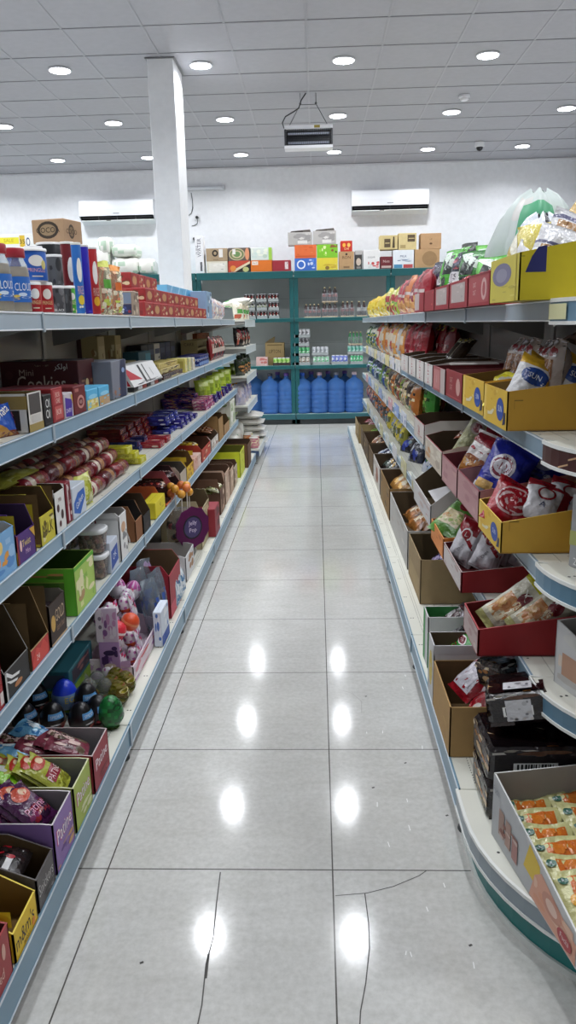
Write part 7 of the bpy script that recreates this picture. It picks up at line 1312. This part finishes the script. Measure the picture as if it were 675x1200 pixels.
r2 = [(241, 267, 290.5, 305, 'kraft carton with a black oval and white label, upper row of the back top shelf', 'a89274k', [('e', .42, .62, .14, .26, '2a2420k'), ('e', .42, .62, .07, .13, 'a89274k'), ('r', .6, .3, .78, .92, 'e0dcd8c'), ('t', .45, .14, .12, 'mochi', '4a3a2ak', .4)]),
 (267, 293, 290.5, 305, 'carton printed with green and orange rings, upper row of the back top shelf', '5a5048c', [('e', .4, .5, .38, .48, 'b8a888c'), ('e', .4, .5, .32, .4, '6a7a4ac'), ('e', .4, .5, .24, .3, 'c8b898c'), ('e', .4, .5, .16, .22, '6a8a54c'), ('e', .88, .5, .1, .48, 'd8906ac'), ('r', .2, .5, .34, .9, 'e4e0dcc')]),
 (293.5, 319, 291, 305, 'white and pale green carton, upper row of the back top shelf', 'd4dcd4c', [('r', .84, 0, 1, 1, '9ac44cc'), ('s', .05, .1, .8, .9, 10, ['e8ecdcc', 'b8c8b8c', 'c8d8d0c'], 3)]),
 (345, 371, 287, 302, 'orange carton on the blue one on the back top shelf', 'dc6a34c', [('r', .05, .08, .95, .2, 'c85424c'), ('s', .1, .25, .9, .9, 6, ['e07a48c', 'd05a28c'], 2)]),
 (371, 396, 287, 302, 'lime green carton on the yellow one on the back top shelf', '7cbc28c', [('s', .5, .3, .98, .98, 8, ['4a2a20c', '8a5a30c', '3a7a20c'], 2), ('s', .05, .1, .5, .9, 5, ['98d040c', 'd8e8a0c'], 3)]),
 (399, 413, 283, 295, 'small bright red carton on the upright kraft carton', 'c42a1cc', [('e', .3, .6, .14, .2, 'e8b040c'), ('e', .7, .6, .14, .2, 'e8c060c'), ('t', .5, .25, .2, 'CHI', 'f0d8a0c', .6)]),
 (445, 466, 277, 293, 'cream carton with dark squares, left one on top at the right of the back shelf', 'd0bc84k', [('r', .25, .15, .6, .75, '5a4a34k'), ('r', .3, .42, .55, .48, 'd0bc84k'), ('p', [(.7, .1), (.85, .1), (.82, .9), (.75, .9)], '4a3c2ak')]),
 (467, 488, 274, 293, 'cream carton with dark squares, right one on top at the right of the back shelf', 'd4c08ak', [('r', .5, .48, .92, .9, '5a4a34k'), ('r', .55, .66, .88, .7, 'd4c08ak'), ('r', .1, .1, .4, .3, 'b09a68k')]),
 (493, 517, 274, 292, 'kraft carton with its top open above the chip bags on the back top shelf', 'b8926ak', [('t', .5, .62, .1, 'UP', '6a4a30k', .2), ('e', .5, .35, .07, .06, '6a4a30k')])]
base = {0: r1[0], 1: r1[1], 2: r1[2], 3: r1[4], 4: r1[5], 5: r1[6], 6: max(r1[9], r1[8]), 7: r1[10], 8: r1[11]}
tops = []
for i, it in enumerate(r2): tops.append(row([it], base[i]+.001 if i != 1 else base[1]+.001)[0])
zt = max(tops[3], tops[4])+.001
for x0, x1, y0, y1, lb in ((337, 366, 273, 287, 'white and grey carton with its flap up, left one on top of the orange carton'), (366.5, 394, 272, 287, 'white and grey carton with its flap up, right one on the lime carton')):
    xa, a = XZat(x0, y0, YS+.03); xb, b_ = XZat(x1, y1, YS+.03)
    bm = carton_mb(xb-xa-.004, .22, a-b_, 'b4b0acc', [('s', .05, .1, .95, .9, 14, ['c8c4c0c', '9a9694c', 'd8d4d0c'], 2), ('r', .4, .1, .8, .35, 'dcd8d4c')])
    fl = MB(); fl.slab([(-(xb-xa)/2+.01, .18, a-b_+.001), ((xb-xa)/2-.01, .18, a-b_+.001), ((xb-xa)/2-.03, .10, a-b_+.045), (-(xb-xa)/2+.05, .12, a-b_+.03)], (0, .003, 0), '8a8480c', '6a6460c', '9a948fc')
    Proto('carton', 'box', [('body', bm), ('flap', fl)]).put(((xa+xb)/2, YS+.03, zt), (0, 0, 0), lb)
# tall white box left of the shelf run
xa, a = XZat(227.5, 274, YS+.03); xb, b_ = XZat(239.5, 318, YS+.03)
p = Proto('appliance_box', 'box', [('appliance_box', carton_mb(xb-xa, .2, a-b_, 'e6e6e8c', [('t', .5, .68, .1, 'WATER', '6a6a74c', .9, PI/2), ('t', .25, .62, .07, 'PURE', '8a8a90c', .9, PI/2), ('r', .55, .06, .8, .3, '55555ec'), ('s', .57, .08, .78, .28, 5, ['8a8a90c'], 3)]))])
p.put(((xa+xb)/2, YS+.03, z0), (0, 0, 0), 'tall narrow white box with upright print standing right of the pillar')
# ---- second level: can cases and bottle packs
def can_case(n, lv, x, w, z, label, group, cols, film='c8c8ccp', dep=.18, canh=.12, trayc='3a2c28c'):
    h = canh+.012
    t = MB(); t.slab([(-w/2, 0, 0), (w/2, 0, 0), (w/2, 0, .04), (-w/2, 0, .04)], (0, .003, 0), trayc, trayc, trayc); t.box(-w/2, .003, 0, w/2, dep, .003, trayc)
    t.slab([(-w/2, dep, 0), (-w/2, 0, 0), (-w/2, 0, .04), (-w/2, dep, .04)], (.003, 0, 0), trayc, trayc, trayc); t.slab([(w/2, 0, 0), (w/2, dep, 0), (w/2, dep, .04), (w/2, 0, .04)], (-.003, 0, 0), trayc, trayc, trayc)
    root = empty('drink_pack', (x, YS+.03, z)); ob('tray', t, root); r = (w-.008)/2/n
    b, _ = can_mb(r*.97, canh, cols[0], None, [('s', .3, .2, .7, .8, 8, cols[1:], 3)], n=14)
    b.lathe([(r*.9, canh-.006, 'c8c8ccm'), (r*.85, canh+.002, 'd0d0d4m'), (r*.8, canh, 'b8b8bcm')], 14)
    me = b.mesh('can')
    for i in range(n):
        for j in range(2):
            c = ob('can', me, root); c.location = (-w/2+.004+r*(2*i+1), .005+r*(2*j+1), .0035)
    tag(root, label, 'drink pack', group); return h
def film_pack(n, lv, x0, x1, py0, py1, zbase, label, group, cols, d=.03):
    xa, a = XZat(x0, py0, YS+d); xb, b_ = XZat(x1, py1, YS+d)
    can_case(n, lv, (xa+xb)/2, xb-xa-.006, zbase, label, group, cols, canh=a-b_-.012, trayc='9aa0a0c'); return zbase+(a-b_)
G = 'can cases on the left bay of the back shelf'
for i, (x0, x1) in enumerate(((286, 299.5), (300, 313.5), (314, 327.5))):
    z = ZW[1]+.001
    for k in range(3): z = film_pack(3, 1, x0, x1, 346+9.7*k, 355.5+9.7*k, z, 'case of dark drink cans, %s column, %s, left bay of the back shelf' % (('left', 'middle', 'right')[i], ('bottom', 'middle', 'top')[k]), G, ['2a1c1cp', 'd8d4ccp', '8a2c2cp', '4a3a34p'] if not (k == 1 and i < 2) else ['3a3a34p', 'e8e8e4p', 'a8b890p'])+.002
def bottle_mb(r, h, col, lab='b02a30p', cap='c8b890p'):
    m = MB(); m.lathe([(r*.9, 0, col), (r, .01, col), (r, h*.3, lab), (r, h*.55, col), (r*.85, h*.66, col), (r*.38, h*.84, col), (r*.36, h*.93, cap), (r*.42, h*.94, cap), (r*.42, h, cap), (r*.2, h+.001, cap)], 14); return m
def bottle_pack(x0, x1, py0, py1, zb, label, group, n=3, col='2a1210p', lab='8a2a24p'):
    xa, a = XZat(x0, py0, YS+.03); xb, b_ = XZat(x1, py1, YS+.03); w = xb-xa-.006; h = a-b_
    root = empty('bottle_pack', ((xa+xb)/2, YS+.03, zb)); r = w/2/n
    t = MB(); t.box(-w/2, 0, 0, w/2, 4*r+.006, .018, 'b8a890c', c=.001); ob('tray', t, root)
    me = bottle_mb(r*.96, h-.02, col, lab).mesh('bottle')
    for i in range(n):
        for j in range(2):
            c = ob('bottle', me, root); c.location = (-w/2+r*(2*i+1), .004+r*(2*j+1), .0185)
    f = MB(); k = w/2+.001; f.grid(lambda i, j: ((-k, k)[i], -.001, .0186+(h*.5)*j/3), 1, 3, 'd8dce0t', False); f.poly([(-k, -.001, h*.52), (k, -.001, h*.52), (k*.8, r, h*.8), (-k*.8, r, h*.8)], 'd8dce0t'); ob('film', f, root)
    tag(root, label, 'bottle pack', group); return zb+h
G = 'dark soft drink bottle packs'
z = ZW[1]+.001
bottle_pack(356, 376, 356, 371.5, z, 'pack of dark drink bottles, first on the left of the back shelf right bay', G, 4)
zt = bottle_pack(377, 396, 354, 371, z, 'pack of dark drink bottles carrying another pack on top', G, 3)
bottle_pack(377, 396, 334, 351.5, zt+.002, 'pack of dark drink bottles standing on top of another pack', G, 3)
bottle_pack(399, 415.5, 352, 370, z, 'pack of dark drink bottles, third on the back shelf right bay', G, 3, '341410p')
bottle_pack(418, 430, 352, 370, z, 'pack of dark drink bottles half hidden by the right gondola end', G, 2, '2a1210p', 'd8d4ccp')
# ---- third level
z = ZW[2]+.001; G = 'can packs on the third back shelf'
wbox(300, 314, 421, 431, 'small pink and white pack at the left of the third back shelf', 'c8a8a4c', [('s', .05, .1, .95, .9, 10, ['e0d0ccc', 'b86a64c', 'e8e0dcc'], 2)], yo=z, dep=.18)
xa, a = XZat(310, 405, YS+.03); xb, b_ = XZat(333, 431, YS+.03)
bm = carton_mb(xb-xa, .22, a-b_, '9a8458k', [('t', .5, .62, .16, 'LIPTON', '4a3c20k', .6), ('r', .1, .88, .9, .93, '6a5834k')]); fl = MB(); fl.slab([(-(xb-xa)/2, .05, a-b_+.001), (-(xb-xa)/2+.13, .05, a-b_+.001), (-(xb-xa)/2+.14, .08, a-b_+.09), (-(xb-xa)/2+.06, .08, a-b_+.05)], (0, .003, 0), '6a5a3ak', '8a7448k', '8a7448k')
Proto('carton', 'box', [('body', bm), ('flap', fl)]).put(((xa+xb)/2, YS+.16, z), (0, 0, 0), 'kraft carton with dark print and one flap up on the third back shelf')
def wpack(x0, x1, y0, y1, zb, label, cols, n=4, d=.03): return film_pack(n, 2, x0, x1, y0, y1, zb, label, G, cols, d)
xa, a = XZat(319, 421, YS+.0); xb, b_ = XZat(340, 431.5, YS+.0)
zz = wpack(342.5, 364, 421.5, 431.5, z, 'white and brown can pack at the bottom of the tall stack, third back shelf', ['c8c4b8p', '6a4a3ap', 'e8e4dcp', 'a8b0a0p'])
zz = wpack(342.5, 363.5, 410.5, 421.5, zz+.002, 'green can pack second in the tall stack, third back shelf', ['5ab878p', 'c8e8d0p', '2a8a50p', 'e8f0e8p'])
zz = wpack(343, 363, 401, 410.5, zz+.002, 'grey can pack third in the tall stack, third back shelf', ['6a6a6cp', 'b8b8bcp', '3a3a3cp', 'd8d8dcp'])
wpack(344, 364, 391, 401, zz+.002, 'white can pack on top of the tall stack, third back shelf', ['c8c8cap', 'e8e8ecp', '5a5a5ep', 'a8a8acp'])
zz = wpack(366, 386.5, 420.5, 431, z, 'pale green can pack right of the tall stack, third back shelf', ['a8d8b8p', '5ab07ap', 'e8f0ecp', 'd0e0d8p'])
wpack(365, 385.5, 410, 420, zz+.002, 'silver can pack lying on the pale green one, third back shelf', ['b8bcc0p', 'e0e4e8p', '8a9094p', 'd0d4d8p'])
wpack(388, 408.5, 419.5, 430.5, z, 'blue and white can pack on the third back shelf', ['8a98d8p', '3a4ab0p', 'e8ecf4p', 'c8d0ecp'])
zz = wpack(410, 426, 419, 430, z, 'bright green can pack by the right gondola, lower one, third back shelf', ['5ac088p', '2a9a5ap', 'd8f0e0p', 'e8f4ecp'])
zz = wpack(407, 426, 408, 418.5, zz+.002, 'teal can pack by the right gondola, middle one, third back shelf', ['8ac8b8p', 'c8e4dcp', '4aa088p', 'e0f0e8p'])
bottle_pack(408, 425, 393, 408, zz+.002, 'pack of green glass bottles on top by the right gondola, third back shelf', G, 4, '1f7a40p', '3a9a58p')
# lime pack in front
xa, a = XZat(319.5, 421, YS+.03); xb, b_ = XZat(340.5, 431.5, YS+.03)
can_case(4, 2, (xa+xb)/2, xb-xa-.006, z, 'lime green can pack overlapping the kraft carton, third back shelf', G, ['9acc60p', 'd0e8a0p', '6aa838p', 'e8f0d0p'], canh=.1, dep=.1)
# ---- base: water bottles
def water_parts(cap):
    R_ = .135; b = MB(); c = '5a90dcg'
    pr = [(R_*.86, 0), (R_*.97, .012), (R_, .03)]
    for k in range(5):
        z = .05+k*.062; pr += [(R_, z), (R_*.955, z+.016), (R_*.955, z+.022), (R_, z+.038)]
    pr += [(R_, .37), (R_*.93, .41), (R_*.7, .455), (R_*.36, .482), (R_*.24, .495), (R_*.22, .53)]
    b.lathe([(r, z, c) for r, z in pr], 28)
    k = MB(); k.lathe([(.032, .528, cap), (.037, .53, cap), (.036, .562, cap), (.03, .57, cap), (.01, .571, cap)], 18)
    wv = MB(); wv.lathe([(r-.004, max(.006, z), '2f5fb8g') for r, z in pr if z < .44], 24)
    return [('bottle', b), ('cap', k)]
zb = ZW[3]+.001
for i, (px, cap, lb) in enumerate(((317, '3a3a4ap', 'with a dark cap, first from the left'), (336, '6a4a9ap', 'with a purple cap, second from the left'), (354.5, '2a5ac0p', 'with a bright blue cap, third from the left'), (374.5, 'c8a8b0p', 'with a pinkish cap, fourth from the left'), (394, '7a7a84p', 'with a grey cap, fifth from the left'), (415, 'd8c0c8p', 'with a pale pink cap, last on the right'))):
    x, _ = XZat(px, 465, YS+.16)
    Proto('water_bottle', 'water bottle', water_parts(cap)).put((x, YS+.15, zb), (0, 0, 0), 'large blue water bottle %s, base back shelf' % lb, 'large water bottles')
for i, px in enumerate((300, 326, 345, 365, 384.5, 404)):
    x, _ = XZat(px, 465, YS+.44)
    if abs(x+.305) < .1: continue
    Proto('water_bottle', 'water bottle', water_parts('6a4a9ap')).put((x, YS+.415, zb), (0, 0, 0), 'large blue water bottle in the rear row of the base shelf, %s from the left' % (['first']+ORD[1:])[i], 'large water bottles')
# ================================================================ world, camera, view
w = bpy.data.worlds.new('world'); SC.world = w; w.use_nodes = True
w.node_tree.nodes['Background'].inputs[0].default_value = (.92, .96, 1, 1); w.node_tree.nodes['Background'].inputs[1].default_value = .4
cd = bpy.data.cameras.new('camera'); cam = bpy.data.objects.new('camera', cd); COL.objects.link(cam); SC.camera = cam
from mathutils import Matrix
cam.matrix_world = Matrix(((CA.x, -CB.x, -CF.x, 0), (CA.y, -CB.y, -CF.y, 0), (CA.z, -CB.z, -CF.z, EYE), (0, 0, 0, 1)))
cd.sensor_fit = 'VERTICAL'; cd.sensor_height = 36; cd.sensor_width = 36; cd.lens = 36*FPX/1200; cd.clip_start = .02
SC.view_settings.view_transform = 'Standard'; SC.view_settings.look = 'None'; SC.view_settings.exposure = 0; SC.view_settings.gamma = 1
SC.view_settings.use_curve_mapping = False
SC.cycles.max_bounces = 8; SC.cycles.diffuse_bounces = 4; SC.cycles.glossy_bounces = 4; SC.cycles.transmission_bounces = 6
